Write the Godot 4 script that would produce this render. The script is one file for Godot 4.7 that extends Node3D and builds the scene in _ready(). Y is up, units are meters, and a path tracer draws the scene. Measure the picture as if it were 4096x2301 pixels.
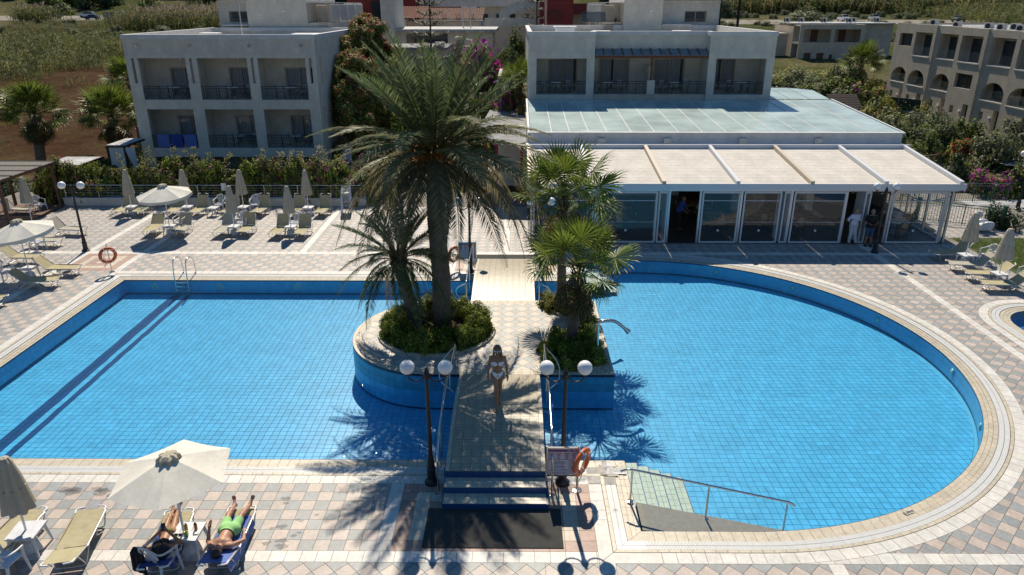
extends Node3D
# A hotel pool seen from above: deck, two-lobed pool with a planted island and bridges, a glazed restaurant, hotel blocks, gardens, fields and reeds behind.
# y is up, metres. The deck is y = 0, the camera stands over x = 0, z = 0 and looks along -z.

class MB:
	# collects triangles; every face is wound to agree with the normal it is given
	var v := PackedVector3Array()
	var n := PackedVector3Array()
	var c := PackedColorArray()
	var col := Color(1, 1, 1)
	func tri(a: Vector3, b: Vector3, d: Vector3, na: Vector3, nb: Vector3, nd: Vector3):
		if (b - a).cross(d - a).dot(na + nb + nd) > 0.0:
			v.append(a); v.append(d); v.append(b); n.append(na); n.append(nd); n.append(nb)
		else:
			v.append(a); v.append(b); v.append(d); n.append(na); n.append(nb); n.append(nd)
		c.append(col); c.append(col); c.append(col)
	func flat(a: Vector3, b: Vector3, d: Vector3, up: Vector3 = Vector3.UP):
		var m := (b - a).cross(d - a).normalized()
		if m.dot(up) < 0.0:
			m = -m
		tri(a, b, d, m, m, m)
	func quad(a: Vector3, b: Vector3, d: Vector3, e: Vector3, up: Vector3 = Vector3.UP):
		var m := (d - a).cross(e - b).normalized()
		if m.dot(up) < 0.0:
			m = -m
		tri(a, b, d, m, m, m)
		tri(a, d, e, m, m, m)
	func box(p: Vector3, s: Vector3, bs: Basis = Basis()):
		var x := bs.x * s.x * 0.5
		var y := bs.y * s.y * 0.5
		var z := bs.z * s.z * 0.5
		quad(p - x - y + z, p + x - y + z, p + x + y + z, p - x + y + z, z)
		quad(p - x - y - z, p + x - y - z, p + x + y - z, p - x + y - z, -z)
		quad(p + x - y - z, p + x - y + z, p + x + y + z, p + x + y - z, x)
		quad(p - x - y - z, p - x - y + z, p - x + y + z, p - x + y - z, -x)
		quad(p - x + y - z, p + x + y - z, p + x + y + z, p - x + y + z, y)
		quad(p - x - y - z, p + x - y - z, p + x - y + z, p - x - y + z, -y)
	func span(a: Vector3, b: Vector3):
		box((a + b) * 0.5, (b - a).abs())
	func bar(a: Vector3, b: Vector3, w: float, h: float, up: Vector3 = Vector3.UP):
		var z := (b - a).normalized()
		var x := up.cross(z)
		if x.length() < 0.01:
			x = Vector3.RIGHT
		x = x.normalized()
		box((a + b) * 0.5, Vector3(w, h, a.distance_to(b)), Basis(x, z.cross(x), z))
	func tube(pts: Array, r, sides := 8, cap := true, squash := 1.0):
		var k := pts.size()
		var rings := []
		var nors := []
		var side := Vector3.ZERO
		for i in k:
			var t: Vector3 = (pts[mini(i + 1, k - 1)] - pts[maxi(i - 1, 0)]).normalized()
			if i == 0:
				side = t.cross(Vector3.UP if absf(t.y) < 0.9 else Vector3.RIGHT).normalized()
			else:
				side = (side - t * side.dot(t)).normalized()
			var o := t.cross(side)
			var rr: float = r[i] if r is Array else r
			var ring := PackedVector3Array()
			var nor := PackedVector3Array()
			for s in sides:
				var a := TAU * s / sides
				var d := side * cos(a) + o * sin(a) * squash
				ring.append(pts[i] + d * rr)
				nor.append(d.normalized())
			rings.append(ring)
			nors.append(nor)
		for i in k - 1:
			for s in sides:
				var q := (s + 1) % sides
				tri(rings[i][s], rings[i][q], rings[i + 1][q], nors[i][s], nors[i][q], nors[i + 1][q])
				tri(rings[i][s], rings[i + 1][q], rings[i + 1][s], nors[i][s], nors[i + 1][q], nors[i + 1][s])
		if cap:
			var e0: Vector3 = (pts[0] - pts[1]).normalized()
			var e1: Vector3 = (pts[k - 1] - pts[k - 2]).normalized()
			for s in range(1, sides - 1):
				tri(rings[0][0], rings[0][s], rings[0][s + 1], e0, e0, e0)
				tri(rings[k - 1][0], rings[k - 1][s], rings[k - 1][s + 1], e1, e1, e1)
	func lathe(prof: Array, sides := 16, o := Vector3.ZERO, pleat := 0.0, pleats := 8):
		# prof: Vector2(radius, height) from bottom to top
		for i in prof.size() - 1:
			var p: Vector2 = prof[i]
			var q: Vector2 = prof[i + 1]
			var sl := Vector2(q.y - p.y, p.x - q.x).normalized()
			for s in sides:
				var a0 := TAU * s / sides
				var a1 := TAU * (s + 1) / sides
				var f0 := 1.0 + pleat * cos(a0 * pleats)
				var f1 := 1.0 + pleat * cos(a1 * pleats)
				var d0 := Vector3(cos(a0), 0, sin(a0))
				var d1 := Vector3(cos(a1), 0, sin(a1))
				var n0 := (d0 * sl.x + Vector3.UP * sl.y).normalized()
				var n1 := (d1 * sl.x + Vector3.UP * sl.y).normalized()
				if pleat > 0.0:
					n0 = (n0 + Vector3(-sin(a0), 0, cos(a0)) * sin(a0 * pleats) * 0.7).normalized()
					n1 = (n1 + Vector3(-sin(a1), 0, cos(a1)) * sin(a1 * pleats) * 0.7).normalized()
				var A := o + d0 * p.x * f0 + Vector3.UP * p.y
				var B := o + d1 * p.x * f1 + Vector3.UP * p.y
				var C := o + d1 * q.x * f1 + Vector3.UP * q.y
				var D := o + d0 * q.x * f0 + Vector3.UP * q.y
				if p.x > 0.0005:
					tri(A, B, C, n0, n1, n1)
				if q.x > 0.0005:
					tri(A, C, D, n0, n1, n0)
	func ball(o: Vector3, r: float, rings := 10, sides := 16, sq := Vector3.ONE):
		for i in rings:
			for s in sides:
				var P := []
				for k in [[i, s], [i, s + 1], [i + 1, s + 1], [i + 1, s]]:
					var t: float = PI * k[0] / rings
					var a: float = TAU * k[1] / sides
					P.append(Vector3(sin(t) * cos(a), cos(t), sin(t) * sin(a)))
				if i > 0:
					tri(o + P[0] * r * sq, o + P[1] * r * sq, o + P[2] * r * sq, P[0], P[1], P[2])
				if i < rings - 1:
					tri(o + P[0] * r * sq, o + P[2] * r * sq, o + P[3] * r * sq, P[0], P[2], P[3])
	func prism(poly: PackedVector2Array, y0: float, y1: float, bottom := false):
		# poly holds (x, z)
		var t := Geometry2D.triangulate_polygon(poly)
		for i in range(0, t.size(), 3):
			var a := poly[t[i]]
			var b := poly[t[i + 1]]
			var d := poly[t[i + 2]]
			tri(Vector3(a.x, y1, a.y), Vector3(b.x, y1, b.y), Vector3(d.x, y1, d.y), Vector3.UP, Vector3.UP, Vector3.UP)
			if bottom:
				tri(Vector3(a.x, y0, a.y), Vector3(b.x, y0, b.y), Vector3(d.x, y0, d.y), Vector3.DOWN, Vector3.DOWN, Vector3.DOWN)
		if y1 > y0:
			skirt(poly, y0, y1, true)
	func skirt(poly: PackedVector2Array, y0: float, y1: float, closed := true):
		var cw := 1.0 if Geometry2D.is_polygon_clockwise(poly) else -1.0
		for i in poly.size() - (0 if closed else 1):
			var a := poly[i]
			var b := poly[(i + 1) % poly.size()]
			var m := Vector3(-(b.y - a.y), 0, b.x - a.x).normalized() * cw
			quad(Vector3(a.x, y0, a.y), Vector3(b.x, y0, b.y), Vector3(b.x, y1, b.y), Vector3(a.x, y1, a.y), m)
	func mesh() -> ArrayMesh:
		var a := []
		a.resize(Mesh.ARRAY_MAX)
		a[Mesh.ARRAY_VERTEX] = v
		a[Mesh.ARRAY_NORMAL] = n
		a[Mesh.ARRAY_COLOR] = c
		var m := ArrayMesh.new()
		m.add_surface_from_arrays(Mesh.PRIMITIVE_TRIANGLES, a)
		return m

var M := {}
var rng := RandomNumberGenerator.new()
var tex := {}
var used := {}

func rnd(a: float, b: float) -> float:
	return rng.randf_range(a, b)

func V(x: float, y: float, z: float) -> Vector3:
	return Vector3(x, y, z)

func L(r: float, g: float, b: float) -> Color:
	return Color(r, g, b).linear_to_srgb()

func mottle(key: String, lo: float, f1: float, f2: float, w: float, sd: int) -> ImageTexture:
	# a seamless grey texture of fine grain over broad patches
	if tex.has(key):
		return tex[key]
	var a := FastNoiseLite.new()
	a.seed = sd; a.frequency = f1; a.fractal_octaves = 3
	var b := FastNoiseLite.new()
	b.seed = sd + 7; b.frequency = f2; b.fractal_octaves = 4
	var ia := a.get_seamless_image(256, 256)
	var ib := b.get_seamless_image(256, 256)
	var im := Image.create(256, 256, false, Image.FORMAT_RGB8)
	for y in 256:
		for x in 256:
			var k: float = lo + (1.0 - lo) * (ia.get_pixel(x, y).r * w + ib.get_pixel(x, y).r * (1.0 - w))
			im.set_pixel(x, y, Color(k, k, k))
	tex[key] = ImageTexture.create_from_image(im)
	return tex[key]

func mk(key: String, r: float, g: float, b: float, rough := 0.8, opt := {}) -> StandardMaterial3D:
	if M.has(key):
		return M[key]
	var m := StandardMaterial3D.new()
	m.resource_name = key
	m.albedo_color = L(r, g, b)
	m.roughness = rough
	m.metallic = opt.get("metal", 0.0)
	m.vertex_color_use_as_albedo = opt.get("vc", true)
	if opt.has("tex"):
		m.albedo_texture = opt.tex
		m.uv1_triplanar = true
		m.uv1_world_triplanar = true
		var s: float = opt.get("scale", 0.5)
		m.uv1_scale = Vector3(s, s, s)
	if opt.has("bump"):
		m.heightmap_enabled = true
		m.heightmap_texture = opt.get("bumptex", opt.get("tex"))
		m.heightmap_scale = opt.bump
		m.uv1_triplanar = true
		m.uv1_world_triplanar = true
		var s2: float = opt.get("scale", 0.5)
		m.uv1_scale = Vector3(s2, s2, s2)
	if opt.has("back"):
		m.backlight_enabled = true
		m.backlight = Color(opt.back, opt.back, opt.back)
	if opt.has("alpha"):
		m.transparency = BaseMaterial3D.TRANSPARENCY_ALPHA
		m.albedo_color.a = opt.alpha
	if opt.has("spec"):
		m.metallic_specular = opt.spec
	if opt.has("rim"):
		m.rim_enabled = true
		m.rim = opt.rim
	M[key] = m
	return m

func node(called: String, mesh: Mesh, m: Material, parent: Node = self) -> MeshInstance3D:
	var o := MeshInstance3D.new()
	o.name = called
	o.mesh = mesh
	o.material_override = m
	parent.add_child(o, true)
	return o

func put(called: String, b: MB, m: Material, parent: Node = self) -> MeshInstance3D:
	return node(called, b.mesh(), m, parent)

func tag(o: Node, label: String, category: String, group := "", kind := "") -> Node:
	if label: o.set_meta("label", label)
	if category: o.set_meta("category", category)
	if group: o.set_meta("group", group)
	if kind: o.set_meta("kind", kind)
	return o

func thing(called: String, label: String, category: String, at := Vector3.ZERO, turn := 0.0, group := "") -> Node3D:
	var o := Node3D.new()
	o.name = called
	add_child(o, true)
	o.position = at
	o.rotation.y = turn
	return tag(o, label, category, group)

func copy(src: Node3D, label: String, at: Vector3, turn := 0.0, sc := Vector3.ONE) -> Node3D:
	var o := src.duplicate() as Node3D
	o.name = String(src.name).rstrip("0123456789").trim_suffix("_")
	add_child(o, true)
	o.position = at
	o.rotation.y = turn
	o.scale = sc
	o.set_meta("label", label)
	return o

func structure(o: Node) -> Node:
	o.set_meta("kind", "structure")
	return o

func stuff(o: Node) -> Node:
	o.set_meta("kind", "stuff")
	return o

func one(f: Callable) -> MB:
	var b := MB.new()
	f.call(b)
	return b

func boxes(list: Array) -> MB:
	# [[corner, corner], ...]
	var b := MB.new()
	for e in list:
		b.span(e[0], e[1])
	return b

func tubes(list: Array, r: float, sides := 8) -> MB:
	var b := MB.new()
	for e in list:
		b.tube(e, r, sides)
	return b

func rounded(pts: Array, r: float, k := 4) -> Array:
	# a polyline with its corners rounded
	var out := [pts[0]]
	for i in range(1, pts.size() - 1):
		var p: Vector3 = pts[i]
		var a: Vector3 = p + (pts[i - 1] - p).normalized() * minf(r, p.distance_to(pts[i - 1]) * 0.45)
		var b: Vector3 = p + (pts[i + 1] - p).normalized() * minf(r, p.distance_to(pts[i + 1]) * 0.45)
		for j in k + 1:
			var t := float(j) / k
			out.append(a.lerp(p, t).lerp(p.lerp(b, t), t))
	out.append(pts[-1])
	return out

const CAM := Vector3(0, 10.5, 0)
const ZC := -21.15     # the pool's axis of symmetry
const PT := 0.319      # deck tile

func _ready():
	rng.seed = 20240
	var cam := Camera3D.new()
	cam.name = "camera"
	cam.position = CAM
	cam.rotation_degrees = Vector3(-21.6, 0.355, 0)
	cam.fov = 43.8
	cam.near = 0.1
	cam.far = 2500.0
	add_child(cam)
	var env := Environment.new()
	env.background_mode = Environment.BG_SKY
	var sm := ProceduralSkyMaterial.new()
	sm.sky_top_color = Color(0.25, 0.45, 0.66)
	sm.sky_horizon_color = Color(0.70, 0.78, 0.82)
	sm.sky_curve = 0.12
	sm.ground_bottom_color = Color(0.30, 0.29, 0.26)
	sm.ground_horizon_color = Color(0.50, 0.52, 0.52)
	sm.sun_angle_max = 12.0
	var sky := Sky.new()
	sky.sky_material = sm
	env.sky = sky
	env.background_energy_multiplier = 0.66
	env.tonemap_mode = Environment.TONE_MAPPER_LINEAR
	env.tonemap_exposure = 1.22
	env.sdfgi_enabled = true
	env.ssao_enabled = true
	env.ssil_enabled = true
	var we := WorldEnvironment.new()
	we.name = "world_environment"
	we.environment = env
	add_child(we)
	var sun := DirectionalLight3D.new()
	sun.name = "sun"
	sun.light_energy = 1.6
	sun.light_color = Color(1.0, 0.955, 0.88)
	sun.light_angular_distance = 0.5
	sun.shadow_enabled = true
	add_child(sun)
	sun.look_at_from_position(Vector3.ZERO, Vector3(0.105, -1.0, 0.91), Vector3.UP)
	materials()
	ground()
	deck()
	pool()
	island()
	bridges()
	hotel_left()
	hotel_right()
	restaurant()
	far_buildings()
	gardens()
	palms()
	furniture()
	fittings()
	people()
	vehicles()

func materials():
	var fine := mottle("fine", 0.80, 0.06, 0.012, 0.5, 3)
	var rough := mottle("rough", 0.55, 0.05, 0.010, 0.5, 11)
	var soft := mottle("soft", 0.83, 0.05, 0.008, 0.4, 23)
	mk("tile", 1, 1, 1, 0.55, {"tex": fine, "scale": 0.55})
	mk("grout", 0.30, 0.27, 0.23, 0.9, {"tex": rough, "scale": 0.4})
	mk("cope", 1, 1, 1, 0.45, {"tex": fine, "scale": 0.7})
	mk("pooltile", 1, 1, 1, 0.3, {"tex": mottle("pool", 0.84, 0.035, 0.009, 0.62, 41), "scale": 0.35})
	mk("poolgrout", 0.05, 0.36, 0.60, 0.8)
	mk("navy", 0.010, 0.030, 0.10, 0.35)
	mk("navy_blue", 0.012, 0.055, 0.17, 0.3)
	mk("plaster", 0.71, 0.665, 0.575, 0.92, {"tex": soft, "scale": 0.35, "bump": 0.15})
	mk("plaster_white", 0.72, 0.69, 0.62, 0.92, {"tex": soft, "scale": 0.35})
	mk("cornice", 0.70, 0.69, 0.68, 0.8, {"tex": soft, "scale": 0.4})
	mk("sand", 0.62, 0.53, 0.42, 0.95, {"tex": soft, "scale": 0.3, "bump": 0.15})
	mk("redwall", 0.25, 0.035, 0.03, 0.85, {"tex": soft, "scale": 0.3})
	mk("rooftile", 0.42, 0.15, 0.09, 0.85, {"tex": rough, "scale": 0.5})
	mk("roofwhite", 0.62, 0.62, 0.62, 0.8, {"tex": rough, "scale": 0.2})
	mk("roof_screed", 0.80, 0.77, 0.70, 0.85, {"tex": soft, "scale": 0.25})
	mk("roofgrey", 0.40, 0.40, 0.41, 0.9, {"tex": rough, "scale": 0.3})
	mk("white", 0.80, 0.80, 0.80, 0.45)
	mk("plastic", 0.80, 0.80, 0.82, 0.35, {"tex": soft, "scale": 1.3})
	mk("alu", 0.62, 0.62, 0.63, 0.35, {"metal": 0.7})
	mk("steel", 0.62, 0.61, 0.59, 0.18, {"metal": 1.0})
	mk("alu_white", 0.66, 0.67, 0.69, 0.4)
	mk("black", 0.012, 0.012, 0.014, 0.45)
	mk("iron", 0.018, 0.03, 0.028, 0.5)
	mk("greeniron", 0.02, 0.10, 0.07, 0.5)
	mk("brown_alu", 0.38, 0.32, 0.25, 0.5)
	mk("wood", 0.22, 0.12, 0.07, 0.75, {"tex": rough, "scale": 1.0})
	mk("darkwood", 0.055, 0.03, 0.022, 0.75, {"tex": rough, "scale": 1.0})
	mk("orangewood", 0.26, 0.09, 0.035, 0.7, {"tex": rough, "scale": 1.0})
	mk("greywood", 0.36, 0.33, 0.29, 0.9, {"tex": rough, "scale": 2.0})
	mk("sling", 0.51, 0.45, 0.275, 0.9, {"tex": mottle("weave", 0.78, 0.12, 0.01, 0.5, 61), "scale": 1.5, "back": 0.25})
	mk("sling_pale", 0.50, 0.47, 0.38, 0.9, {"tex": tex.weave, "scale": 1.5, "back": 0.25})
	mk("canvas", 0.80, 0.765, 0.67, 0.95, {"tex": soft, "scale": 0.8, "back": 0.22})
	mk("canvas_tan", 0.57, 0.505, 0.385, 0.95, {"tex": soft, "scale": 1.2})
	mk("awning", 0.72, 0.67, 0.60, 0.9, {"tex": soft, "scale": 0.3, "back": 0.15})
	mk("globe", 0.82, 0.82, 0.82, 0.25)
	mk("glass", 0.20, 0.25, 0.28, 0.03, {"alpha": 0.16, "vc": false})
	mk("clear", 0.5, 0.6, 0.6, 0.02, {"alpha": 0.05, "vc": false})
	mk("darkglass", 0.03, 0.05, 0.06, 0.04, {"alpha": 0.45, "vc": false})
	mk("frosted", 0.64, 0.78, 0.76, 0.22, {"tex": mottle("smear", 0.72, 0.015, 0.006, 0.5, 77), "scale": 0.12})
	mk("curtain", 0.34, 0.36, 0.38, 0.95)
	mk("dark_pane", 0.03, 0.04, 0.05, 0.05)
	mk("curtain_white", 0.55, 0.57, 0.62, 0.95, {"back": 0.3})
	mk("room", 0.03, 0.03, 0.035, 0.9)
	mk("orange", 0.58, 0.12, 0.035, 0.5)
	mk("rope", 0.60, 0.56, 0.46, 0.95)
	mk("mat", 0.055, 0.055, 0.05, 0.95, {"tex": mottle("matt", 0.7, 0.15, 0.02, 0.6, 91), "scale": 0.8})
	mk("soil", 0.10, 0.065, 0.04, 0.98, {"tex": rough, "scale": 0.7, "bump": 2.0})
	mk("land", 1, 1, 1, 1.0, {"tex": rough, "scale": 0.16, "bump": 5.0, "spec": 0.1})
	mk("lawn", 0.09, 0.14, 0.03, 0.95, {"tex": rough, "scale": 0.5, "bump": 1.5})
	mk("asphalt", 0.30, 0.29, 0.28, 0.95, {"tex": rough, "scale": 0.2})
	mk("leaf", 1, 1, 1, 0.62, {"back": 0.85, "spec": 0.35})
	mk("frond", 1, 1, 1, 0.5, {"back": 0.85, "spec": 0.42})
	mk("bark", 0.27, 0.20, 0.15, 0.95, {"tex": rough, "scale": 1.6, "bump": 2.0})
	mk("paint", 1, 1, 1, 0.4)
	mk("tyre", 0.015, 0.015, 0.015, 0.8)
	mk("print_blue", 0.04, 0.08, 0.22, 0.6)
	mk("print_red", 0.30, 0.02, 0.09, 0.6)
	mk("print_orange", 0.45, 0.08, 0.03, 0.6)
	mk("board", 0.55, 0.55, 0.60, 0.5)
	mk("blue_towel", 0.035, 0.075, 0.36, 0.98, {"rim": 0.4, "tex": tex.weave, "scale": 2.0})
	mk("blue_towel_pale", 0.13, 0.21, 0.55, 0.98, {"rim": 0.4, "tex": tex.weave, "scale": 2.0})
	mk("black_cloth", 0.012, 0.012, 0.014, 0.95)
	var w := mk("water", 0.02, 0.22, 0.42, 0.03, {"alpha": 0.05, "vc": false, "scale": 0.35, "bump": 2.4, "bumptex": mottle("ripple", 0.0, 0.022, 0.06, 0.55, 5)})
	w.metallic_specular = 0.30

func screen(p: Vector3) -> Vector3:
	# where a point falls in the photograph, used only to rank which tiles show largest
	var q := (p - CAM).rotated(Vector3.UP, -deg_to_rad(0.355)).rotated(Vector3.RIGHT, deg_to_rad(21.6))
	var d := maxf(-q.z, 0.01)
	return Vector3(q.x / d / 0.716, q.y / d / 0.402, d)

func land_h(x: float, z: float) -> float:
	var d := -z
	var h := -1.3
	h += 0.45 * smoothstep(38.0, 44.0, d)
	h += 0.85 * smoothstep(24.0, 34.0, x) * smoothstep(20.0, 60.0, d)
	h += maxf(0.0, d - 55.0) * 0.041
	h += 0.10 * maxf(0.0, d - 255.0)
	return h

func ground():
	var xs := []
	var zs := []
	var k := 0.0
	while k < 1.0001:
		var s := (k - 0.5) * 2.0
		xs.append(s * 30.0 + signf(s) * pow(absf(s), 2.2) * 500.0)
		k += 1.0 / 130.0
	k = 0.0
	while k < 1.0001:
		zs.append(15.0 - k * 120.0 - pow(k, 2.5) * 560.0)
		k += 1.0 / 150.0
	var nz := FastNoiseLite.new()
	nz.seed = 9; nz.frequency = 0.02; nz.fractal_octaves = 4
	var v := PackedVector3Array()
	var c := PackedColorArray()
	var ix := PackedInt32Array()
	for j in zs.size():
		for i in xs.size():
			var x: float = xs[i]
			var z: float = zs[j]
			var a := nz.get_noise_2d(x, z)
			var f := nz.get_noise_2d(x * 6.0 + 90.0, z * 6.0)
			v.append(V(x, land_h(x, z) + (f * 0.18 + a * 0.35 if z < -52.0 else 0.0), z))
			var dry := Color(0.19, 0.165, 0.085)
			var green := Color(0.085, 0.105, 0.035)
			var earth := Color(0.088, 0.046, 0.024)
			var col := dry.lerp(green, clampf((0.45 if x < 15.0 else 0.75) + a * 1.6 + f * 0.8, 0, 1))
			if x < -22.0 and z < -50.0 and z > -128.0 and x > -82.0:
				var e := smoothstep(0.0, 12.0, 128.0 + z + a * 22.0) * smoothstep(0.0, 10.0, x + 80.0 + a * 30.0)
				col = col.lerp(earth.lerp(dry, clampf(0.04 + f * 0.6, 0, 0.45)), e)
			c.append(col)
	var w := xs.size()
	for j in zs.size() - 1:
		for i in w - 1:
			var a := j * w + i
			ix.append_array(PackedInt32Array([a, a + w, a + 1, a + 1, a + w, a + w + 1]))
	var st := SurfaceTool.new()
	st.begin(Mesh.PRIMITIVE_TRIANGLES)
	for i in range(0, ix.size(), 3):
		for q in [0, 2, 1]:
			st.set_color(c[ix[i + q]])
			st.add_vertex(v[ix[i + q]])
	st.index()
	st.generate_normals()
	structure(node("ground", st.commit(), M.land))

# ---- tiles -------------------------------------------------------------------------------------------------
func lay(parent: Node, list: Array, called: String, m: Material, most := 300, thick := 0.012):
	# list of [PackedVector2Array outline in x and z, colour, y]; the ones that show largest become parts of their own
	var rank := []
	for i in list.size():
		var p: PackedVector2Array = list[i][0]
		var mid := Vector2.ZERO
		for q in p:
			mid += q
		mid /= p.size()
		var s := screen(V(mid.x, list[i][2], mid.y))
		var seen := 1.0 if absf(s.x) < 0.98 and absf(s.y) < 0.98 else 0.02
		var ar := 0.0
		for k in p.size():
			var a := p[k]
			var b := p[(k + 1) % p.size()]
			ar += a.x * b.y - b.x * a.y
		rank.append([absf(ar) * seen / (s.z * s.z * s.z), i, mid])
	rank.sort_custom(func(a, b): return a[0] > b[0])
	var rest := MB.new()
	for k in rank.size():
		var e: Array = list[rank[k][1]]
		var p: PackedVector2Array = e[0]
		if k < most:
			var mid: Vector2 = rank[k][2]
			var q := PackedVector2Array()
			for u in p:
				q.append(u - mid)
			var b := MB.new()
			b.col = e[1]
			b.prism(q, -thick, 0.0)
			put(called, b, m, parent).position = V(mid.x, e[2], mid.y)
		else:
			rest.col = e[1]
			rest.prism(p, e[2] - thick, e[2])
	if rest.v.size():
		stuff(put(called + "_field", rest, m, parent))

func rect(x0: float, z0: float, x1: float, z1: float) -> PackedVector2Array:
	return PackedVector2Array([Vector2(x0, z0), Vector2(x1, z0), Vector2(x1, z1), Vector2(x0, z1)])

func shade(c: Color, k := 0.07) -> Color:
	var f := 1.0 + rnd(-k, k)
	return Color(c.r * f * (1.0 + rnd(-0.02, 0.02)), c.g * f, c.b * f * (1.0 + rnd(-0.02, 0.02)))

func inset(p: PackedVector2Array, g: float) -> PackedVector2Array:
	var r := Geometry2D.offset_polygon(p, -g)
	return r[0] if r.size() else PackedVector2Array()

const GREY := Color(0.33, 0.345, 0.345)
const PINK := Color(0.53, 0.445, 0.385)
const WHITE := Color(0.74, 0.71, 0.655)
const RED := Color(0.44, 0.285, 0.225)
const BEIGE := Color(0.62, 0.53, 0.42)
const COPE := Color(0.63, 0.555, 0.43)

func pool_edges() -> Array:
	# [start, end, outward normal, corner at start, corner at end]: 1 convex, -1 concave, 0 runs on into the arc
	var n := ZC + 6.2
	var f := ZC - 6.2
	var rn := ZC + 8.76
	var rf := ZC - 8.76
	return [
		[Vector2(-16.1, n), Vector2(2.7, n), Vector2(0, 1), 1, -1], [Vector2(2.7, n), Vector2(2.7, rn), Vector2(-1, 0), -1, 1],
		[Vector2(2.7, rn), Vector2(5.1, rn), Vector2(0, 1), 1, 0], [Vector2(5.1, rf), Vector2(2.7, rf), Vector2(0, -1), 0, 1],
		[Vector2(2.7, rf), Vector2(2.7, f), Vector2(-1, 0), 1, -1], [Vector2(2.7, f), Vector2(-16.1, f), Vector2(0, -1), -1, 1],
		[Vector2(-16.1, f), Vector2(-16.1, n), Vector2(-1, 0), 1, 1],
	]

func kid_edges() -> Array:
	return [[Vector2(17.65, -18.0), Vector2(17.65, -23.0), Vector2(-1, 0), 0, 0], [Vector2(19.05, -24.4), Vector2(29.0, -24.4), Vector2(0, -1), 0, 0]]

func pool_outline(grow := 0.0) -> PackedVector2Array:
	var p := PackedVector2Array()
	var n := ZC + 6.2 + grow
	var f := ZC - 6.2 - grow
	var r := 8.76 + grow
	p.append(Vector2(-16.1 - grow, n)); p.append(Vector2(2.7 - grow, n)); p.append(Vector2(2.7 - grow, ZC + r))
	for i in 65:
		var a := PI / 2 - PI * i / 64.0
		p.append(Vector2(5.1 + r * cos(a), ZC + r * sin(a)))
	p.append(Vector2(2.7 - grow, ZC - r)); p.append(Vector2(2.7 - grow, f)); p.append(Vector2(-16.1 - grow, f))
	return p

func kid_outline(grow := 0.0) -> PackedVector2Array:
	var p := PackedVector2Array([Vector2(29.0, -18.0), Vector2(17.65 - grow, -18.0)])
	for i in 13:
		var a := PI + PI / 2 * i / 12.0
		p.append(Vector2(19.05 + (1.4 + grow) * cos(a), -23.0 + (1.4 + grow) * sin(a)))
	p.append(Vector2(29.0, -24.4 - grow))
	return p

func strip(list: Array, e: Array, d0: float, d1: float, step: float, col: Color, y0: float, gap := 0.005, off := 0.0):
	# one row of tiles beside a straight pool edge, mitred at its corners
	var a: Vector2 = e[0]
	var t: Vector2 = (e[1] - e[0]).normalized()
	var ln: float = e[0].distance_to(e[1])
	var n: Vector2 = e[2]
	var cnt := maxi(1, roundi(ln / step))
	for i in cnt:
		var s0 := ln * i / cnt
		var s1 := ln * (i + 1) / cnt
		var p := [s0, s1, s1, s0]
		if i == 0:
			p[0] = -e[3] * d0; p[3] = -e[3] * d1
		if i == cnt - 1:
			p[1] = ln + e[4] * d0; p[2] = ln + e[4] * d1
		var q := PackedVector2Array([a + t * p[0] + n * d0, a + t * p[1] + n * d0, a + t * p[2] + n * d1, a + t * p[3] + n * d1])
		q = inset(q, gap)
		if q.size() > 2:
			list.append([q, shade(col, 0.05), y0])

func arc(list: Array, o: Vector2, r: float, a0: float, a1: float, d0: float, d1: float, step: float, col: Color, y0: float, gap := 0.005):
	var cnt := roundi(absf(a1 - a0) * (r + d0) / step)
	for i in cnt:
		var b0 := lerpf(a0, a1, float(i) / cnt)
		var b1 := lerpf(a0, a1, float(i + 1) / cnt)
		var u := Vector2.from_angle(b0)
		var w := Vector2.from_angle(b1)
		var q := inset(PackedVector2Array([o + u * (r + d0), o + w * (r + d0), o + w * (r + d1), o + u * (r + d1)]), gap)
		if q.size() > 2:
			list.append([q, shade(col, 0.05), y0])

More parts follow.
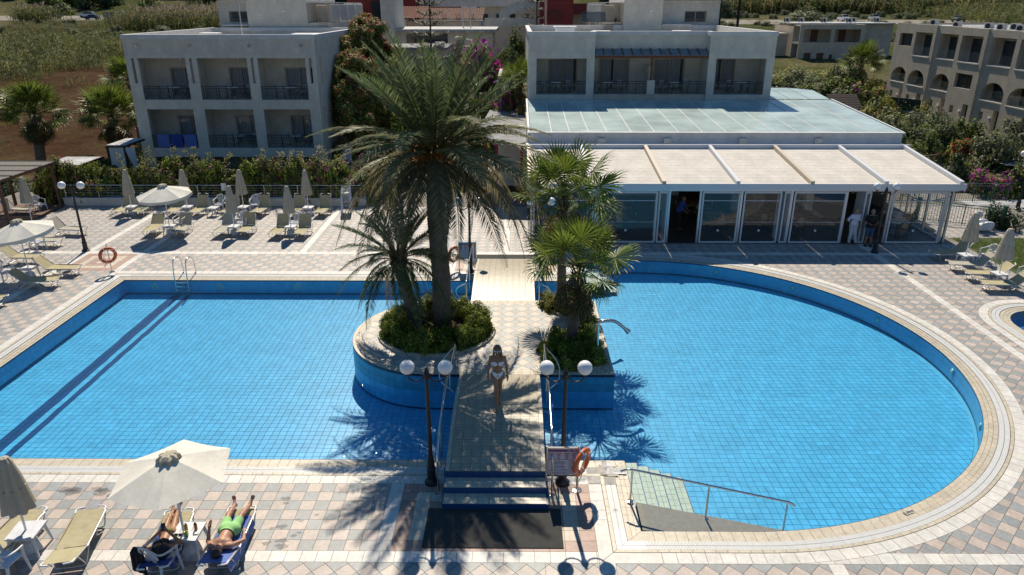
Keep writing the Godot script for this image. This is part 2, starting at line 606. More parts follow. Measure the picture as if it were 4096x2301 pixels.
func deck():
	# the slab and bedding under the tiles
	var holes := [pool_outline(0.688), kid_outline(0.688)]
	var d := structure(Node3D.new()) as Node3D
	d.name = "pool_deck"
	add_child(d)
	var slab := MB.new()
	for r in [rect(-30, 6, 1, -42), rect(1, 6, 28, -42)]:
		var parts := [r]
		for h in holes:
			var nx := []
			for p in parts:
				for q in Geometry2D.clip_polygons(p, h):
					nx.append(q)
			parts = nx
		for p in parts:
			if not Geometry2D.is_polygon_clockwise(p) or true:
				slab.prism(p, -0.25, -0.009)
	for q in [[pool_outline(0.688), pool_outline(0.0)], [kid_outline(0.688), kid_outline(0.0)]]:
		for r in [rect(-30, 6, 1, -42), rect(1, 6, 28, -42)]:
			for p in Geometry2D.intersect_polygons(q[0], r):
				for u in Geometry2D.clip_polygons(p, q[1]):
					slab.prism(u, -0.25, -0.045)
	put("bedding", slab, M.grout, d)
	var list := []
	# white border round the pools
	for e in pool_edges():
		strip(list, e, 0.69, 1.0, PT, WHITE, 0.0)
	arc(list, Vector2(5.1, ZC), 8.76, PI / 2, -PI / 2, 0.69, 1.0, PT, WHITE, 0.0)
	for e in kid_edges():
		strip(list, e, 0.69, 1.0, PT, WHITE, 0.0)
	arc(list, Vector2(19.05, -23.0), 1.4, PI, PI * 1.5, 0.69, 1.0, PT, WHITE, 0.0)
	var hole := pool_outline(1.0)
	var kid := kid_outline(1.0)
	var nb := ZC + 9.75   # outer edge of the near white row
	var fb := ZC - 9.75
	var W := PT
	# [rect, kind]
	var regions := [
		[-28.0, nb - W, 24.0, nb, "w"], [-28.0, fb, 20.6, fb + W, "w"],
		[-17.10, -38.6, -16.78, fb, "w"], [-19.65, -38.6, -19.33, fb, "w"], [-9.9, -38.6, -9.58, fb, "w"],
		[-17.10, fb + W, -16.78, nb - W, "w"], [-19.65, fb + W, -19.33, nb - W, "w"],
		[16.05, -32.2, 16.37, fb, "w"], [16.05, fb + W, 16.37, nb - W, "w"], [1.70, nb, 2.02, -9.0, "w"], [6.3, nb, 6.62, -9.0, "w"],
		[-2.92, nb - 8 * W, -2.60, nb - W, "w"], [-2.92, fb + W, -2.60, fb + 8 * W, "w"], [-0.63, -38.6, -0.31, fb, "w"],
		[-19.33, fb + W, -17.10, fb + 8 * W, "panel"], [-19.33, nb - 8 * W, -17.10, nb - W, "panel"],
		[-2.60, nb - 8 * W, 1.70, nb - W, "panel"], [-2.60, fb + W, 1.70, fb + 8 * W, "panel"],
		[-16.78, nb - 8 * W, -2.92, nb - W, "check"], [-16.78, fb + W, -2.92, fb + 8 * W, "check"],
		[-19.33, fb + 8 * W, -17.10, nb - 8 * W, "check"],
	]
	var rects := []
	for r in regions:
		rects.append(rect(r[0], r[1], r[2], r[3]))
		var nx := maxi(1, roundi((r[2] - r[0]) / PT))
		var nz := maxi(1, roundi((r[3] - r[1]) / PT))
		for j in nz:
			for i in nx:
				var x0: float = lerpf(r[0], r[2], float(i) / nx)
				var x1: float = lerpf(r[0], r[2], float(i + 1) / nx)
				var z0: float = lerpf(r[1], r[3], float(j) / nz)
				var z1: float = lerpf(r[1], r[3], float(j + 1) / nz)
				var col := WHITE
				if r[4] == "check":
					col = GREY if (i + j) % 2 == 0 else PINK
				elif r[4] == "panel":
					col = [RED, BEIGE, RED, BEIGE][mini(mini(mini(i, nx - 1 - i), mini(j, nz - 1 - j)), 3)]
				cut(list, rect(x0, z0, x1, z1), shade(col, 0.09), [hole, kid], [])
	# squares set on the diagonal everywhere else
	var outer := [rect(-28.0, -38.7, 0.6, -9.0), rect(0.6, -32.2, 20.9, -9.0), rect(20.9, -26.4, 24.0, -9.0), rect(20.95, -39.5, 25.5, -33.2)]
	var s := PT / sqrt(2.0)
	for i in range(-130, 62):
		for j in range(-68, 126):
			var cx := (i + j) * s
			var cz := (i - j) * s - 10.0
			if cx < -28.2 or cx > 25.6 or cz < -39.6 or cz > -8.9:
				continue
			var q := PackedVector2Array([Vector2(cx - s, cz), Vector2(cx, cz - s), Vector2(cx + s, cz), Vector2(cx, cz + s)])
			cut(list, q, shade(GREY if (i + j) % 2 == 0 else PINK, 0.09), [hole, kid], rects, outer)
	lay(d, list, "tile", M.tile)

func cut(list: Array, poly: PackedVector2Array, col: Color, holes: Array, rects: Array, within := []):
	# keeps what of a tile lies inside WITHIN and outside HOLES and RECTS
	var box := Rect2(poly[0], Vector2.ZERO)
	for p in poly:
		box = box.expand(p)
	var parts := [poly]
	if within.size():
		var inside := false
		for w in within:
			if Rect2(w[0], w[2] - w[0]).abs().encloses(box):
				inside = true
		if not inside:
			var nx := []
			for w in within:
				if Rect2(w[0], w[2] - w[0]).abs().intersects(box):
					nx.append_array(Geometry2D.intersect_polygons(poly, w))
			parts = nx
	for r in rects:
		var rb := Rect2(r[0], r[2] - r[0]).abs()
		if not rb.intersects(box):
			continue
		if rb.encloses(box):
			return
		var nx := []
		for p in parts:
			nx.append_array(Geometry2D.clip_polygons(p, r))
		parts = nx
	var mid := box.get_center()
	for h in holes:
		if h == holes[0] and (mid.distance_to(Vector2(5.1, ZC)) > 10.3 and (mid.x > 2.6 or absf(mid.y - ZC) > 7.6 or mid.x < -17.6)):
			continue
		if h != holes[0] and mid.x < 16.0:
			continue
		var nx := []
		for p in parts:
			nx.append_array(Geometry2D.clip_polygons(p, h))
		parts = nx
	for p in parts:
		var q := inset(p, 0.0045)
		if q.size() > 2:
			list.append([q, col, 0.0])

func pool():
	# coping, drain grates, basin, water
	var cp := structure(Node3D.new()) as Node3D
	cp.name = "pool_coping"
	add_child(cp)
	var list := []
	var es := pool_edges()
	for k in [[0.0, 0.11, -0.035], [0.11, 0.22, -0.028], [0.22, 0.335, -0.021], [0.60, 0.685, 0.004]]:
		for e in es:
			strip(list, e, k[0], k[1], 0.245, COPE, k[2], 0.004)
		arc(list, Vector2(5.1, ZC), 8.76, PI / 2, -PI / 2, k[0], k[1], 0.245, COPE, k[2], 0.004)
		for e in kid_edges():
			strip(list, e, k[0], k[1], 0.245, COPE, k[2], 0.004)
		arc(list, Vector2(19.05, -23.0), 1.4, PI, PI * 1.5, k[0], k[1], 0.245, COPE, k[2], 0.004)
	lay(cp, list, "tile", M.cope, 300, 0.02)
	# grates: white slats across a drain channel
	var slats := []
	for e in es:
		strip(slats, e, 0.343, 0.468, 0.03, Color(0.80, 0.80, 0.78), -0.006, 0.0032)
		strip(slats, e, 0.472, 0.593, 0.03, Color(0.80, 0.80, 0.78), -0.006, 0.0032)
	for q in [[0.343, 0.468], [0.472, 0.593]]:
		arc(slats, Vector2(5.1, ZC), 8.76, PI / 2, -PI / 2, q[0], q[1], 0.03, Color(0.80, 0.80, 0.78), -0.006, 0.0032)
		arc(slats, Vector2(19.05, -23.0), 1.4, PI, PI * 1.5, q[0], q[1], 0.03, Color(0.80, 0.80, 0.78), -0.006, 0.0032)
		for e in kid_edges():
			strip(slats, e, q[0], q[1], 0.03, Color(0.80, 0.80, 0.78), -0.006, 0.0032)
	var gr := structure(Node3D.new()) as Node3D
	gr.name = "drain_channel"
	add_child(gr)
	lay(gr, slats, "slat", M.white, 300, 0.012)
	var ch := MB.new()
	for e in es:
		var t := []
		strip(t, e, 0.34, 0.596, 100.0, Color(0.10, 0.10, 0.10), -0.0055, 0.0)
		for u in t:
			ch.col = Color(0.30, 0.30, 0.28)
			ch.prism(u[0], -0.044, -0.030)
	var ta := []
	arc(ta, Vector2(5.1, ZC), 8.76, PI / 2, -PI / 2, 0.34, 0.596, 0.5, Color(0.1, 0.1, 0.1), 0.0, 0.0)
	for u in ta:
		ch.col = Color(0.30, 0.30, 0.28)
		ch.prism(u[0], -0.044, -0.030)
	put("channel", ch, M.white, gr)
	# basin
	var FL := -0.66
	var basin := structure(Node3D.new()) as Node3D
	basin.name = "pool_basin"
	add_child(basin)
	var out := pool_outline(0.0)
	var fl := MB.new()
	fl.prism(out, FL - 0.02, FL - 0.02)
	put("floor", fl, M.poolgrout, basin)
	var wl := MB.new()
	for i in out.size():
		var a := out[i]
		var b := out[(i + 1) % out.size()]
		var m := V(-(b.y - a.y), 0, b.x - a.x).normalized()
		wl.quad(V(a.x, FL - 0.02, a.y), V(b.x, FL - 0.02, b.y), V(b.x, -0.03, b.y), V(a.x, -0.03, a.y), m)
	put("wall", wl, M.poolgrout, basin)
	var tiles := []
	var ps := 0.2
	var wob := FastNoiseLite.new()  # shifts tile corners to imitate joints wavering by refraction in the water
	wob.seed = 4; wob.frequency = 0.9
	var shrink := inset(out, 0.1)
	for i in range(-82, 71):
		for j in range(-46, 46):
			var x := i * ps
			var z := ZC + j * ps
			var inr: bool = x > -16.0 and x + ps < 2.75 and z > ZC - 6.1 and z + ps < ZC + 6.1
			var q := PackedVector2Array()
			for e in [[0, 0, 1, 1], [1, 0, -1, 1], [1, 1, -1, -1], [0, 1, 1, -1]]:
				var ux: float = x + e[0] * ps
				var uz: float = z + e[1] * ps
				q.append(Vector2(ux + wob.get_noise_2d(ux, uz) * 0.035 + e[2] * 0.0065, uz + wob.get_noise_2d(ux + 70.0, uz) * 0.035 + e[3] * 0.0065))
			var lane := x >= -14.3 and x < -13.4 and not (x >= -13.95 and x < -13.75)
			var c := Color(0.088, 0.49, 0.82)
			if lane and (absf(x + 14.1) < 0.12 or absf(x + 13.7) < 0.12):
				c = Color(0.004, 0.06, 0.20)
			if inr:
				tiles.append([q, shade(c, 0.06), FL])
				continue
			var dx := x + ps / 2 - 5.1
			var dz := z + ps / 2 - ZC
			var rr := sqrt(dx * dx + dz * dz)
			if x > 2.7 and (rr < 8.4 or (x < 4.9 and absf(dz) < 8.4)):
				tiles.append([q, shade(c, 0.06), FL])
			elif rr < 9.2 or (x > -16.3 and x < 5.3 and absf(dz) < 8.9):
				for p in Geometry2D.intersect_polygons(q, shrink):
					tiles.append([p, shade(c, 0.06), FL])
	lay(basin, tiles, "floor_tile", M.pooltile, 300, 0.01)
	# wall tiles: a navy waterline course, blue below, a navy line round the foot
	var courses := [[-0.035, -0.075, Color(0.01, 0.035, 0.12)], [-0.085, -0.325, Color(0.06, 0.38, 0.70)], [-0.335, -0.585, Color(0.07, 0.41, 0.74)], [-0.595, FL, Color(0.008, 0.03, 0.13)]]
	var wt := MB.new()
	var count := 0
	for e in es + [null]:
		var pts := []
		if e == null:
			for i in 112:
				var a := PI / 2 - PI * i / 111.0
				pts.append(Vector2(5.1 + 8.76 * cos(a), ZC + 8.76 * sin(a)))
		else:
			var cnt := roundi(e[0].distance_to(e[1]) / 0.25)
			for i in cnt + 1:
				pts.append(e[0].lerp(e[1], float(i) / cnt))
		for i in pts.size() - 1:
			var a: Vector2 = pts[i]
			var b: Vector2 = pts[i + 1]
			var t := (b - a).normalized()
			var m := Vector2(-t.y, t.x)
			if e != null:
				m = -e[2]
			elif m.dot(Vector2(5.1, ZC) - a) < 0:
				m = -m
			a += t * 0.004 + m * 0.006
			b += -t * 0.004 + m * 0.006
			for cs in courses:
				wt.col = shade(cs[2], 0.06)
				wt.quad(V(a.x, cs[1], a.y), V(b.x, cs[1], b.y), V(b.x, cs[0], b.y), V(a.x, cs[0], a.y), V(m.x, 0, m.y))
				count += 1
	stuff(put("wall_tile_field", wt, M.pooltile, basin))
	# kids' pool basin
	var kb := MB.new()
	kb.prism(kid_outline(0.0), -0.45, -0.45)
	var ko := kid_outline(0.0)
	for i in ko.size():
		var a := ko[i]
		var b := ko[(i + 1) % ko.size()]
		kb.quad(V(a.x, -0.45, a.y), V(b.x, -0.45, b.y), V(b.x, -0.03, b.y), V(a.x, -0.03, a.y), V(1, 0, 1))
	var km := MB.new()
	for i in range(0, kb.v.size(), 3):
		km.col = Color(0.02, 0.16, 0.50)
		km.tri(kb.v[i], kb.v[i + 1], kb.v[i + 2], kb.n[i], kb.n[i + 1], kb.n[i + 2])
	structure(put("childrens_pool_basin", km, M.pooltile))
	var kw := MB.new()
	kw.prism(kid_outline(0.0), -0.05, -0.05)
	structure(put("childrens_pool_water", kw, M.water))
	# water round the island
	var isl := island_outline()
	var wtr := MB.new()
	for half in [rect(-20, -40, -0.5, 0), rect(-0.5, -40, 30, 0)]:
		for p in Geometry2D.intersect_polygons(out, half):
			for q in Geometry2D.clip_polygons(p, isl):
				wtr.prism(q, -0.05, -0.05)
	structure(put("pool_water", wtr, M.water))
	# steps and ramp at both ends of the round pool
	for side in [1, -1]:
		var st := thing("pool_steps", ["pale tiled steps going down into the round pool beside the grey ramp", "pale tiled steps going down into the round pool in front of the restaurant"][0 if side == 1 else 1], "steps")
		st.set_meta("kind", "structure")
		for k in 5:
			var x0 := 2.72 + k * 0.29
			var y := -0.10 - k * 0.105
			var z0: float = ZC + side * 6.2
			var z1: float = ZC + side * (7.85 if side == 1 else 8.7)
			var b := MB.new()
			b.col = Color(0.30, 0.24, 0.16) * 0.5
			b.span(V(x0, FL - 0.01, minf(z0, z1)), V(x0 + 0.29, y - 0.012, maxf(z0, z1)))
			var body := put("step", b, M.pooltile, st)
			var nzc := roundi(absf(z1 - z0) / 0.2)
			for u in 2:
				for w in nzc:
					var za := lerpf(z0, z1, float(w) / nzc)
					var zb := lerpf(z0, z1, float(w + 1) / nzc)
					var tb := MB.new()
					tb.col = shade(Color(0.42, 0.56, 0.46), 0.05)
					tb.prism(rect(x0 + u * 0.145 + 0.004, minf(za, zb) + 0.004, x0 + (u + 1) * 0.145 - 0.004, maxf(za, zb) - 0.004), y - 0.012, y)
					put("tile", tb, M.cope, body)
			var ed := MB.new()
			ed.col = Color(0.01, 0.05, 0.16)
			ed.span(V(x0 + 0.27, y - 0.02, minf(z0, z1)), V(x0 + 0.292, y + 0.004, maxf(z0, z1)))
			put("nosing", ed, M.paint, body)
	var rp := MB.new()
	rp.col = Color(0.30, 0.29, 0.24)
	var A := V(2.74, -0.03, -13.35)
	var B := V(2.74, -0.03, -12.42)
	var C := V(6.35, -0.62, -12.55)
	var D := V(6.35, -0.62, -13.05)
	rp.quad(A, B, C, D)
	rp.quad(A, D, V(6.35, -0.66, -13.05), V(2.74, -0.66, -13.35), V(0, 0, -1))
	rp.quad(C, D, V(6.35, -0.66, -13.05), V(6.35, -0.66, -12.55), V(1, 0, 0))
	mk("ramp", 1, 1, 1, 0.7, {"tex": tex.matt, "scale": 1.2})
	structure(tag(put("pool_ramp", rp, M.ramp), "grey textured ramp sloping down into the round pool", "ramp"))

func island_outline(grow := 0.0) -> PackedVector2Array:
	var p := PackedVector2Array()
	var hz := 2.78 + grow
	p.append(Vector2(2.86 + grow, ZC + hz))
	p.append(Vector2(2.86 + grow, ZC - hz))
	for i in 33:
		var a := -PI / 2 - PI * i / 32.0
		p.append(Vector2(-2.5 + hz * cos(a), ZC + hz * sin(a)))
	return p

const IH := 0.52

func ring(o: Vector2, r: float, k := 40) -> PackedVector2Array:
	var p := PackedVector2Array()
	for i in k:
		p.append(o + Vector2.from_angle(TAU * i / k) * r)
	return p

const FRONT_BED := [[0.85, -18.72], [2.52, -18.72], [2.52, -21.3], [1.9, -21.2], [1.3, -20.75], [0.95, -20.0], [0.82, -19.3]]
const BACK_BED := [[0.88, -23.62], [2.52, -23.62], [2.52, -21.95], [2.2, -22.0], [1.6, -22.4], [1.15, -22.95]]
const BED_C := Vector2(-2.6, -21.35)

func poly(a: Array) -> PackedVector2Array:
	var p := PackedVector2Array()
	for q in a:
		p.append(Vector2(q[0], q[1]))
	return p

func island():
	var o := structure(Node3D.new()) as Node3D
	o.name = "planted_island"
	add_child(o)
	var out := island_outline()
	var beds := [ring(BED_C, 1.93), poly(FRONT_BED), poly(BACK_BED)]
	var core := MB.new()
	var parts := [out]
	for b in beds:
		var nx := []
		for p in parts:
			# split through the bed so that no polygon holds a hole
			var c := Vector2.ZERO
			for q in b:
				c += q
			c /= b.size()
			for h in [rect(-9, -30, c.x, -12), rect(c.x, -30, 6, -12)]:
				for u in Geometry2D.intersect_polygons(p, h):
					nx.append_array(Geometry2D.clip_polygons(u, b))
		parts = nx
	for p in parts:
		core.prism(p, IH - 0.012, IH - 0.012)
	put("bedding", core, M.grout, o)
	# walls: navy lip, one blue tile painted as shaded above water, water-lit below
	var wl := MB.new()
	wl.skirt(out, -0.68, IH - 0.012)
	put("wall", wl, M.poolgrout, o)
	var pts := []
	var per := out.size()
	for i in per:
		var a := out[i]
		var b := out[(i + 1) % per]
		var n := maxi(1, roundi(a.distance_to(b) / 0.26))
		for k in n:
			pts.append([a.lerp(b, float(k) / n), a.lerp(b, float(k + 1) / n)])
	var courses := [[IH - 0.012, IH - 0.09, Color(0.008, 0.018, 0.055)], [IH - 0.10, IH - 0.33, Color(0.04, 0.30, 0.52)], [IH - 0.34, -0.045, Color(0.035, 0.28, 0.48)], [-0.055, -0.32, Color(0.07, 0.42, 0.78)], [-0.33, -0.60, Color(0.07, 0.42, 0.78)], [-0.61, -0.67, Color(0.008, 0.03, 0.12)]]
	var far := MB.new()
	for q in pts:
		var t: Vector2 = (q[1] - q[0]).normalized()
		var m := Vector2(-t.y, t.x)
		if m.dot((q[0] + q[1]) * 0.5 - Vector2(0, ZC)) < 0:
			m = -m
		var a: Vector2 = q[0] + t * 0.004
		var b: Vector2 = q[1] - t * 0.004
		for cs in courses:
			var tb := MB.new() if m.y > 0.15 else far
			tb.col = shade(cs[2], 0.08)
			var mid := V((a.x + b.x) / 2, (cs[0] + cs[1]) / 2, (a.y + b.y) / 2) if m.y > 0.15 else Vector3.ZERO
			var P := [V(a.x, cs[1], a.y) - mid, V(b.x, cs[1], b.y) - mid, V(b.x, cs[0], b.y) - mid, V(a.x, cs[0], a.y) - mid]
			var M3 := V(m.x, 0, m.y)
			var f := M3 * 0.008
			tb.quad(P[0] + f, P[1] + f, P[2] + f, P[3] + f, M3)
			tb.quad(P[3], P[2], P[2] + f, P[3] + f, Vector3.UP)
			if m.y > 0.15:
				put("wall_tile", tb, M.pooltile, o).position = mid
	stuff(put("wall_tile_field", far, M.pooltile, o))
	# floor tiles
	var list := []
	var hz := 2.78
	var edges := [[Vector2(-2.5, ZC + hz), Vector2(2.86, ZC + hz), Vector2(0, -1), 0, -1], [Vector2(2.86, ZC + hz), Vector2(2.86, ZC - hz), Vector2(-1, 0), -1, -1], [Vector2(2.86, ZC - hz), Vector2(-2.5, ZC - hz), Vector2(0, 1), -1, 0]]
	for k in [[0.0, 0.10], [0.10, 0.20], [0.20, 0.30]]:
		for e in edges:
			var t := []
			strip(t, e, k[0], k[1], 0.24, COPE, IH, 0.004)
			list.append_array(t)
		arc(list, Vector2(-2.5, ZC), hz, -PI / 2, -PI * 1.5, -k[1], -k[0], 0.24, COPE, IH, 0.004)
	var inner := inset(out, 0.30)
	var s := PT / sqrt(2.0)
	for i in range(-60, 60):
		for j in range(-60, 60):
			var cx := (i + j) * s - 0.47
			var cz := (i - j) * s + ZC
			if cx < -5.6 or cx > 3.2 or absf(cz - ZC) > 3.0:
				continue
			var q := PackedVector2Array([Vector2(cx - s, cz), Vector2(cx, cz - s), Vector2(cx + s, cz), Vector2(cx, cz + s)])
			var ps: Array = Array(Geometry2D.intersect_polygons(q, inner), TYPE_NIL, &"", null)
			for b in beds:
				var nx := []
				for p in ps:
					nx.append_array(Geometry2D.clip_polygons(p, b))
				ps = nx
			var col := shade(Color(0.40, 0.41, 0.40) if (i + j) % 2 == 0 else Color(0.60, 0.525, 0.44), 0.06)
			for p in ps:
				var u := inset(p, 0.004)
				if u.size() > 2 and not Geometry2D.is_polygon_clockwise(u):
					list.append([u, col, IH])
	lay(o, list, "tile", M.tile)
	# planting beds
	for b in beds:
		var bed := MB.new()
		bed.prism(inset(b, 0.10), IH - 0.10, IH + 0.03)
		put("soil_bed", bed, M.soil, o)
		var kerb := MB.new()
		var ins := inset(b, 0.11)
		kerb.col = COPE * 0.85
		for i in b.size():
			var a: Vector2 = b[i]
			var c: Vector2 = b[(i + 1) % b.size()]
			var mid: Vector2 = (a + c) * 0.5
			var inn := Vector2.ZERO
			for q in b:
				inn += q
			inn = (inn / b.size() - mid).normalized() * 0.11
			var t := (c - a) * 0.02
			kerb.prism(PackedVector2Array([a + t, c - t, c - t + inn, a + t + inn]), IH - 0.05, IH + 0.07)
		put("kerb", kerb, M.cope, o)

func arch(z: float) -> float:
	# height of the bridge deck; the far bridge mirrors the near one
	var d := absf(z - ZC)
	var t := clampf((d - 2.75) / (7.4 - 2.75), 0, 1)
	return lerpf(IH, 0.50, t) + 0.24 * sin(PI * t)

func bridges():
	for side in [1, -1]:
		var o := thing("footbridge", "arched footbridge of beige tiles with navy steps down to the rubber mat in front" if side == 1 else "arched footbridge of beige tiles leading from the island towards the restaurant deck", "bridge")
		var x0 := -1.63
		var x1 := 0.69
		var body := MB.new()
		var sk := MB.new()
		var sk2 := MB.new()
		var nseg := 16
		for i in nseg:
			var a: float = ZC + side * lerpf(2.75, 7.4, float(i) / nseg)
			var b: float = ZC + side * lerpf(2.75, 7.4, float(i + 1) / nseg)
			var ya := arch(a) - 0.012
			var yb := arch(b) - 0.012
			body.quad(V(x0, ya, a), V(x1, ya, a), V(x1, yb, b), V(x0, yb, b))
			body.quad(V(x0, ya - 0.22, a), V(x1, ya - 0.22, a), V(x1, yb - 0.22, b), V(x0, yb - 0.22, b), Vector3.DOWN)
			for x in [x0, x1]:
				(sk if x < 0 else sk2).quad(V(x, ya - 0.22, a), V(x, yb - 0.22, b), V(x, yb + 0.004, b), V(x, ya + 0.004, a), V(-1 if x < 0 else 1, 0, 0))
		put("deck", body, M.grout, o)
		put("edge_band", sk, M.navy, o)
		put("edge_band", sk2, M.navy, o)
		# tiles: narrow courses across, a long border tile on each side
		var rows := 40
		var rest := MB.new()
		for i in rows:
			var a: float = ZC + side * lerpf(2.76, 7.39, (i + 0.03) / rows)
			var b: float = ZC + side * lerpf(2.76, 7.39, (i + 0.97) / rows)
			var ya := arch(a)
			var yb := arch(b)
			var mid := V(0, (ya + yb) / 2, (a + b) / 2)
			for k in 10:
				var u := x0 + 0.11 + (x1 - x0 - 0.22) * k / 9.0 if k < 9 else x0
				var w := x0 + 0.11 + (x1 - x0 - 0.22) * (k + 1) / 9.0 if k < 9 else x0 + 0.105
				if k == 9 and i % 2 == 1:
					continue
				var own: bool = side == 1 and i >= 10
				var t := MB.new() if own else rest
				t.col = shade(Color(0.46, 0.40, 0.29), 0.06)
				var m := V((u + w) / 2, mid.y, mid.z) if own else Vector3.ZERO
				if k < 9:
					t.quad(V(u + 0.004, ya, a) - m, V(w - 0.004, ya, a) - m, V(w - 0.004, yb, b) - m, V(u + 0.004, yb, b) - m)
					if own:
						put("tile", t, M.cope, o).position = m
				else:
					var b2: float = ZC + side * lerpf(2.76, 7.39, (i + 1.97) / rows)
					for x in [[x0 + 0.004, x0 + 0.105], [x1 - 0.105, x1 - 0.004]]:
						rest.col = shade(COPE, 0.06)
						rest.quad(V(x[0], ya, a), V(x[1], ya, a), V(x[1], arch(b2), b2), V(x[0], arch(b2), b2))
		stuff(put("tile_field", rest, M.cope, o))
		# three steps: navy risers, tiled treads
		for k in 3:
			var h := 0.50 - k * 0.167
			var zi: float = ZC + side * (7.4 + (k - 1) * 0.36)
			var zo: float = ZC + side * (7.4 + k * 0.36)
			var st := MB.new()
			st.span(V(x0 - 0.02, 0.0, minf(zi, zo)), V(x1 + 0.04, h - 0.014, maxf(zi, zo) if side == 1 else maxf(zi, zo)))
			var sp := put("step", st, M.navy_blue, o)
			if k == 0:
				continue
			for u in 9:
				for w in 3:
					var tb := MB.new()
					tb.col = shade(COPE, 0.06)
					var xa := lerpf(x0, x1, u / 9.0) + 0.004
					var xb := lerpf(x0, x1, (u + 1) / 9.0) - 0.004
					var za := lerpf(zi, zo, w / 3.0)
					var zb := lerpf(zi, zo, (w + 1) / 3.0)
					tb.prism(rect(xa, minf(za, zb) + 0.004, xb, maxf(za, zb) - 0.004), h - 0.014, h)
					put("tile", tb, M.cope, sp)
		var mat := MB.new()
		var zm: float = ZC + side * 8.72
		mat.prism(rect(-1.95, zm - 0.62, 1.0, zm + 0.62), 0.006, 0.018)
		tag(put("rubber_mat", mat, M.mat), "dark grey rubber mat at the foot of the " + ("front bridge steps" if side == 1 else "far bridge steps"), "mat")
		# handrails
		for x in [-1.77, 0.83]:
			var r := thing("handrail", "%s steel handrail of the %s bridge" % ["left" if x < 0 else "right", "front" if side == 1 else "far"], "handrail", Vector3.ZERO, 0, "bridge handrails")
			var zz := func(d: float) -> float: return ZC + side * d
			var top := [V(x, 0.0, zz.call(7.6)), V(x, 1.02, zz.call(7.62)), V(x, 1.36, zz.call(7.05)), V(x, 1.56, zz.call(5.6)), V(x, 1.56, zz.call(4.6)), V(x, 1.34, zz.call(2.45)), V(x, IH, zz.call(2.40))]
			var sx := signf(x + 0.47)
			put("top_rail", tubes([rounded(top, 0.12)], 0.024, 10), M.steel, r)
			put("post", tubes([[V(x, 0.42, zz.call(6.75)), V(x, 1.40, zz.call(6.75))]], 0.02), M.steel, r)
			put("post", tubes([[V(x, 0.45, zz.call(4.2)), V(x, 1.52, zz.call(4.2))]], 0.02), M.steel, r)
			put("return_loop", tubes([rounded([V(x, 1.30, zz.call(2.5)), V(x + sx * 0.42, 0.95, zz.call(2.9)), V(x + sx * 0.42, 0.52, zz.call(3.2)), V(x, 0.36, zz.call(3.5))], 0.3, 6)], 0.016), M.steel, r)
			var fl := MB.new()
			fl.lathe([Vector2(0.075, 0.0), Vector2(0.075, 0.01), Vector2(0.03, 0.02)], 14, V(x, 0.002, zz.call(7.6)))
			put("flange", fl, M.steel, r)

func lamp_proto() -> Node3D:
	var o := thing("street_lamp", "", "lamp", Vector3.ZERO, 0, "black twin-globe lamp posts")
	var b := MB.new()
	b.lathe([Vector2(0.17, 0.0), Vector2(0.17, 0.05), Vector2(0.13, 0.08), Vector2(0.105, 0.14), Vector2(0.10, 0.36), Vector2(0.115, 0.40), Vector2(0.085, 0.44), Vector2(0.07, 0.70), Vector2(0.075, 0.73), Vector2(0.06, 0.76)], 16)
	put("base", b, M.black, o)
	var p := MB.new()
	p.lathe([Vector2(0.055, 0.76), Vector2(0.042, 2.75), Vector2(0.06, 2.78), Vector2(0.06, 2.86), Vector2(0.075, 2.90), Vector2(0.05, 2.96), Vector2(0.03, 3.0), Vector2(0.035, 3.03), Vector2(0.0, 3.07)], 14)
	put("pole", p, M.black, o)
	for s in [-1, 1]:
		var a := MB.new()
		var pts := []
		for i in 13:
			var t := PI * i / 12.0
			pts.append(V(s * (0.24 - 0.18 * cos(t)), 2.88 - 0.17 * sin(t), 0))
		a.tube(pts, 0.018, 8)
		a.lathe([Vector2(0.0, 2.86), Vector2(0.07, 2.88), Vector2(0.075, 2.91), Vector2(0.05, 2.93)], 12, V(s * 0.42, 0, 0))
		put("arm", a, M.black, o)
		var g := MB.new()
		g.ball(V(s * 0.42, 3.06, 0), 0.165, 14, 22)
		put("globe", g, M.globe, o)
	return o

func life_ring_proto() -> Node3D:
	var o := thing("life_ring", "", "life ring", Vector3.ZERO, 0, "orange life rings")
	var t := MB.new()
	var R := 0.29
	for i in 32:
		for s in 12:
			var P := []
			var N := []
			for k in [[i, s], [i + 1, s], [i + 1, s + 1], [i, s + 1]]:
				var a: float = TAU * k[0] / 32
				var b: float = TAU * k[1] / 12
				var d := V(cos(a), sin(a), 0)
				var n := d * cos(b) + V(0, 0, sin(b))
				P.append(d * R + n * 0.07 * V(1, 1, 0.75)); N.append(n)
			t.tri(P[0], P[1], P[2], N[0], N[1], N[2])
			t.tri(P[0], P[2], P[3], N[0], N[2], N[3])
	put("ring", t, M.orange, o)
	for i in 4:
		var a := TAU * i / 4 + 0.4
		var bd := MB.new()
		var pts := []
		for s in 13:
			var b := TAU * s / 12
			var d := V(cos(a), sin(a), 0)
			pts.append(d * R + (d * cos(b) + V(0, 0, sin(b)) * 0.75) * 0.074)
		bd.tube(pts, 0.012, 5)
		put("band", bd, M.white, o)
	var rp := MB.new()
	for k in 4:
		var pts := []
		for i in 12:
			var u := i / 11.0
			pts.append(V(-0.12 - 0.02 * k + 0.05 * sin(u * 9.0 + k), 0.18 - u * (0.5 + 0.06 * k), 0.085 + 0.01 * k))
		rp.tube(pts, 0.007, 5)
	rp.tube([V(-0.2, 0.2, 0.06), V(-0.05, 0.21, 0.1), V(0.12, 0.24, 0.09), V(0.25, 0.2, 0.07)], 0.009, 5)
	put("rope", rp, M.rope, o)
	return o

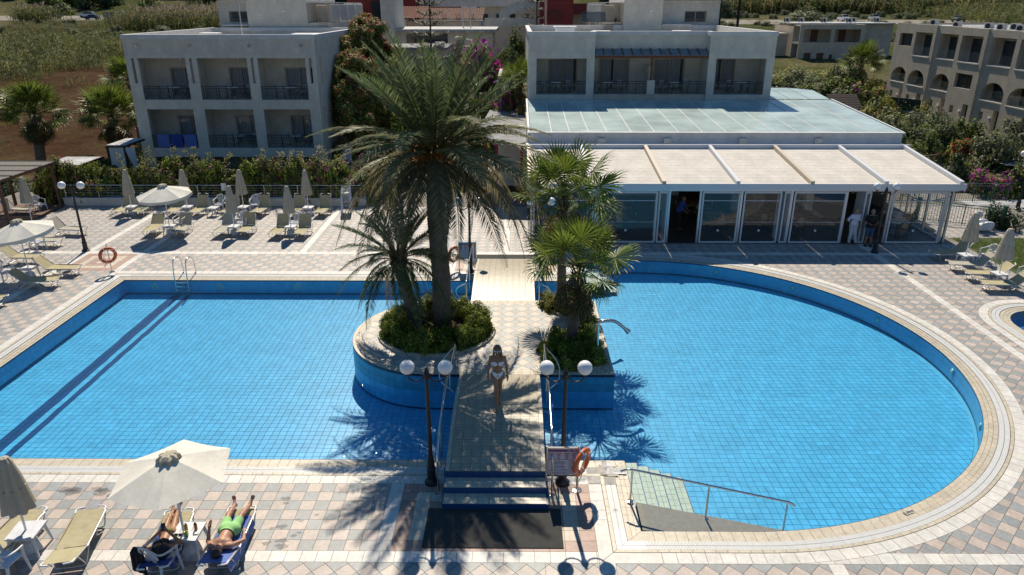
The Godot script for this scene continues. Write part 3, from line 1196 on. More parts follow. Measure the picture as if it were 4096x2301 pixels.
func notice_board(label: String, at: Vector3, turn: float):
	var o := thing("notice_board", label, "sign", at, turn, "pool rules boards")
	var fr := MB.new()
	for x in [-0.36, 0.36]:
		fr.tube([V(x, 0.0, 0), V(x, 1.28, 0)], 0.022, 10)
	fr.bar(V(-0.36, 1.24, 0), V(0.36, 1.24, 0), 0.03, 0.03)
	fr.bar(V(-0.36, 0.50, 0), V(0.36, 0.50, 0), 0.03, 0.03)
	put("frame", fr, M.steel, o)
	var pn := MB.new()
	pn.box(V(0, 0.87, 0), V(0.70, 0.70, 0.012))
	var panel := put("panel", pn, M.board, o)
	var hd := MB.new()
	hd.box(V(0, 1.165, 0.0085), V(0.66, 0.062, 0.003))
	put("header", hd, M.print_red, panel)
	var w := MB.new()
	w.box(V(0.13, 1.165, 0.0115), V(0.10, 0.04, 0.002))
	w.box(V(0.27, 1.165, 0.0115), V(0.10, 0.04, 0.002))
	put("time_field", w, M.board, panel)
	word("SWIMMING POOL", panel, V(-0.13, 1.165, 0.0125), 0.042, M.print_blue)
	word("08:30", panel, V(0.13, 1.165, 0.0145), 0.034, M.print_blue)
	word("18:30", panel, V(0.27, 1.165, 0.0145), 0.034, M.print_blue)
	var cards := [[-0.26, 1.02], [-0.09, 1.02], [0.09, 1.02], [0.26, 1.02], [0.26, 0.82], [0.26, 0.63]]
	for c in cards:
		var q := MB.new()
		for e in [[0, 0.085, 0.135, 0.006], [0, -0.085, 0.135, 0.006], [0.065, 0, 0.006, 0.17], [-0.065, 0, 0.006, 0.17], [0, 0.066, 0.125, 0.03]]:
			q.box(V(c[0] + e[0], c[1] + e[1], 0.008), V(e[2], e[3], 0.003))
		put("warning_card", q, M.print_red if c[1] < 0.7 else M.print_orange, panel)
		word("ATTENTION", panel, V(c[0], c[1] + 0.066, 0.0105), 0.02, M.board)
		var s := MB.new()
		var pts := []
		for i in 17:
			pts.append(V(c[0] + 0.036 * cos(TAU * i / 16), c[1] + 0.008 + 0.036 * sin(TAU * i / 16), 0.009))
		s.tube(pts, 0.004, 4, false)
		s.bar(V(c[0] - 0.025, c[1] + 0.03, 0.009), V(c[0] + 0.025, c[1] - 0.014, 0.009), 0.006, 0.004, V(0, 0, 1))
		put("pictogram", s, M.print_red, panel)
		var fig := MB.new()
		fig.bar(V(c[0] - 0.02, c[1] + 0.0, 0.0085), V(c[0] + 0.015, c[1] + 0.012, 0.0085), 0.014, 0.004, V(0, 0, 1))
		fig.ball(V(c[0] + 0.02, c[1] + 0.02, 0.009), 0.007, 5, 8)
		for k in 2:
			fig.box(V(c[0], c[1] - 0.048 - 0.018 * k, 0.008), V(0.08 - 0.02 * k, 0.008, 0.003))
		put("symbol", fig, M.print_blue, panel)
	var bx := MB.new()
	for e in [[-0.085, 0.93, 0.48, 0.006], [-0.085, 0.545, 0.48, 0.006], [-0.325, 0.7375, 0.006, 0.385], [0.155, 0.7375, 0.006, 0.385]]:
		bx.box(V(e[0], e[1], 0.008), V(e[2], e[3], 0.003))
	put("text_frame", bx, M.print_red, panel)
	var tr := MB.new()
	tr.flat(V(-0.115, 0.895, 0.009), V(-0.055, 0.895, 0.009), V(-0.085, 0.945, 0.009), V(0, 0, 1))
	mk("print_yellow", 0.5, 0.35, 0.08, 0.6)
	put("warning_triangle", tr, M.print_yellow, panel)
	var ln := MB.new()
	for i in 14:
		if i in [4, 8, 11]:
			continue
		var wd: float = [0.30, 0.24, 0.34, 0.22, 0, 0.17, 0.22, 0.27, 0, 0.34, 0.40, 0, 0.38, 0.28][i]
		var x := -0.085 - wd / 2
		while x < -0.085 + wd / 2:
			var l := rnd(0.015, 0.05)
			ln.box(V(x + l / 2, 0.875 - i * 0.0235, 0.008), V(l, 0.010, 0.003))
			x += l + 0.008
	put("text_lines", ln, M.print_blue, panel)

func word(s: String, parent: Node, at: Vector3, size: float, m: Material, turn := Vector3.ZERO, depth := 0.003) -> MeshInstance3D:
	var t := TextMesh.new()
	t.text = s
	var f := SystemFont.new()
	f.font_names = PackedStringArray(["Droid Sans"])
	f.font_weight = 700
	t.font = f
	t.font_size = 48
	t.pixel_size = size / 36.0
	t.depth = depth
	t.curve_step = 4.0
	var o := MeshInstance3D.new()
	o.name = "lettering"
	o.mesh = t
	o.material_override = m
	parent.add_child(o, true)
	o.position = at
	o.rotation_degrees = turn
	return o

func fittings():
	var lp := lamp_proto()
	var spots := [[-1.98, -14.0, 0.0, "twin-globe black lamp post beside the front bridge steps, left of them"], [1.10, -14.0, 0.0, "twin-globe black lamp post behind the rules board at the front bridge steps"],
		[-1.93, -28.3, 0.0, "twin-globe black lamp post behind the hanging fronds of the tall palm"], [1.0, -28.3, 0.0, "twin-globe black lamp post half hidden behind the fan palms"],
		[-19.7, -30.95, 0.0, "lone twin-globe black lamp post on the deck by the rows of loungers"], [16.3, -30.95, 0.0, "twin-globe black lamp post in front of the restaurant glazing"],
		[27.6, -38.4, 0.0, "twin-globe black lamp post among the bougainvillea beside the lawn"]]
	for i in spots.size():
		var s: Array = spots[i]
		if i == 0:
			lp.position = V(s[0], 0, s[1]); lp.set_meta("label", s[3])
		else:
			copy(lp, s[3], V(s[0], 0, s[1]), s[2])
	# life rings on stands
	var lr := life_ring_proto()
	lr.position = V(-17.02, 0.78, -28.1); lr.rotation = Vector3(0, 0.75, 0)
	lr.set_meta("label", "orange life ring on a pole at the far corner of the pool")
	var stands := [[-17.05, -28.2, 1.25, "steel pole carrying the life ring at the far pool corner"], [-2.42, -28.55, 1.2, "steel pole of the life ring beside the far rules board"], [1.42, -13.74, 1.15, "steel pole of the life ring beside the front rules board"]]
	for s in stands:
		var o := thing("ring_stand", s[3], "pole", V(s[0], 0, s[1]), 0, "life ring stands")
		put("pole", tubes([[V(0, 0.01, 0), V(0, s[2], 0)]], 0.024, 10), M.steel, o)
		put("base_plate", one(func(b): b.lathe([Vector2(0.11, 0.0), Vector2(0.11, 0.012), Vector2(0.03, 0.02)], 14, V(0, 0.002, 0))), M.steel, o)
		put("hook", tubes([[V(0, s[2] * 0.8, 0), V(0, s[2] * 0.8, 0.12), V(0, s[2] * 0.86, 0.14)]], 0.01, 6), M.steel, o)
	var r2 := copy(lr, "orange life ring edge-on beside the far rules board", V(-2.62, 0.72, -28.5), 0.9)
	var r3 := copy(lr, "orange life ring with rope hanging beside the front rules board", V(1.50, 0.86, -13.62), 0.0)
	r3.rotation = Vector3(0.1, 0.95, -0.1)
	notice_board("white pool rules board with pictograms beside the front bridge steps", V(1.06, 0, -13.62), 0.0)
	notice_board("white pool rules board with pictograms beside the far bridge handrail", V(-2.05, 0, -28.5), 0.0)
	# depth marks set in the coping
	for d in [["1.40m", V(-4.92, -0.018, -14.72), 0.0, "depth_mark"], ["1.10m", V(2.18, -0.018, -14.72), 0.0, ""], ["0.90m", V(8.75, -0.018, -13.02), 24.0, ""], ["1.40m", V(-5.12, IH + 0.004, -21.1), 90.0, ""]]:
		var t := thing("depth_mark", "black %s depth mark %s" % [d[0], {"1.10m": "on the coping by the pool steps", "0.90m": "on the coping of the round pool", "1.40m": "on the coping of the long pool"}[d[0]] if d[1].y < 0 else "on the island edge"], "marking", d[1], deg_to_rad(d[2]))
		var pl := MB.new()
		pl.col = Color(0.70, 0.66, 0.58)
		pl.box(V(0, 0.001, 0), V(0.24, 0.006, 0.105))
		put("tile", pl, M.cope, t)
		word(d[0], t, V(0, 0.006, 0), 0.075, M.black, Vector3(-90, 0, 0))
	# pool ladder
	var ld := thing("pool_ladder", "steel ladder hooked over the far edge of the long pool", "ladder", V(-13.72, 0, ZC - 6.2))
	for s in [-1, 1]:
		var x: float = s * 0.26
		put("rail", tubes([rounded([V(x, 0.0, -0.78), V(x, 0.62, -0.72), V(x, 0.86, -0.42), V(x, 0.82, -0.02), V(x, 0.3, 0.09), V(x, -0.58, 0.09)], 0.16)], 0.022, 10), M.steel, ld)
		put("flange", one(func(b): b.lathe([Vector2(0.07, 0.0), Vector2(0.07, 0.01), Vector2(0.03, 0.02)], 12, V(x, 0.003, -0.78))), M.steel, ld)
	for k in 3:
		put("tread", boxes([[V(-0.26, -0.12 - k * 0.17, 0.06), V(0.26, -0.09 - k * 0.17, 0.13)]]), M.steel, ld)
	# ramp rail
	var rr := thing("ramp_handrail", "sloping steel handrail along the grey pool ramp", "handrail")
	put("rail", tubes([rounded([V(2.35, 0.78, -13.38), V(2.5, 0.86, -13.36), V(2.75, 0.84, -13.32), V(6.02, 0.36, -12.86), V(6.12, 0.28, -12.84)], 0.08)], 0.026, 10), M.steel, rr)
	for p in [[2.6, -13.34, 0.86, 0.0], [4.28, -13.11, 0.62, -0.3], [5.96, -12.87, 0.37, -0.58]]:
		put("post", tubes([[V(p[0], p[3], p[1]), V(p[0], p[2], p[1])]], 0.024, 10), M.steel, rr)
		put("flange", one(func(b): b.lathe([Vector2(0.075, 0.0), Vector2(0.075, 0.01), Vector2(0.03, 0.02)], 12, V(p[0], p[3] + 0.003, p[1]))), M.steel, rr)
	# water spouts on the island
	for z in [-19.25, -23.5]:
		var s := thing("water_spout", "bent steel water spout over the round pool " + ("beside the front planting bed" if z > -20 else "behind the fan palm trunks"), "spout", V(2.42, IH, z), 0, "pool water spouts")
		put("pipe", tubes([rounded([V(0, 0.0, 0), V(0, 1.3, 0), V(0.5, 1.32, 0), V(0.85, 1.02, 0)], 0.16, 5)], 0.05, 12), M.steel, s)
		put("nozzle", one(func(b): b.tube([V(0.80, 1.06, 0), V(0.92, 0.95, 0)], [0.055, 0.085], 12)), M.steel, s)
		put("flange", one(func(b): b.lathe([Vector2(0.11, 0.0), Vector2(0.11, 0.015), Vector2(0.05, 0.03)], 14)), M.steel, s)
	# underwater lamps in the pool wall
	for x in [-14.9, -12.2, -9.0, -5.6, -2.0]:
		var u := thing("underwater_light", "%s round light from the left in the far wall of the long pool" % ["first", "second", "third", "fourth", "fifth"][[-14.9, -12.2, -9.0, -5.6, -2.0].find(x)], "light", V(x, -0.30, ZC - 6.19), 0, "round lights in the pool wall")
		put("lens", one(func(b): b.ball(Vector3.ZERO, 0.12, 8, 16, V(1, 1, 0.25))), mk("lens", 0.16, 0.45, 0.50, 0.2), u)
		put("rim", one(func(b):
			var pts := []
			for i in 17:
				pts.append(V(0.125 * cos(TAU * i / 16), 0.125 * sin(TAU * i / 16), 0.005))
			b.tube(pts, 0.014, 5, false)), M.alu_white, u)
	for k in 5:
		var a := [-1.15, -0.78, -0.35, 0.12, 0.5][k] as float
		var u := thing("underwater_light", "%s round light from the restaurant end in the curved pool wall" % ["first", "second", "third", "fourth", "fifth"][k], "light", V(5.1 + 8.74 * cos(a), -0.30, ZC + 8.74 * sin(a)), -a - PI / 2, "round lights in the round pool wall")
		put("lens", one(func(b): b.ball(Vector3.ZERO, 0.12, 8, 16, V(1, 1, 0.25))), M.lens, u)

func wall_xy(b: MB, x0: float, x1: float, y0: float, y1: float, z0: float, z1: float, holes: Array):
	# a wall across x and y with rectangular openings [x0, y0, x1, y1]
	var xs := [x0, x1]
	var ys := [y0, y1]
	for h in holes:
		for k in [0, 2]:
			if h[k] > x0 and h[k] < x1 and not xs.has(h[k]): xs.append(h[k])
		for k in [1, 3]:
			if h[k] > y0 and h[k] < y1 and not ys.has(h[k]): ys.append(h[k])
	xs.sort(); ys.sort()
	for j in ys.size() - 1:
		var run := -1
		for i in xs.size():
			var solid := i < xs.size() - 1
			if solid:
				var c := Vector2((xs[i] + xs[i + 1]) / 2, (ys[j] + ys[j + 1]) / 2)
				for h in holes:
					if c.x > h[0] and c.x < h[2] and c.y > h[1] and c.y < h[3]:
						solid = false
			if solid and run < 0:
				run = i
			elif not solid and run >= 0:
				b.span(V(xs[run], ys[j], z0), V(xs[i], ys[j + 1], z1))
				run = -1

func railing(parent: Node, a: Vector3, b: Vector3, h := 0.85, m: Material = null, step := 0.115) -> MeshInstance3D:
	var r := MB.new()
	var d := (b - a)
	var n := maxi(2, roundi(d.length() / step))
	r.bar(a + V(0, h, 0), b + V(0, h, 0), 0.045, 0.04)
	r.bar(a + V(0, h - 0.13, 0), b + V(0, h - 0.13, 0), 0.025, 0.025)
	r.bar(a + V(0, 0.08, 0), b + V(0, 0.08, 0), 0.025, 0.025)
	for i in n + 1:
		var p := a.lerp(b, float(i) / n)
		var t := 0.04 if i % 8 == 0 or i == n else 0.016
		r.box(p + V(0, h / 2 + (0 if t > 0.03 else -0.03), 0), V(t, h - (0.02 if t > 0.03 else 0.1), t))
	return put("railing", r, m if m else M.iron, parent)

func sliding_door(parent: Node, x0: float, x1: float, y0: float, y1: float, z: float, curt := 0):
	# frame standing proud of the wall at z, two leaves, curtain and dim room behind the glass
	var f := MB.new()
	var t := 0.06
	for e in [[x0, x0 + t, y0, y1], [x1 - t, x1, y0, y1], [x0 + t, x1 - t, y1 - t, y1], [x0 + t, x1 - t, y0, y0 + 0.05]]:
		f.span(V(e[0], e[2], z - 0.06), V(e[1], e[3], z + 0.05))
	var fr := put("door_frame", f, M.brown_alu, parent)
	put("lintel", boxes([[V(x0 - 0.03, y1 + 0.001, z - 0.05), V(x1 + 0.01, y1 + 0.33, z + 0.054)]]), M.plaster, fr)
	var mid := (x0 + x1) / 2
	for s in 2:
		var a := x0 + t if s == 0 else mid - 0.03
		var b := mid + 0.03 if s == 0 else x1 - t
		var zz := z + (0.02 if s == 0 else -0.03)
		var l := MB.new()
		for e in [[a, a + 0.05, y0 + 0.05, y1 - t], [b - 0.05, b, y0 + 0.05, y1 - t], [a + 0.05, b - 0.05, y1 - t - 0.05, y1 - t], [a + 0.05, b - 0.05, y0 + 0.05, y0 + 0.12], [a + 0.05, b - 0.05, y0 + 0.78, y0 + 0.82]]:
			if e[3] - e[2] < 0.05 and s == (curt + 1) % 2:
				continue
			l.span(V(e[0], e[2], zz - 0.018), V(e[1], e[3], zz + 0.018))
		put("sash", l, M.brown_alu, fr)
		var g := MB.new()
		g.quad(V(a + 0.05, y0 + 0.12, zz), V(b - 0.05, y0 + 0.12, zz), V(b - 0.05, y1 - t - 0.05, zz), V(a + 0.05, y1 - t - 0.05, zz), V(0, 0, 1))
		put("pane", g, M.glass, fr)
		var c := MB.new()
		var n := 14
		var full := s == curt % 2
		for i in n:
			var u := lerpf(a, b if full else a + (b - a) * 0.8, float(i) / n)
			var w := lerpf(a, b if full else a + (b - a) * 0.8, float(i + 1) / n)
			var q := z - 0.16 - 0.03 * (i % 2)
			var p := z - 0.16 - 0.03 * ((i + 1) % 2)
			c.quad(V(u, y0 + 0.06, q), V(w, y0 + 0.06, p), V(w, y1, p), V(u, y1, q), V(0, 0, 1))
		put("curtain", c, M.curtain, fr)
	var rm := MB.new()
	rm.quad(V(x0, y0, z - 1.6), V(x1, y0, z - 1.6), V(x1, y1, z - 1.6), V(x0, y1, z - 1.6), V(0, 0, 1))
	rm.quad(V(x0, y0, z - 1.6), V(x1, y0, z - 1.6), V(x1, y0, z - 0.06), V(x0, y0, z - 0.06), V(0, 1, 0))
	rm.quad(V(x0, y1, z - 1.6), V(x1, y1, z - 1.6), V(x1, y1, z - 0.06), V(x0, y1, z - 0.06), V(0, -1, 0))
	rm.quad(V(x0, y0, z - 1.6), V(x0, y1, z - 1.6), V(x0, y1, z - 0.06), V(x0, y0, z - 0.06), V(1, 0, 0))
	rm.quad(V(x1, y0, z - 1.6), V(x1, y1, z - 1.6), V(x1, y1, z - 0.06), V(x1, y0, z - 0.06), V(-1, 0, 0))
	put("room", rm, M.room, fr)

func window(parent: Node, x0: float, x1: float, y0: float, y1: float, z: float):
	var f := MB.new()
	for e in [[x0, x0 + 0.06, y0, y1], [x1 - 0.06, x1, y0, y1], [x0 + 0.06, x1 - 0.06, y1 - 0.06, y1], [x0 + 0.06, x1 - 0.06, y0, y0 + 0.06], [(x0 + x1) / 2 - 0.03, (x0 + x1) / 2 + 0.03, y0 + 0.06, y1 - 0.06]]:
		f.span(V(e[0], e[2], z - 0.02), V(e[1], e[3], z + 0.035))
	for k in 2:
		f.bar(V(x0, y0 + 0.12 + 0.13 * k, z + 0.06), V(x1, y0 + 0.12 + 0.13 * k, z + 0.06), 0.02, 0.02)
	var w := put("window", f, M.brown_alu, parent)
	for s in 2:
		var g := MB.new()
		var a := lerpf(x0, x1, s * 0.5) + 0.05
		var b := lerpf(x0, x1, s * 0.5 + 0.5) - 0.05
		g.quad(V(a, y0 + 0.05, z), V(b, y0 + 0.05, z), V(b, y1 - 0.05, z), V(a, y1 - 0.05, z), V(0, 0, 1))
		put("pane", g, M.glass, w)
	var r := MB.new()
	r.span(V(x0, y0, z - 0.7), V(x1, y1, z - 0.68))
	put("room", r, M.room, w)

var bal_table: Node3D
var bal_chair: Node3D

func balcony_set(x: float, y: float, z: float, where: String):
	if bal_table == null:
		bal_table = thing("balcony_table", "", "table", V(x, y, z), 0, "round tables on the balconies")
		put("table_top", one(func(b): b.lathe([Vector2(0.0, 0.68), Vector2(0.34, 0.68), Vector2(0.34, 0.71), Vector2(0.0, 0.715)], 20)), M.white, bal_table)
		for k in 3:
			var a := TAU * k / 3
			put("leg", tubes([[V(0.25 * cos(a), 0.0, 0.25 * sin(a)), V(0.04 * cos(a), 0.36, 0.04 * sin(a)), V(0.2 * cos(a), 0.68, 0.2 * sin(a))]], 0.012, 6), M.iron, bal_table)
		bal_chair = thing("balcony_chair", "", "chair", V(x - 0.7, y, z), 0, "folding chairs on the balconies")
		put("seat", boxes([[V(-0.22, 0.42, -0.2), V(0.22, 0.44, 0.2)]]), M.curtain, bal_chair)
		put("backrest", boxes([[V(-0.22, 0.62, -0.22), V(0.22, 0.82, -0.205)]]), M.curtain, bal_chair)
		for s in [-1, 1]:
			put("frame", tubes([[V(s * 0.24, 0, 0.2), V(s * 0.24, 0.43, -0.2), V(s * 0.24, 0.86, -0.21)], [V(s * 0.24, 0, -0.2), V(s * 0.24, 0.43, 0.2), V(s * 0.24, 0.62, 0.2)], [V(s * 0.24, 0.62, 0.22), V(s * 0.24, 0.62, -0.22)]], 0.014, 6), M.iron, bal_chair)
		bal_table.set_meta("label", "round white table on " + where)
		bal_chair.set_meta("label", "left folding chair on " + where)
	else:
		copy(bal_table, "round white table on " + where, V(x, y, z))
		copy(bal_chair, "left folding chair on " + where, V(x - 0.7, y, z), 0.5)
	copy(bal_chair, "right folding chair on " + where, V(x + 0.72, y, z - 0.1), -0.6)

func roof_box(parent: Node, x0: float, x1: float, z0: float, z1: float, y: float, top: float, t := 0.22):
	var r := MB.new()
	r.span(V(x0, y - 0.2, z1), V(x1, y, z0))
	put("roof", r, M.roofwhite, parent)
	var p := MB.new()
	p.span(V(x0, y, z1), V(x0 + t, top, z0)); p.span(V(x1 - t, y, z1), V(x1, top, z0))
	p.span(V(x0 + t, y, z0 - t), V(x1 - t, top, z0)); p.span(V(x0 + t, y, z1), V(x1 - t, top, z1 + t))
	put("parapet", p, M.plaster, parent)
	for e in [[x0 - 0.06, x0 + t + 0.03, z1 - 0.06, z0 + 0.06], [x1 - t - 0.03, x1 + 0.06, z1 - 0.06, z0 + 0.06], [x0 + t + 0.03, x1 - t - 0.03, z0 - t - 0.03, z0 + 0.06], [x0 + t + 0.03, x1 - t - 0.03, z1 - 0.06, z1 + t + 0.03]]:
		put("coping", boxes([[V(e[0], top, e[2]), V(e[1], top + 0.05, e[3])]]), M.cornice, parent)

func penthouse(o: Node, xa: float, xb: float, xs: float, xe: float, z: float, zb: float, flip: bool, wx0: float, wx1: float):
	# xa..xb tall stair wall, xs..xe lower room with a window, a louvred veranda on the other side
	var w := MB.new()
	var l := minf(xs, xe)
	var r := maxf(xs, xe)
	w.span(V(minf(xa, xb), 8.0, zb), V(maxf(xa, xb), 11.3, z))
	put("stair_block", w, M.plaster, o)
	var q := MB.new()
	wall_xy(q, l, r, 8.0, 10.62, z - 1.6, z - 1.35, [[wx0, 9.1, wx1, 10.0]])
	q.span(V(l, 8.0, zb), V(l + 0.25, 10.62, z - 1.6)); q.span(V(r - 0.25, 8.0, zb), V(r, 10.62, z - 1.6))
	q.span(V(l, 10.62, zb), V(r, 10.8, z - 1.2))
	put("roof_room", q, M.plaster, o)
	window(o, wx0, wx1, 9.1, 10.0, z - 1.42)
	# sloped canopy over the roof hatch
	var c := MB.new()
	var ca := minf(xb, xs) if not flip else maxf(xb, xs)
	c.span(V(minf(xa, xb) - 2.0 if flip else maxf(xa, xb), 8.9, z - 1.3), V(minf(xa, xb) if flip else maxf(xa, xb) + 2.4, 8.98, z + 0.3))
	put("hatch_canopy", c, M.cornice, o)
	# veranda: posts, roof of slats, four banks of louvres
	var va := maxf(xa, xb) if flip else minf(xa, xb) - 1.7
	var vb := maxf(xa, xb) + 1.7 if flip else minf(xa, xb)
	var rf := MB.new()
	for k in 42:
		var zz := z - 0.1 - k * 0.32
		rf.span(V(va, 10.62, zz - 0.12), V(vb, 10.66, zz + 0.12))
	rf.span(V(va, 10.5, z - 13.6), V(vb, 10.6, z - 13.5))
	put("slatted_roof", rf, M.alu_white, o)
	var ox := vb if flip else va
	var sx := 1.0 if flip else -1.0
	for k in 4:
		var za := z - 0.35 - k * 3.2
		var pst := MB.new()
		pst.span(V(ox - 0.05, 8.2, za - 0.05), V(ox + 0.05, 10.6, za + 0.05))
		put("post", pst, M.brown_alu, o)
		for s in 11:
			var lv := MB.new()
			lv.box(V(ox + sx * 0.12, 9.25 + s * 0.12, za - 1.6), V(0.02, 0.15, 3.0), Basis(Vector3.BACK, sx * -0.75))
			put("louvre", lv, M.alu_white, o)
	for s in 18:
		var lv := MB.new()
		lv.box(V(ox - sx * 0.5, 8.3 + s * 0.125, z - 0.1), V(0.8, 0.03, 0.06), Basis(Vector3.RIGHT, 0.6))
		put("screen_slat", lv, M.brown_alu, o)
	var bw := MB.new()
	bw.span(V(va, 8.0, z - 14.0), V(vb, 10.5, z - 13.8))
	put("veranda_wall", bw, M.plaster, o)
	bw = MB.new()
	bw.span(V(va, 8.0, z - 3.0), V(vb - 0.1 if flip else vb, 10.5, z - 2.8))
	put("veranda_wall", bw, M.plaster, o)
	var ex := MB.new()
	ex.lathe([Vector2(0.07, 0), Vector2(0.085, 0.03), Vector2(0.085, 0.42), Vector2(0.03, 0.5), Vector2(0.03, 0.58)], 12)
	var fe := put("fire_extinguisher", ex, mk("red", 0.35, 0.02, 0.015, 0.4))
	fe.position = V((minf(xa, xb) - 0.3) if not flip else (maxf(xa, xb) + 0.3), 8.9, z - 2.7)
	tag(fe, "red fire extinguisher hung by the rooftop louvres of the " + ("right" if flip else "left") + " hotel block", "fire extinguisher")
	var gl := MB.new()
	gl.ball(V((xa + xb) / 2 + 0.6, 10.0, z + 0.05), 0.13, 8, 12)
	put("wall_lamp", gl, M.globe, o)

func hotel_left():
	var o := thing("hotel_building", "cream three-storey hotel block with balconies and blue towels on one rail", "building", V(0, 0, 0), 0, "white hotel blocks")
	var z := -46.5
	var x0 := -24.38
	var x1 := -12.5
	var ops := [[-23.62, -20.65], [-19.94, -16.81], [-16.15, -13.16]]
	var floors := [[-1.2, 1.23], [1.80, 4.27], [4.86, 7.385]]
	var holes := []
	for f in floors:
		for a in ops:
			holes.append([a[0], f[0], a[1], f[1]])
	for s in [-24.03, -20.4, -16.57, -12.94]:
		holes.append([s, 5.87, s + 0.17, 7.385])
	var w := MB.new()
	wall_xy(w, x0, x1, -1.3, 8.5, z - 0.24, z, holes)
	put("front_wall", w, M.plaster, o)
	# side wall: slot openings beside the balconies, plain behind
	var sw := MB.new()
	for e in [[-1.3, 0.7], [1.23, 2.65], [4.27, 5.7], [7.385, 8.5]]:
		sw.span(V(x1 - 0.24, e[0], z - 1.5), V(x1, e[1], z - 0.8))
	sw.span(V(x1 - 0.24, -1.3, z - 0.8), V(x1, 8.5, z - 0.24))
	sw.span(V(x1 - 0.24, -1.3, z - 14.5), V(x1, 8.5, z - 1.5))
	put("side_wall", sw, M.plaster, o)
	put("side_wall", boxes([[V(x0, -1.3, z - 14.5), V(x0 + 0.24, 8.5, z - 0.24)]]), M.plaster, o)
	put("rear_wall", boxes([[V(x0 + 0.24, -1.3, z - 14.5), V(x1 - 0.24, 8.5, z - 14.26)]]), M.plaster, o)
	for f in floors.size():
		var y0: float = floors[f][0]
		var y1: float = floors[f][1]
		put("balcony_slab", boxes([[V(x0 + 0.24, y0 - 0.2, z - 1.85), V(x1 - 0.24, y0 - 0.002, z - 0.24)]]), M.plaster_white, o)
		put("balcony_ceiling", boxes([[V(x0 + 0.24, y1 + 0.003, z - 1.85), V(x1 - 0.24, y1 + 0.10, z - 0.24)]]), M.plaster_white, o)
		var bw := MB.new()
		var hs := []
		for a in ops:
			hs.append([a[1] - 1.95, y0, a[1] - 0.02, y0 + 2.12])
		wall_xy(bw, x0 + 0.24, x1 - 0.24, y0, y1 + 0.003, z - 2.0, z - 1.85, hs)
		put("balcony_wall", bw, M.plaster, o)
		for i in 2:
			put("partition", boxes([[V(ops[i][1] + 0.24, y0, z - 1.85), V(ops[i][1] + 0.44, y1, z - 0.24)]]), M.plaster, o)
		for i in 3:
			var a: Array = ops[i]
			if f > 0:
				railing(o, V(a[0], y0, z - 0.1), V(a[1], y0, z - 0.1), 0.82)
			sliding_door(o, a[1] - 1.95, a[1] - 0.02, y0, y0 + 1.85, z - 1.9, i + f)
			var gl := MB.new()
			gl.ball(V((a[0] + a[1]) / 2 + 0.4, y1 - 0.14, z - 1.78), 0.1, 6, 10)
			put("wall_lamp", gl, M.globe, o)
			if f > 0:
				balcony_set((a[0] + a[1]) / 2 + 0.2, y0, z - 0.75, "the %s %s-from-left balcony of the towel-hung block" % ["top" if f == 2 else "middle", ["first", "second", "third"][i]])
	# cornice band and roof
	for e in [[V(x0 - 0.05, 8.5, z - 0.26), V(x1 + 0.05, 8.77, z + 0.06)], [V(x1 - 0.24, 8.5, z - 14.55), V(x1 + 0.05, 8.77, z - 0.26)], [V(x0 - 0.05, 8.5, z - 14.55), V(x0 + 0.24, 8.77, z - 0.26)], [V(x0 + 0.24, 8.5, z - 14.55), V(x1 - 0.24, 8.77, z - 14.2)]]:
		put("cornice", boxes([e]), M.cornice, o)
	put("roof", boxes([[V(x0 + 0.24, 7.9, z - 14.2), V(x1 - 0.24, 8.05, z - 0.26)]]), M.roof_screed, o)
	for x in [-23.5, -20.2, -16.5, -13.3]:
		put("floodlight", one(func(b): b.tube([V(x, 8.2, z), V(x, 8.12, z + 0.16)], [0.05, 0.09], 8)), M.alu, o)
	for e in [[-21.5, -51.5, 1.0, 0.7], [-14.8, -50.2, 1.7, 0.9]]:
		var s := tag(put("roof_hatch", boxes([[V(e[0], 8.16, e[1] - e[3]), V(e[0] + e[2], 8.55, e[1])], [V(e[0] - 0.12, 8.62, e[1] - e[3] - 0.1), V(e[0] + e[2] + 0.12, 8.70, e[1] + 0.1)], [V(e[0] + e[2] * 0.4, 8.5, e[1] - e[3] * 0.6), V(e[0] + e[2] * 0.6, 8.64, e[1] - e[3] * 0.4)]]), M.white), ("small" if e[2] < 1.5 else "wide") + " white roof hatch on the left hotel block", "hatch")
	penthouse(o, -21.6, -16.8, -24.4, -21.0, -61.2, -71.0, true, -23.6, -21.9)
	var mast := tag(put("roof_mast", tubes([[V(-17.4, 8.05, -48.0), V(-17.4, 11.6, -48.0)]], 0.025, 6), M.alu), "thin metal mast on the roof of the left hotel block", "mast")
	# towels on the first middle balcony
	for k in 3:
		var x := [-23.3, -22.4, -21.55][k] as float
		var tb := MB.new()
		tb.col = Color(1, 1, 1)
		var wd := [0.78, 0.72, 0.78][k] as float
		tb.span(V(x, 1.85, z - 0.065), V(x + wd, 2.66, z - 0.05))
		tb.span(V(x, 2.65, z - 0.13), V(x + wd, 2.665, z - 0.05))
		tb.span(V(x, 2.08, z - 0.15), V(x + wd, 2.65, z - 0.135))
		tag(put("beach_towel", tb, M.blue_towel_pale if k != 1 else M.blue_towel), ["pale blue towel at the left end of the towel-hung balcony rail", "dark blue towel in the middle of the towel-hung balcony rail", "pale blue towel at the right end of the towel-hung balcony rail"][k], "towel", "towels on the balcony rail")

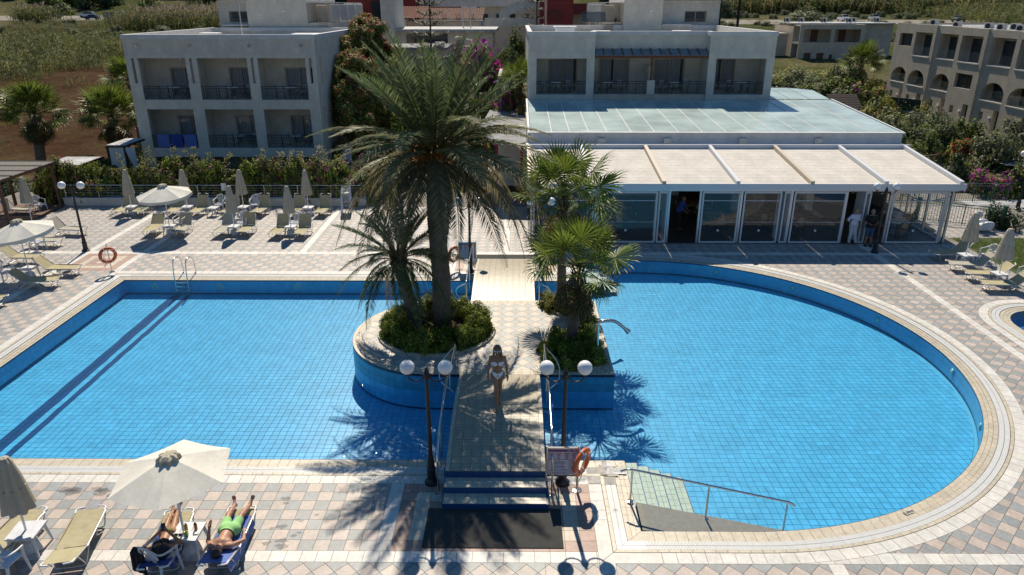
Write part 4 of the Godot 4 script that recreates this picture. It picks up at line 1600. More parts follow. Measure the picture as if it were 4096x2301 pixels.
func hotel_right():
	var o := thing("hotel_building", "cream hotel block with four balconies and a wood-framed canopy behind the glass roof", "building", V(0, 0, 0), 0, "white hotel blocks")
	var z := -48.0
	var zr := -48.9
	var y0 := 5.03
	var y1 := 7.27
	var w := MB.new()
	wall_xy(w, 0.75, 5.0, -1.0, 8.66, z - 0.24, z, [[1.28, y0, 4.5, y1]])
	put("front_wall", w, M.plaster, o)
	w = MB.new()
	wall_xy(w, 12.3, 16.5, -1.0, 8.66, z - 0.24, z, [[12.8, y0, 16.0, y1]])
	put("front_wall", w, M.plaster, o)
	var mw := MB.new()
	wall_xy(mw, 5.0, 12.3, 7.6, 8.66, zr - 0.24, zr, [])
	wall_xy(mw, 5.0, 12.3, -1.0, y0 - 0.002, z - 0.5, z - 0.26, [])
	put("recessed_wall", mw, M.plaster, o)
	put("flank_wall", boxes([[V(4.76, -1.0, z - 2.0), V(5.0, 8.66, z - 0.24)], [V(12.3, -1.0, z - 2.0), V(12.54, 8.66, z - 0.24)]]), M.plaster, o)
	put("side_wall", boxes([[V(0.75, -1.0, z - 15), V(0.99, 8.66, z - 0.24)]]), M.plaster, o)
	put("side_wall", boxes([[V(16.26, -1.0, z - 15), V(16.5, 8.66, z - 0.24)]]), M.plaster, o)
	put("rear_wall", boxes([[V(0.99, -1.0, z - 15), V(16.26, 8.66, z - 14.76)]]), M.plaster, o)
	put("balcony_slab", boxes([[V(0.99, y0 - 0.25, z - 2.2), V(16.26, y0 - 0.003, z - 0.5)]]), M.plaster_white, o)
	put("ceiling", boxes([[V(0.99, 7.66, z - 2.2), V(16.26, 7.76, zr - 0.24)]]), M.plaster_white, o)
	put("ceiling", boxes([[V(0.99, y1 + 0.005, z - 2.2), V(4.76, y1 + 0.1, z - 0.24)], [V(12.54, y1 + 0.005, z - 2.2), V(16.26, y1 + 0.1, z - 0.24)]]), M.plaster_white, o)
	var doors := [[2.1, 4.1], [5.5, 7.6], [9.2, 11.3], [12.85, 14.7]]
	var hs := []
	for d in doors:
		hs.append([d[0], y0, d[1], y0 + 2.12])
	var bw := MB.new()
	wall_xy(bw, 0.99, 16.26, y0 - 0.003, 7.66, z - 2.35, z - 2.2, hs)
	put("balcony_wall", bw, M.plaster, o)
	for i in 4:
		sliding_door(o, doors[i][0], doors[i][1], y0, y0 + 2.12, z - 2.25, i)
		balcony_set(doors[i][0] + [0.5, 0.5, 1.2, 2.0][i], y0, z - 0.95, "the %s-from-left balcony behind the glass roof" % ["first", "second", "third", "fourth"][i])
	for e in [[1.28, 4.5], [5.0, 8.46], [8.95, 12.3], [12.8, 16.0]]:
		railing(o, V(e[0], y0, z - 0.12), V(e[1], y0, z - 0.12), 0.82)
	put("pier", boxes([[V(8.46, y0 - 0.003, z - 0.5), V(8.95, y0 + 0.9, z - 0.02)]]), M.plaster, o)
	put("dividing_wall", boxes([[V(8.62, y0, z - 2.2), V(8.78, y0 + 1.75, z - 0.55)]]), M.plaster, o)
	# canopy: wooden beam and post, glass strips on rafters
	put("canopy_beam", boxes([[V(5.0, 7.3, z - 0.18), V(12.3, 7.44, z - 0.06)]]), M.orangewood, o)
	put("canopy_post", boxes([[V(8.63, y0 + 0.9, z - 0.2), V(8.78, 7.3, z - 0.06)]]), M.orangewood, o)
	for k in 13:
		var x := 5.0 + 7.3 * k / 12.0
		put("rafter", one(func(b): b.bar(V(x, 7.5, z - 0.02), V(x, 7.84, zr), 0.05, 0.07)), M.orangewood, o)
		if k < 12:
			var g := MB.new()
			g.box(V(x + 7.3 / 24.0, 7.64, (z + zr) / 2), V(7.3 / 12.0 - 0.05, 0.02, 0.98), Basis(Vector3.RIGHT, 0.36))
			put("canopy_panel", g, M.roofgrey, o)
	for e in [[V(0.7, 8.66, z - 0.26), V(5.06, 8.9, z + 0.06)], [V(12.24, 8.66, z - 0.26), V(16.56, 8.9, z + 0.06)], [V(5.06, 8.66, zr - 0.26), V(12.24, 8.9, zr + 0.06)], [V(4.76, 8.66, zr - 0.26), V(5.06, 8.9, z - 0.26)], [V(12.24, 8.66, zr - 0.26), V(12.54, 8.9, z - 0.26)], [V(0.7, 8.66, z - 15.06), V(0.99, 8.9, z - 0.26)], [V(16.26, 8.66, z - 15.06), V(16.56, 8.9, z - 0.26)], [V(0.99, 8.66, z - 15.06), V(16.26, 8.9, z - 14.76)]]:
		put("cornice", boxes([e]), M.cornice, o)
	put("roof", boxes([[V(0.99, 8.1, z - 14.76), V(16.26, 8.25, zr - 0.26)]]), M.roof_screed, o)
	for e in [[2.9, -56.5, 1.4, 0.9, "square"], [5.5, -53.0, 0.9, 0.6, "small"], [11.2, -53.5, 0.95, 0.6, "far"]]:
		tag(put("roof_hatch", boxes([[V(e[0], 8.26, e[1] - e[3]), V(e[0] + e[2], 8.62 + (0.25 if e[2] > 1 else 0.0), e[1])], [V(e[0] - 0.15, 8.70 + (0.2 if e[2] > 1 else 0.0), e[1] - e[3] - 0.1), V(e[0] + e[2] + 0.15, 8.78 + (0.2 if e[2] > 1 else 0.0), e[1] + 0.1)]]), M.white), e[4] + " white roof box on the right hotel block", "hatch")
	penthouse(o, 8.75, 11.9, 11.9, 16.9, -62.6, -73.0, false, 14.0, 15.85)
	var pnl := tag(put("solar_panel", one(func(b): b.box(V(6.2, 9.55, -61.5), V(1.9, 0.05, 0.9), Basis(Vector3.RIGHT, 1.0))), M.darkglass), "dark panel leaning by the rooftop louvres of the right hotel block", "panel")

func glazed_leaf(o: Node, x0: float, x1: float, z: float, dot := true):
	var f := MB.new()
	var h := 2.5
	f.span(V(x0, 0.02, z - 0.035), V(x0 + 0.07, h, z + 0.035)); f.span(V(x1 - 0.07, 0.02, z - 0.035), V(x1, h, z + 0.035))
	f.span(V(x0 + 0.07, h - 0.09, z - 0.035), V(x1 - 0.07, h, z + 0.035)); f.span(V(x0 + 0.07, 0.02, z - 0.03), V(x1 - 0.07, 0.09, z + 0.03))
	f.span(V(x0 + 0.07, 2.04, z - 0.012), V(x1 - 0.07, 2.065, z + 0.012)); f.span(V(x0 + 0.07, 1.02, z - 0.008), V(x1 - 0.07, 1.032, z + 0.008))
	var fr := put("glazed_leaf", f, M.alu_white, o)
	var g := MB.new()
	g.quad(V(x0 + 0.06, 0.08, z), V(x1 - 0.06, 0.08, z), V(x1 - 0.06, h - 0.08, z), V(x0 + 0.06, h - 0.08, z), V(0, 0, 1))
	put("pane", g, M.clear, fr)
	if dot:
		var c := MB.new()
		c.tube([V((x0 + x1) / 2, 0.62, z + 0.004), V((x0 + x1) / 2, 0.62, z + 0.008)], 0.055, 14)
		put("safety_sticker", c, M.white, fr)

func restaurant():
	var o := thing("restaurant_pavilion", "glazed restaurant pavilion with a beige awning roof and pale frosted glass roof", "building")
	var z := -32.3
	for e in [[0.78, 3.6], [3.75, 6.53], [8.6, 10.34], [10.52, 12.25], [12.83, 15.23], [17.38, 19.85]]:
		glazed_leaf(o, e[0], e[1], z, e[0] > 1)
	for e in [[6.60, 7.02], [12.38, 12.7], [16.1, 16.37]]:
		# folded leaves beside a post
		put("folded_leaf", boxes([[V(e[0], 0.02, z - 0.9), V(e[0] + 0.06, 2.5, z + 0.03)], [V(e[1] - 0.06, 0.02, z - 0.9), V(e[1], 2.5, z + 0.03)], [V(e[0] + 0.06, 2.4, z - 0.04), V(e[1] - 0.06, 2.5, z + 0.02)], [V(e[0] + 0.06, 0.02, z - 0.04), V(e[1] - 0.06, 0.1, z + 0.02)]]), M.alu_white, o)
		put("pane", one(func(b): b.quad(V(e[0] + 0.05, 0.1, z), V(e[1] - 0.05, 0.1, z), V(e[1] - 0.05, 2.4, z), V(e[0] + 0.05, 2.4, z), V(0, 0, 1))), M.glass, o)
	for x in [0.7, 3.68, 7.1, 8.53, 10.43, 12.75, 15.28, 17.32, 19.95, 20.15]:
		put("post", boxes([[V(x - 0.045, 0, z - 0.14), V(x + 0.045, 2.52, z - 0.04)]]), M.alu, o)
	put("head_beam", boxes([[V(0.6, 2.52, z - 0.16), V(20.3, 2.62, z + 0.06)]]), M.alu, o)
	put("front_gutter", boxes([[V(0.45, 2.62, z + 0.02), V(20.45, 2.86, z + 0.30)], [V(0.45, 2.86, z + 0.24), V(20.45, 2.92, z + 0.30)]]), M.alu_white, o)
	# right flank, glazed
	for k in 3:
		var za := z - 0.15 - k * 1.75
		put("post", boxes([[V(20.1, 0, za - 1.8), V(20.2, 2.75 + k * 0.15, za - 1.7)]]), M.alu, o)
		put("pane", one(func(b): b.quad(V(20.15, 0.08, za), V(20.15, 0.08, za - 1.7), V(20.15, 2.5, za - 1.7), V(20.15, 2.5, za), V(1, 0, 0))), M.clear, o)
		put("sill_rail", boxes([[V(20.12, 0.0, za - 1.7), V(20.18, 0.08, za)], [V(20.12, 2.5, za - 1.7), V(20.18, 2.6, za)]]), M.alu_white, o)
	# awning panels and rafters
	var bx := [0.62, 3.38, 6.72, 10.08, 13.45, 16.8, 20.2]
	var fy := 2.90
	var by := 3.52
	var zf := z + 0.2
	var zb := -37.5
	for i in 6:
		var n := 12
		var pn := MB.new()
		var xa: float = bx[i] + 0.1
		var xb: float = bx[i + 1] - 0.1
		for k in n:
			var t0 := float(k) / n
			var t1 := float(k + 1) / n
			# the cloth hangs slightly between its battens
			for s in 3:
				var u0 := t0 + (t1 - t0) * s / 3.0
				var u1 := t0 + (t1 - t0) * (s + 1) / 3.0
				var d0 := -0.008 if s == 1 or s == 2 else 0.0
				var d1 := -0.008 if s == 0 or s == 1 else 0.0
				pn.quad(V(xa, lerpf(fy, by, u0) + d0, lerpf(zf, zb, u0)), V(xb, lerpf(fy, by, u0) + d0, lerpf(zf, zb, u0)), V(xb, lerpf(fy, by, u1) + d1, lerpf(zf, zb, u1)), V(xa, lerpf(fy, by, u1) + d1, lerpf(zf, zb, u1)))
		put("awning_panel", pn, M.awning, o)
	for i in 7:
		put("awning_rafter", one(func(b):
			b.bar(V(bx[i], fy + 0.06, zf + 0.12), V(bx[i], by + 0.08, zb), 0.17, 0.18)), M.alu_white if i % 2 == 1 or i == 6 else mk("alu_beige", 0.55, 0.47, 0.36, 0.5), o)
	put("valley_gutter", boxes([[V(0.5, 3.50, -38.35), V(20.5, 3.62, -37.45)], [V(0.5, 3.62, -37.56), V(20.5, 3.70, -37.45)]]), M.alu_white, o)
	put("fascia", boxes([[V(0.7, 3.62, -38.42), V(20.45, 4.12, -38.30)], [V(0.6, 4.12, -38.45), V(20.55, 4.2, -38.22)]]), M.cornice, o)
	# frosted glass roof in panels
	var xs := [0.72, 1.87, 2.82, 3.83, 4.81, 6.1, 7.35, 8.62, 9.9, 11.16, 12.43, 13.7, 14.97, 16.24, 17.5, 18.8, 20.45]
	var zs := [-38.4, -42.0, -45.6, -47.98]
	var ry := func(zz: float) -> float: return 4.18 + (-38.4 - zz) * 0.056
	for i in xs.size() - 1:
		for k in 3:
			var p := MB.new()
			var xa: float = xs[i] + 0.02
			var xb: float = xs[i + 1] - 0.02
			var za: float = zs[k] - 0.015
			var zb2: float = zs[k + 1] + 0.015
			p.quad(V(xa, ry.call(za), za), V(xb, ry.call(za), za), V(xb, ry.call(zb2), zb2), V(xa, ry.call(zb2), zb2))
			p.quad(V(xa, ry.call(za) - 0.02, za), V(xb, ry.call(za) - 0.02, za), V(xb, ry.call(zb2) - 0.02, zb2), V(xa, ry.call(zb2) - 0.02, zb2), Vector3.DOWN)
			put("roof_panel", p, M.frosted, o)
		if i > 0:
			put("roof_rib", one(func(b): b.bar(V(xs[i], ry.call(-38.4) + 0.0, -38.4), V(xs[i], ry.call(-47.98), -47.98), 0.05, 0.03)), M.cornice, o)
	for k in [1, 2]:
		put("roof_purlin", boxes([[V(0.72, ry.call(zs[k]) - 0.03, zs[k] - 0.014), V(20.45, ry.call(zs[k]) - 0.006, zs[k] + 0.014)]]), M.alu, o)
	# the strip that wraps round the hotel block
	for i in 3:
		var p := MB.new()
		var xa := 16.6 + i * 1.28 + 0.02
		var xb := 16.6 + (i + 1) * 1.28 - 0.02
		var back := -52.5 if i < 2 else -51.0
		p.quad(V(xa, 4.75, -48.02), V(xb, 4.75, -48.02), V(xb, 5.0, back), V(xa, 5.0, -52.5))
		put("roof_panel", p, M.frosted, o)
	put("roof_edge", one(func(b): b.bar(V(20.52, 4.15, -38.4), V(20.52, 4.72, -48.0), 0.1, 0.12)), M.alu_white, o)
	put("roof_edge", one(func(b): b.bar(V(0.66, 4.15, -38.4), V(0.66, 4.72, -48.0), 0.1, 0.12)), M.alu_white, o)
	# dim inside: floor, back wall, side wall, counter
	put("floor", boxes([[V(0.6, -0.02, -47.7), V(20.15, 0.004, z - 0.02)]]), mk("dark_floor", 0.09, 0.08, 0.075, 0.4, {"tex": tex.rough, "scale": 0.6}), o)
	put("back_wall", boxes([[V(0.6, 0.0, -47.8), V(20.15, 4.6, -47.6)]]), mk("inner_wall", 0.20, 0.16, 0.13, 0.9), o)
	put("side_wall", boxes([[V(0.6, 0.0, -47.6), V(0.75, 4.0, -38.5)]]), M.plaster, o)
	put("side_wall", boxes([[V(20.2, 0.0, -47.6), V(20.35, 4.0, -38.4)]]), M.plaster, o)
	for x in [4.5, 8.0, 12.0, 16.0]:
		put("column", boxes([[V(x - 0.2, 0.0, -38.5), V(x + 0.2, 3.9, -38.1)]]), M.plaster, o)
	var ct := tag(put("service_counter", boxes([[V(5.0, 0.0, -42.0), V(9.6, 1.05, -41.4)], [V(4.95, 1.05, -42.1), V(9.65, 1.1, -41.3)]]), M.plaster_white), "pale service counter inside the restaurant", "counter")
	# tables and chairs
	var st := dining_table(false)
	var ch := dining_chair()
	var spots := [[5.0, -34.4], [5.2, -37.0], [10.0, -34.6], [9.4, -36.8], [12.2, -35.0], [13.8, -34.4], [14.0, -36.9]]
	var ord := ["first", "second", "third", "fourth", "fifth", "sixth", "seventh"]
	for i in spots.size():
		var p := V(spots[i][0], 0.005, spots[i][1])
		var lab := "square wooden dining table behind the glazing, %s from the palm side" % ord[i]
		if i == 0:
			st.position = p; st.set_meta("label", lab)
		else:
			copy(st, lab, p)
		for k in 3:
			var a := TAU * k / 4 + (0.0 if k < 2 else PI / 2)
			var q := p + V(sin(a), 0, cos(a)) * 0.72
			var cl := "round-backed cane chair at the %s dining table, %s side" % [ord[i], ["front", "right", "left"][k]]
			if i == 0 and k == 0:
				ch.position = q; ch.rotation.y = a; ch.set_meta("label", cl)
			else:
				copy(ch, cl, q, a)
	var rt := dining_table(true)
	rt.position = V(18.5, 0.005, -33.5); rt.set_meta("label", "round pale table nearest the restaurant corner glazing")
	copy(rt, "round pale table behind the nearer one at the restaurant corner", V(18.9, 0.005, -35.0))
	for k in 6:
		var c := V(18.5, 0.005, -33.5) if k < 3 else V(18.9, 0.005, -35.0)
		var a := [2.2, -0.2, -1.9, 3.0, -0.6, 1.2][k] as float
		copy(ch, "round-backed cane chair %s the %s round table" % [["right of", "in front of", "left of", "behind", "before", "beside"][k], "nearer" if k < 3 else "farther"], c + V(sin(a), 0, cos(a)) * 0.75, a)

func dining_table(round_top: bool) -> Node3D:
	var o := thing("dining_table", "", "table", Vector3.ZERO, 0, "dining tables in the restaurant")
	if round_top:
		put("table_top", one(func(b): b.lathe([Vector2(0.0, 0.71), Vector2(0.5, 0.71), Vector2(0.5, 0.74), Vector2(0.0, 0.745)], 24)), M.plaster_white, o)
	else:
		put("table_top", boxes([[V(-0.5, 0.71, -0.5), V(0.5, 0.75, 0.5)]]), mk("table_wood", 0.28, 0.12, 0.05, 0.5), o)
	put("column", one(func(b): b.lathe([Vector2(0.04, 0.03), Vector2(0.035, 0.71)], 10)), M.black, o)
	put("foot", one(func(b):
		for k in 4:
			b.bar(V(0, 0.02, 0), V(0.3 * cos(TAU * k / 4 + 0.78), 0.02, 0.3 * sin(TAU * k / 4 + 0.78)), 0.05, 0.03)), M.black, o)
	return o

func dining_chair() -> Node3D:
	var o := thing("dining_chair", "", "chair", Vector3.ZERO, 0, "cane chairs in the restaurant")
	put("seat", one(func(b): b.lathe([Vector2(0.0, 0.44), Vector2(0.21, 0.44), Vector2(0.22, 0.46), Vector2(0.0, 0.47)], 18)), mk("cane", 0.40, 0.26, 0.14, 0.8), o)
	put("backrest", one(func(b): b.ball(V(0, 0.78, 0.24), 0.17, 8, 16, V(1, 1.0, 0.12))), M.cane, o)
	for s in [-1, 1]:
		put("leg", tubes([[V(s * 0.18, 0, -0.18), V(s * 0.17, 0.45, -0.17)]], 0.014, 6), M.black, o)
		put("leg", tubes([rounded([V(s * 0.18, 0, 0.22), V(s * 0.18, 0.5, 0.2), V(s * 0.2, 0.8, 0.24), V(s * 0.1, 0.98, 0.26), V(0, 1.0, 0.26)], 0.1)], 0.014, 6), M.black, o)
		put("arm", tubes([rounded([V(s * 0.19, 0.7, 0.22), V(s * 0.26, 0.68, 0.0), V(s * 0.22, 0.66, -0.18), V(s * 0.18, 0.45, -0.17)], 0.08)], 0.012, 6), M.black, o)
	return o

func pick(cols: Array) -> Color:
	var c: Color = cols[rng.randi() % cols.size()]
	var f := rnd(0.7, 1.3)
	return Color(c.r * f, c.g * f, c.b * f)

func leaf_quad(b: MB, p: Vector3, d: Vector3, n: Vector3, l: float, w: float):
	# one leaf: a kite folded slightly along its midrib
	var s := d.cross(n).normalized() * w
	var m := p + d * l * 0.45
	var tip := p + d * l
	var up := n * w * 0.25
	b.tri(p, m + s + up, tip, n, n, n)
	b.tri(p, tip, m - s + up, n, n, n)

func bush_mesh(count: int, leaf: float, cols: Array, clumps: int, flat_base := true, flowers := [], share := 0.0) -> ArrayMesh:
	# leaves in clumps over a unit dome or ball; outline uneven, gaps between clumps
	var b := MB.new()
	var cs := []
	for i in clumps:
		var a := rnd(0, TAU)
		var e := asin(rnd(-0.25 if flat_base else -0.8, 1.0))
		var r := rnd(0.45, 0.86)
		cs.append([V(cos(a) * cos(e), sin(e), sin(a) * cos(e)) * r, rnd(0.16, 0.36), rnd(0.75, 1.2)])
	for i in count:
		var c: Array = cs[rng.randi() % cs.size()]
		var d := V(rng.randfn(), rng.randfn(), rng.randfn()).normalized()
		var p: Vector3 = c[0] + d * c[1] * pow(rng.randf(), 0.4)
		if flat_base and p.y < -0.05:
			p.y = -p.y * 0.4
		var n: Vector3 = (d + c[0].normalized() * 0.7 + Vector3.UP * 0.5 + V(rng.randfn(), rng.randfn(), rng.randfn()) * 0.45).normalized()
		var t: Vector3 = n.cross(V(rng.randfn(), rng.randfn(), rng.randfn())).normalized()
		var fl := flowers.size() > 0 and rng.randf() < share * (1.7 if p.y > 0.45 else 0.5)
		b.col = pick(flowers if fl else cols)
		if not fl:
			var k: float = c[2]
			b.col = Color(b.col.r * k, b.col.g * k, b.col.b * k)
		leaf_quad(b, p, t, n, leaf * rnd(0.7, 1.35), leaf * (0.46 if fl else 0.38))
	return b.mesh()

func twig_mesh() -> ArrayMesh:
	var b := MB.new()
	for i in 9:
		var a := TAU * i / 9 + rnd(-0.2, 0.2)
		var e := rnd(0.35, 0.8)
		b.tube([V(0, -0.05, 0), V(cos(a) * 0.2, 0.3, sin(a) * 0.2), V(cos(a) * e, rnd(0.4, 0.75), sin(a) * e)], [0.03, 0.02, 0.006], 5)
	return b.mesh()

var bm := {}

func plant_meshes():
	rng.seed = 77
	var G := [Color(0.10, 0.15, 0.03), Color(0.13, 0.175, 0.035), Color(0.19, 0.21, 0.045), Color(0.06, 0.10, 0.025)]
	var hedge := [Color(0.20, 0.26, 0.035), Color(0.13, 0.18, 0.026), Color(0.30, 0.33, 0.05), Color(0.08, 0.115, 0.02)]
	var yellowish := [Color(0.32, 0.30, 0.06), Color(0.22, 0.23, 0.05), Color(0.15, 0.17, 0.04), Color(0.38, 0.34, 0.09)]
	var dark := [Color(0.035, 0.055, 0.025), Color(0.05, 0.078, 0.032), Color(0.07, 0.10, 0.04)]
	var olive := [Color(0.12, 0.145, 0.075), Color(0.17, 0.195, 0.10), Color(0.085, 0.105, 0.05), Color(0.22, 0.225, 0.10)]
	var mag := [Color(0.42, 0.03, 0.30), Color(0.50, 0.06, 0.24), Color(0.32, 0.03, 0.26)]
	var red := [Color(0.48, 0.02, 0.05), Color(0.55, 0.05, 0.10), Color(0.40, 0.015, 0.05)]
	for k in 3:
		bm["hedge%d" % k] = bush_mesh(4200, 0.11, hedge, 40)
		bm["shrub%d" % k] = bush_mesh(4200, 0.09, yellowish, 36)
		bm["bush%d" % k] = bush_mesh(3600, 0.10, G, 26)
		bm["dark%d" % k] = bush_mesh(3400, 0.085, dark, 26)
		bm["olive%d" % k] = bush_mesh(3800, 0.085, olive, 26)
		bm["boug%d" % k] = bush_mesh(4600, 0.115, G + yellowish, 28, true, mag, 0.04)
		bm["bougm%d" % k] = bush_mesh(4200, 0.095, G, 28, true, mag, 0.24)
		bm["vine%d" % k] = bush_mesh(3400, 0.11, G + yellowish, 20, false, red, 0.10)
	bm["twigs"] = twig_mesh()

func bush(called: String, kind: String, label: String, category: String, at: Vector3, size: Vector3, group := "", turn := -1.0) -> Node3D:
	var o := thing(called, label, category, at, rnd(0, TAU) if turn < 0 else turn, group)
	node("foliage", bm[kind + str(rng.randi() % 3)], M.leaf, o).scale = size
	node("stem", bm.twigs, M.bark, o).scale = size * 0.9
	return o

func clumps_thing(called: String, label: String, category: String, list: Array, group := "") -> Node3D:
	# a hedge or climber: clumps that grow into one another; each [kind, x, y, z, sx, sy, sz]
	var o := thing(called, label, category, Vector3.ZERO, 0, group)
	for e in list:
		var f := node("foliage", bm[e[0] + str(rng.randi() % 3)], M.leaf, o)
		f.position = V(e[1], e[2], e[3])
		f.rotation.y = rnd(0, TAU)
		f.scale = V(e[4], e[5], e[6])
	var t := node("stem", bm.twigs, M.bark, o)
	t.position = V(list[0][1], list[0][2], list[0][3])
	t.scale = V(list[0][4], list[0][5], list[0][6]) * 0.8
	return o

# ---- palms -------------------------------------------------------------------------------------------------
func frond_mesh(ln: float, rise: float, droop: float, cols: Array, pairs: int, leafl: float, lift: float) -> ArrayMesh:
	# a feather frond leaving the origin along +z
	var b := MB.new()
	var pts := []
	var rad := []
	var n := 14
	for i in n + 1:
		var t := float(i) / n
		var q := ln * t
		pts.append(V(rnd(-0.01, 0.01) * t, q * rise - droop * ln * t * t, q * (1.0 - 0.22 * droop * t * t)))
		rad.append(0.035 * (1.0 - t * 0.85) * ln / 3.5)
	b.col = Color(0.16, 0.15, 0.05)
	b.tube(pts, rad, 5)
	for i in pairs:
		var t := 0.16 + 0.84 * i / pairs
		var k := t * n
		var j := mini(int(k), n - 1)
		var p: Vector3 = pts[j].lerp(pts[j + 1], k - j)
		var dir: Vector3 = (pts[j + 1] - pts[j]).normalized()
		var l := leafl * (sin(PI * clampf(t * 0.92 + 0.06, 0, 1)) * 0.75 + 0.25) * rnd(0.85, 1.12)
		for s: float in [-1.0, 1.0]:
			var side: Vector3 = dir.cross(Vector3.UP).normalized() * s
			var up := side.cross(dir) * s
			var d := (dir * (0.62 + 0.3 * t) + side * rnd(0.75, 1.0) + up * (lift + rnd(-0.22, 0.22))).normalized()
			var nn := (up + side * -0.5 + V(rng.randfn(), rng.randfn(), rng.randfn()) * 0.12).normalized()
			b.col = pick(cols)
			var w := l * 0.046
			var sd := d.cross(nn).normalized() * w
			var m := p + d * l * 0.4
			var tip := p + d * l + V(0, -l * 0.12, 0)
			b.tri(p, m + sd, tip, nn, nn, nn)
			b.tri(p, tip, m - sd, nn, nn, nn)
	return b.mesh()

func fan_mesh(r: float, pet: float, cols: Array, tipc: Array, droop: float) -> ArrayMesh:
	# petiole along +z, then a pleated fan of narrow segments with drooping tips
	var b := MB.new()
	b.col = Color(0.15, 0.16, 0.05)
	var c := V(0, -0.12 * pet, pet)
	b.tube([V(0, 0, 0), V(0, 0.02, pet * 0.5), c], [0.028, 0.02, 0.014], 5)
	var n := 38
	for i in n:
		var a := lerpf(-2.45, 2.45, float(i) / (n - 1))
		var d := V(sin(a), 0.10 * cos(a * 2.0), cos(a))
		var q := d.cross(Vector3.UP).normalized()
		var l := r * (0.72 + 0.28 * cos(a * 0.55)) * rnd(0.9, 1.06)
		var hw := l * 0.55 * 4.9 / n * 0.58
		var fold := 0.035 * r * (1 if i % 2 == 0 else -1)
		var m := c + d * l * 0.55 + V(0, fold - droop * l * 0.10, 0)
		var m2 := c + d * l * 0.82 + V(0, -droop * l * 0.26, 0)
		var tip := c + d * l * (1.0 - droop * 0.15) + V(rnd(-0.03, 0.03), -droop * l * rnd(0.35, 0.75), rnd(-0.03, 0.03))
		var nn := (Vector3.UP + q * (0.45 if i % 2 == 0 else -0.45)).normalized()
		b.col = pick(cols)
		b.tri(c, m + q * hw, m - q * hw, nn, nn, nn)
		b.tri(m + q * hw, m2, m - q * hw, nn, nn, nn)
		b.tri(m + q * hw * 0.9, m2 + q * hw * 0.4, m2 - q * hw * 0.4, nn, nn, nn)
		b.col = pick(tipc)
		b.tri(m2 + q * hw * 0.4, tip, m2 - q * hw * 0.4, nn, nn, nn)
	return b.mesh()

func trunk_mesh(path: Array, r0: float, r1: float, step: float, bump: float) -> ArrayMesh:
	# a palm stem with ring scars
	var b := MB.new()
	var cv := Curve3D.new()
	for p in path:
		cv.add_point(p)
	var ln := cv.get_baked_length()
	var k := int(ln / step)
	var pts := []
	var rad := []
	for i in k + 1:
		var t := float(i) / k
		for h in [0.0, 0.55]:
			if i == k and h > 0: continue
			pts.append(cv.sample_baked(minf(ln, (i + h) * step)) + V(rnd(-1, 1), 0, rnd(-1, 1)) * bump * 0.3)
			rad.append(lerpf(r0, r1, smoothstep(0.0, 1.0, t)) * (1.18 if t < 0.04 else 1.0) + (bump if h == 0.0 else -bump) + rnd(-0.3, 0.3) * bump)
	b.tube(pts, rad, 14)
	return b.mesh()

func aim(o: Node3D, at: Vector3, yaw: float, pitch: float, roll := 0.0, sc := 1.0):
	o.transform = Transform3D(Basis(Vector3.UP, yaw) * Basis(Vector3.RIGHT, -pitch) * Basis(Vector3.BACK, roll), at)
	o.scale = Vector3.ONE * sc

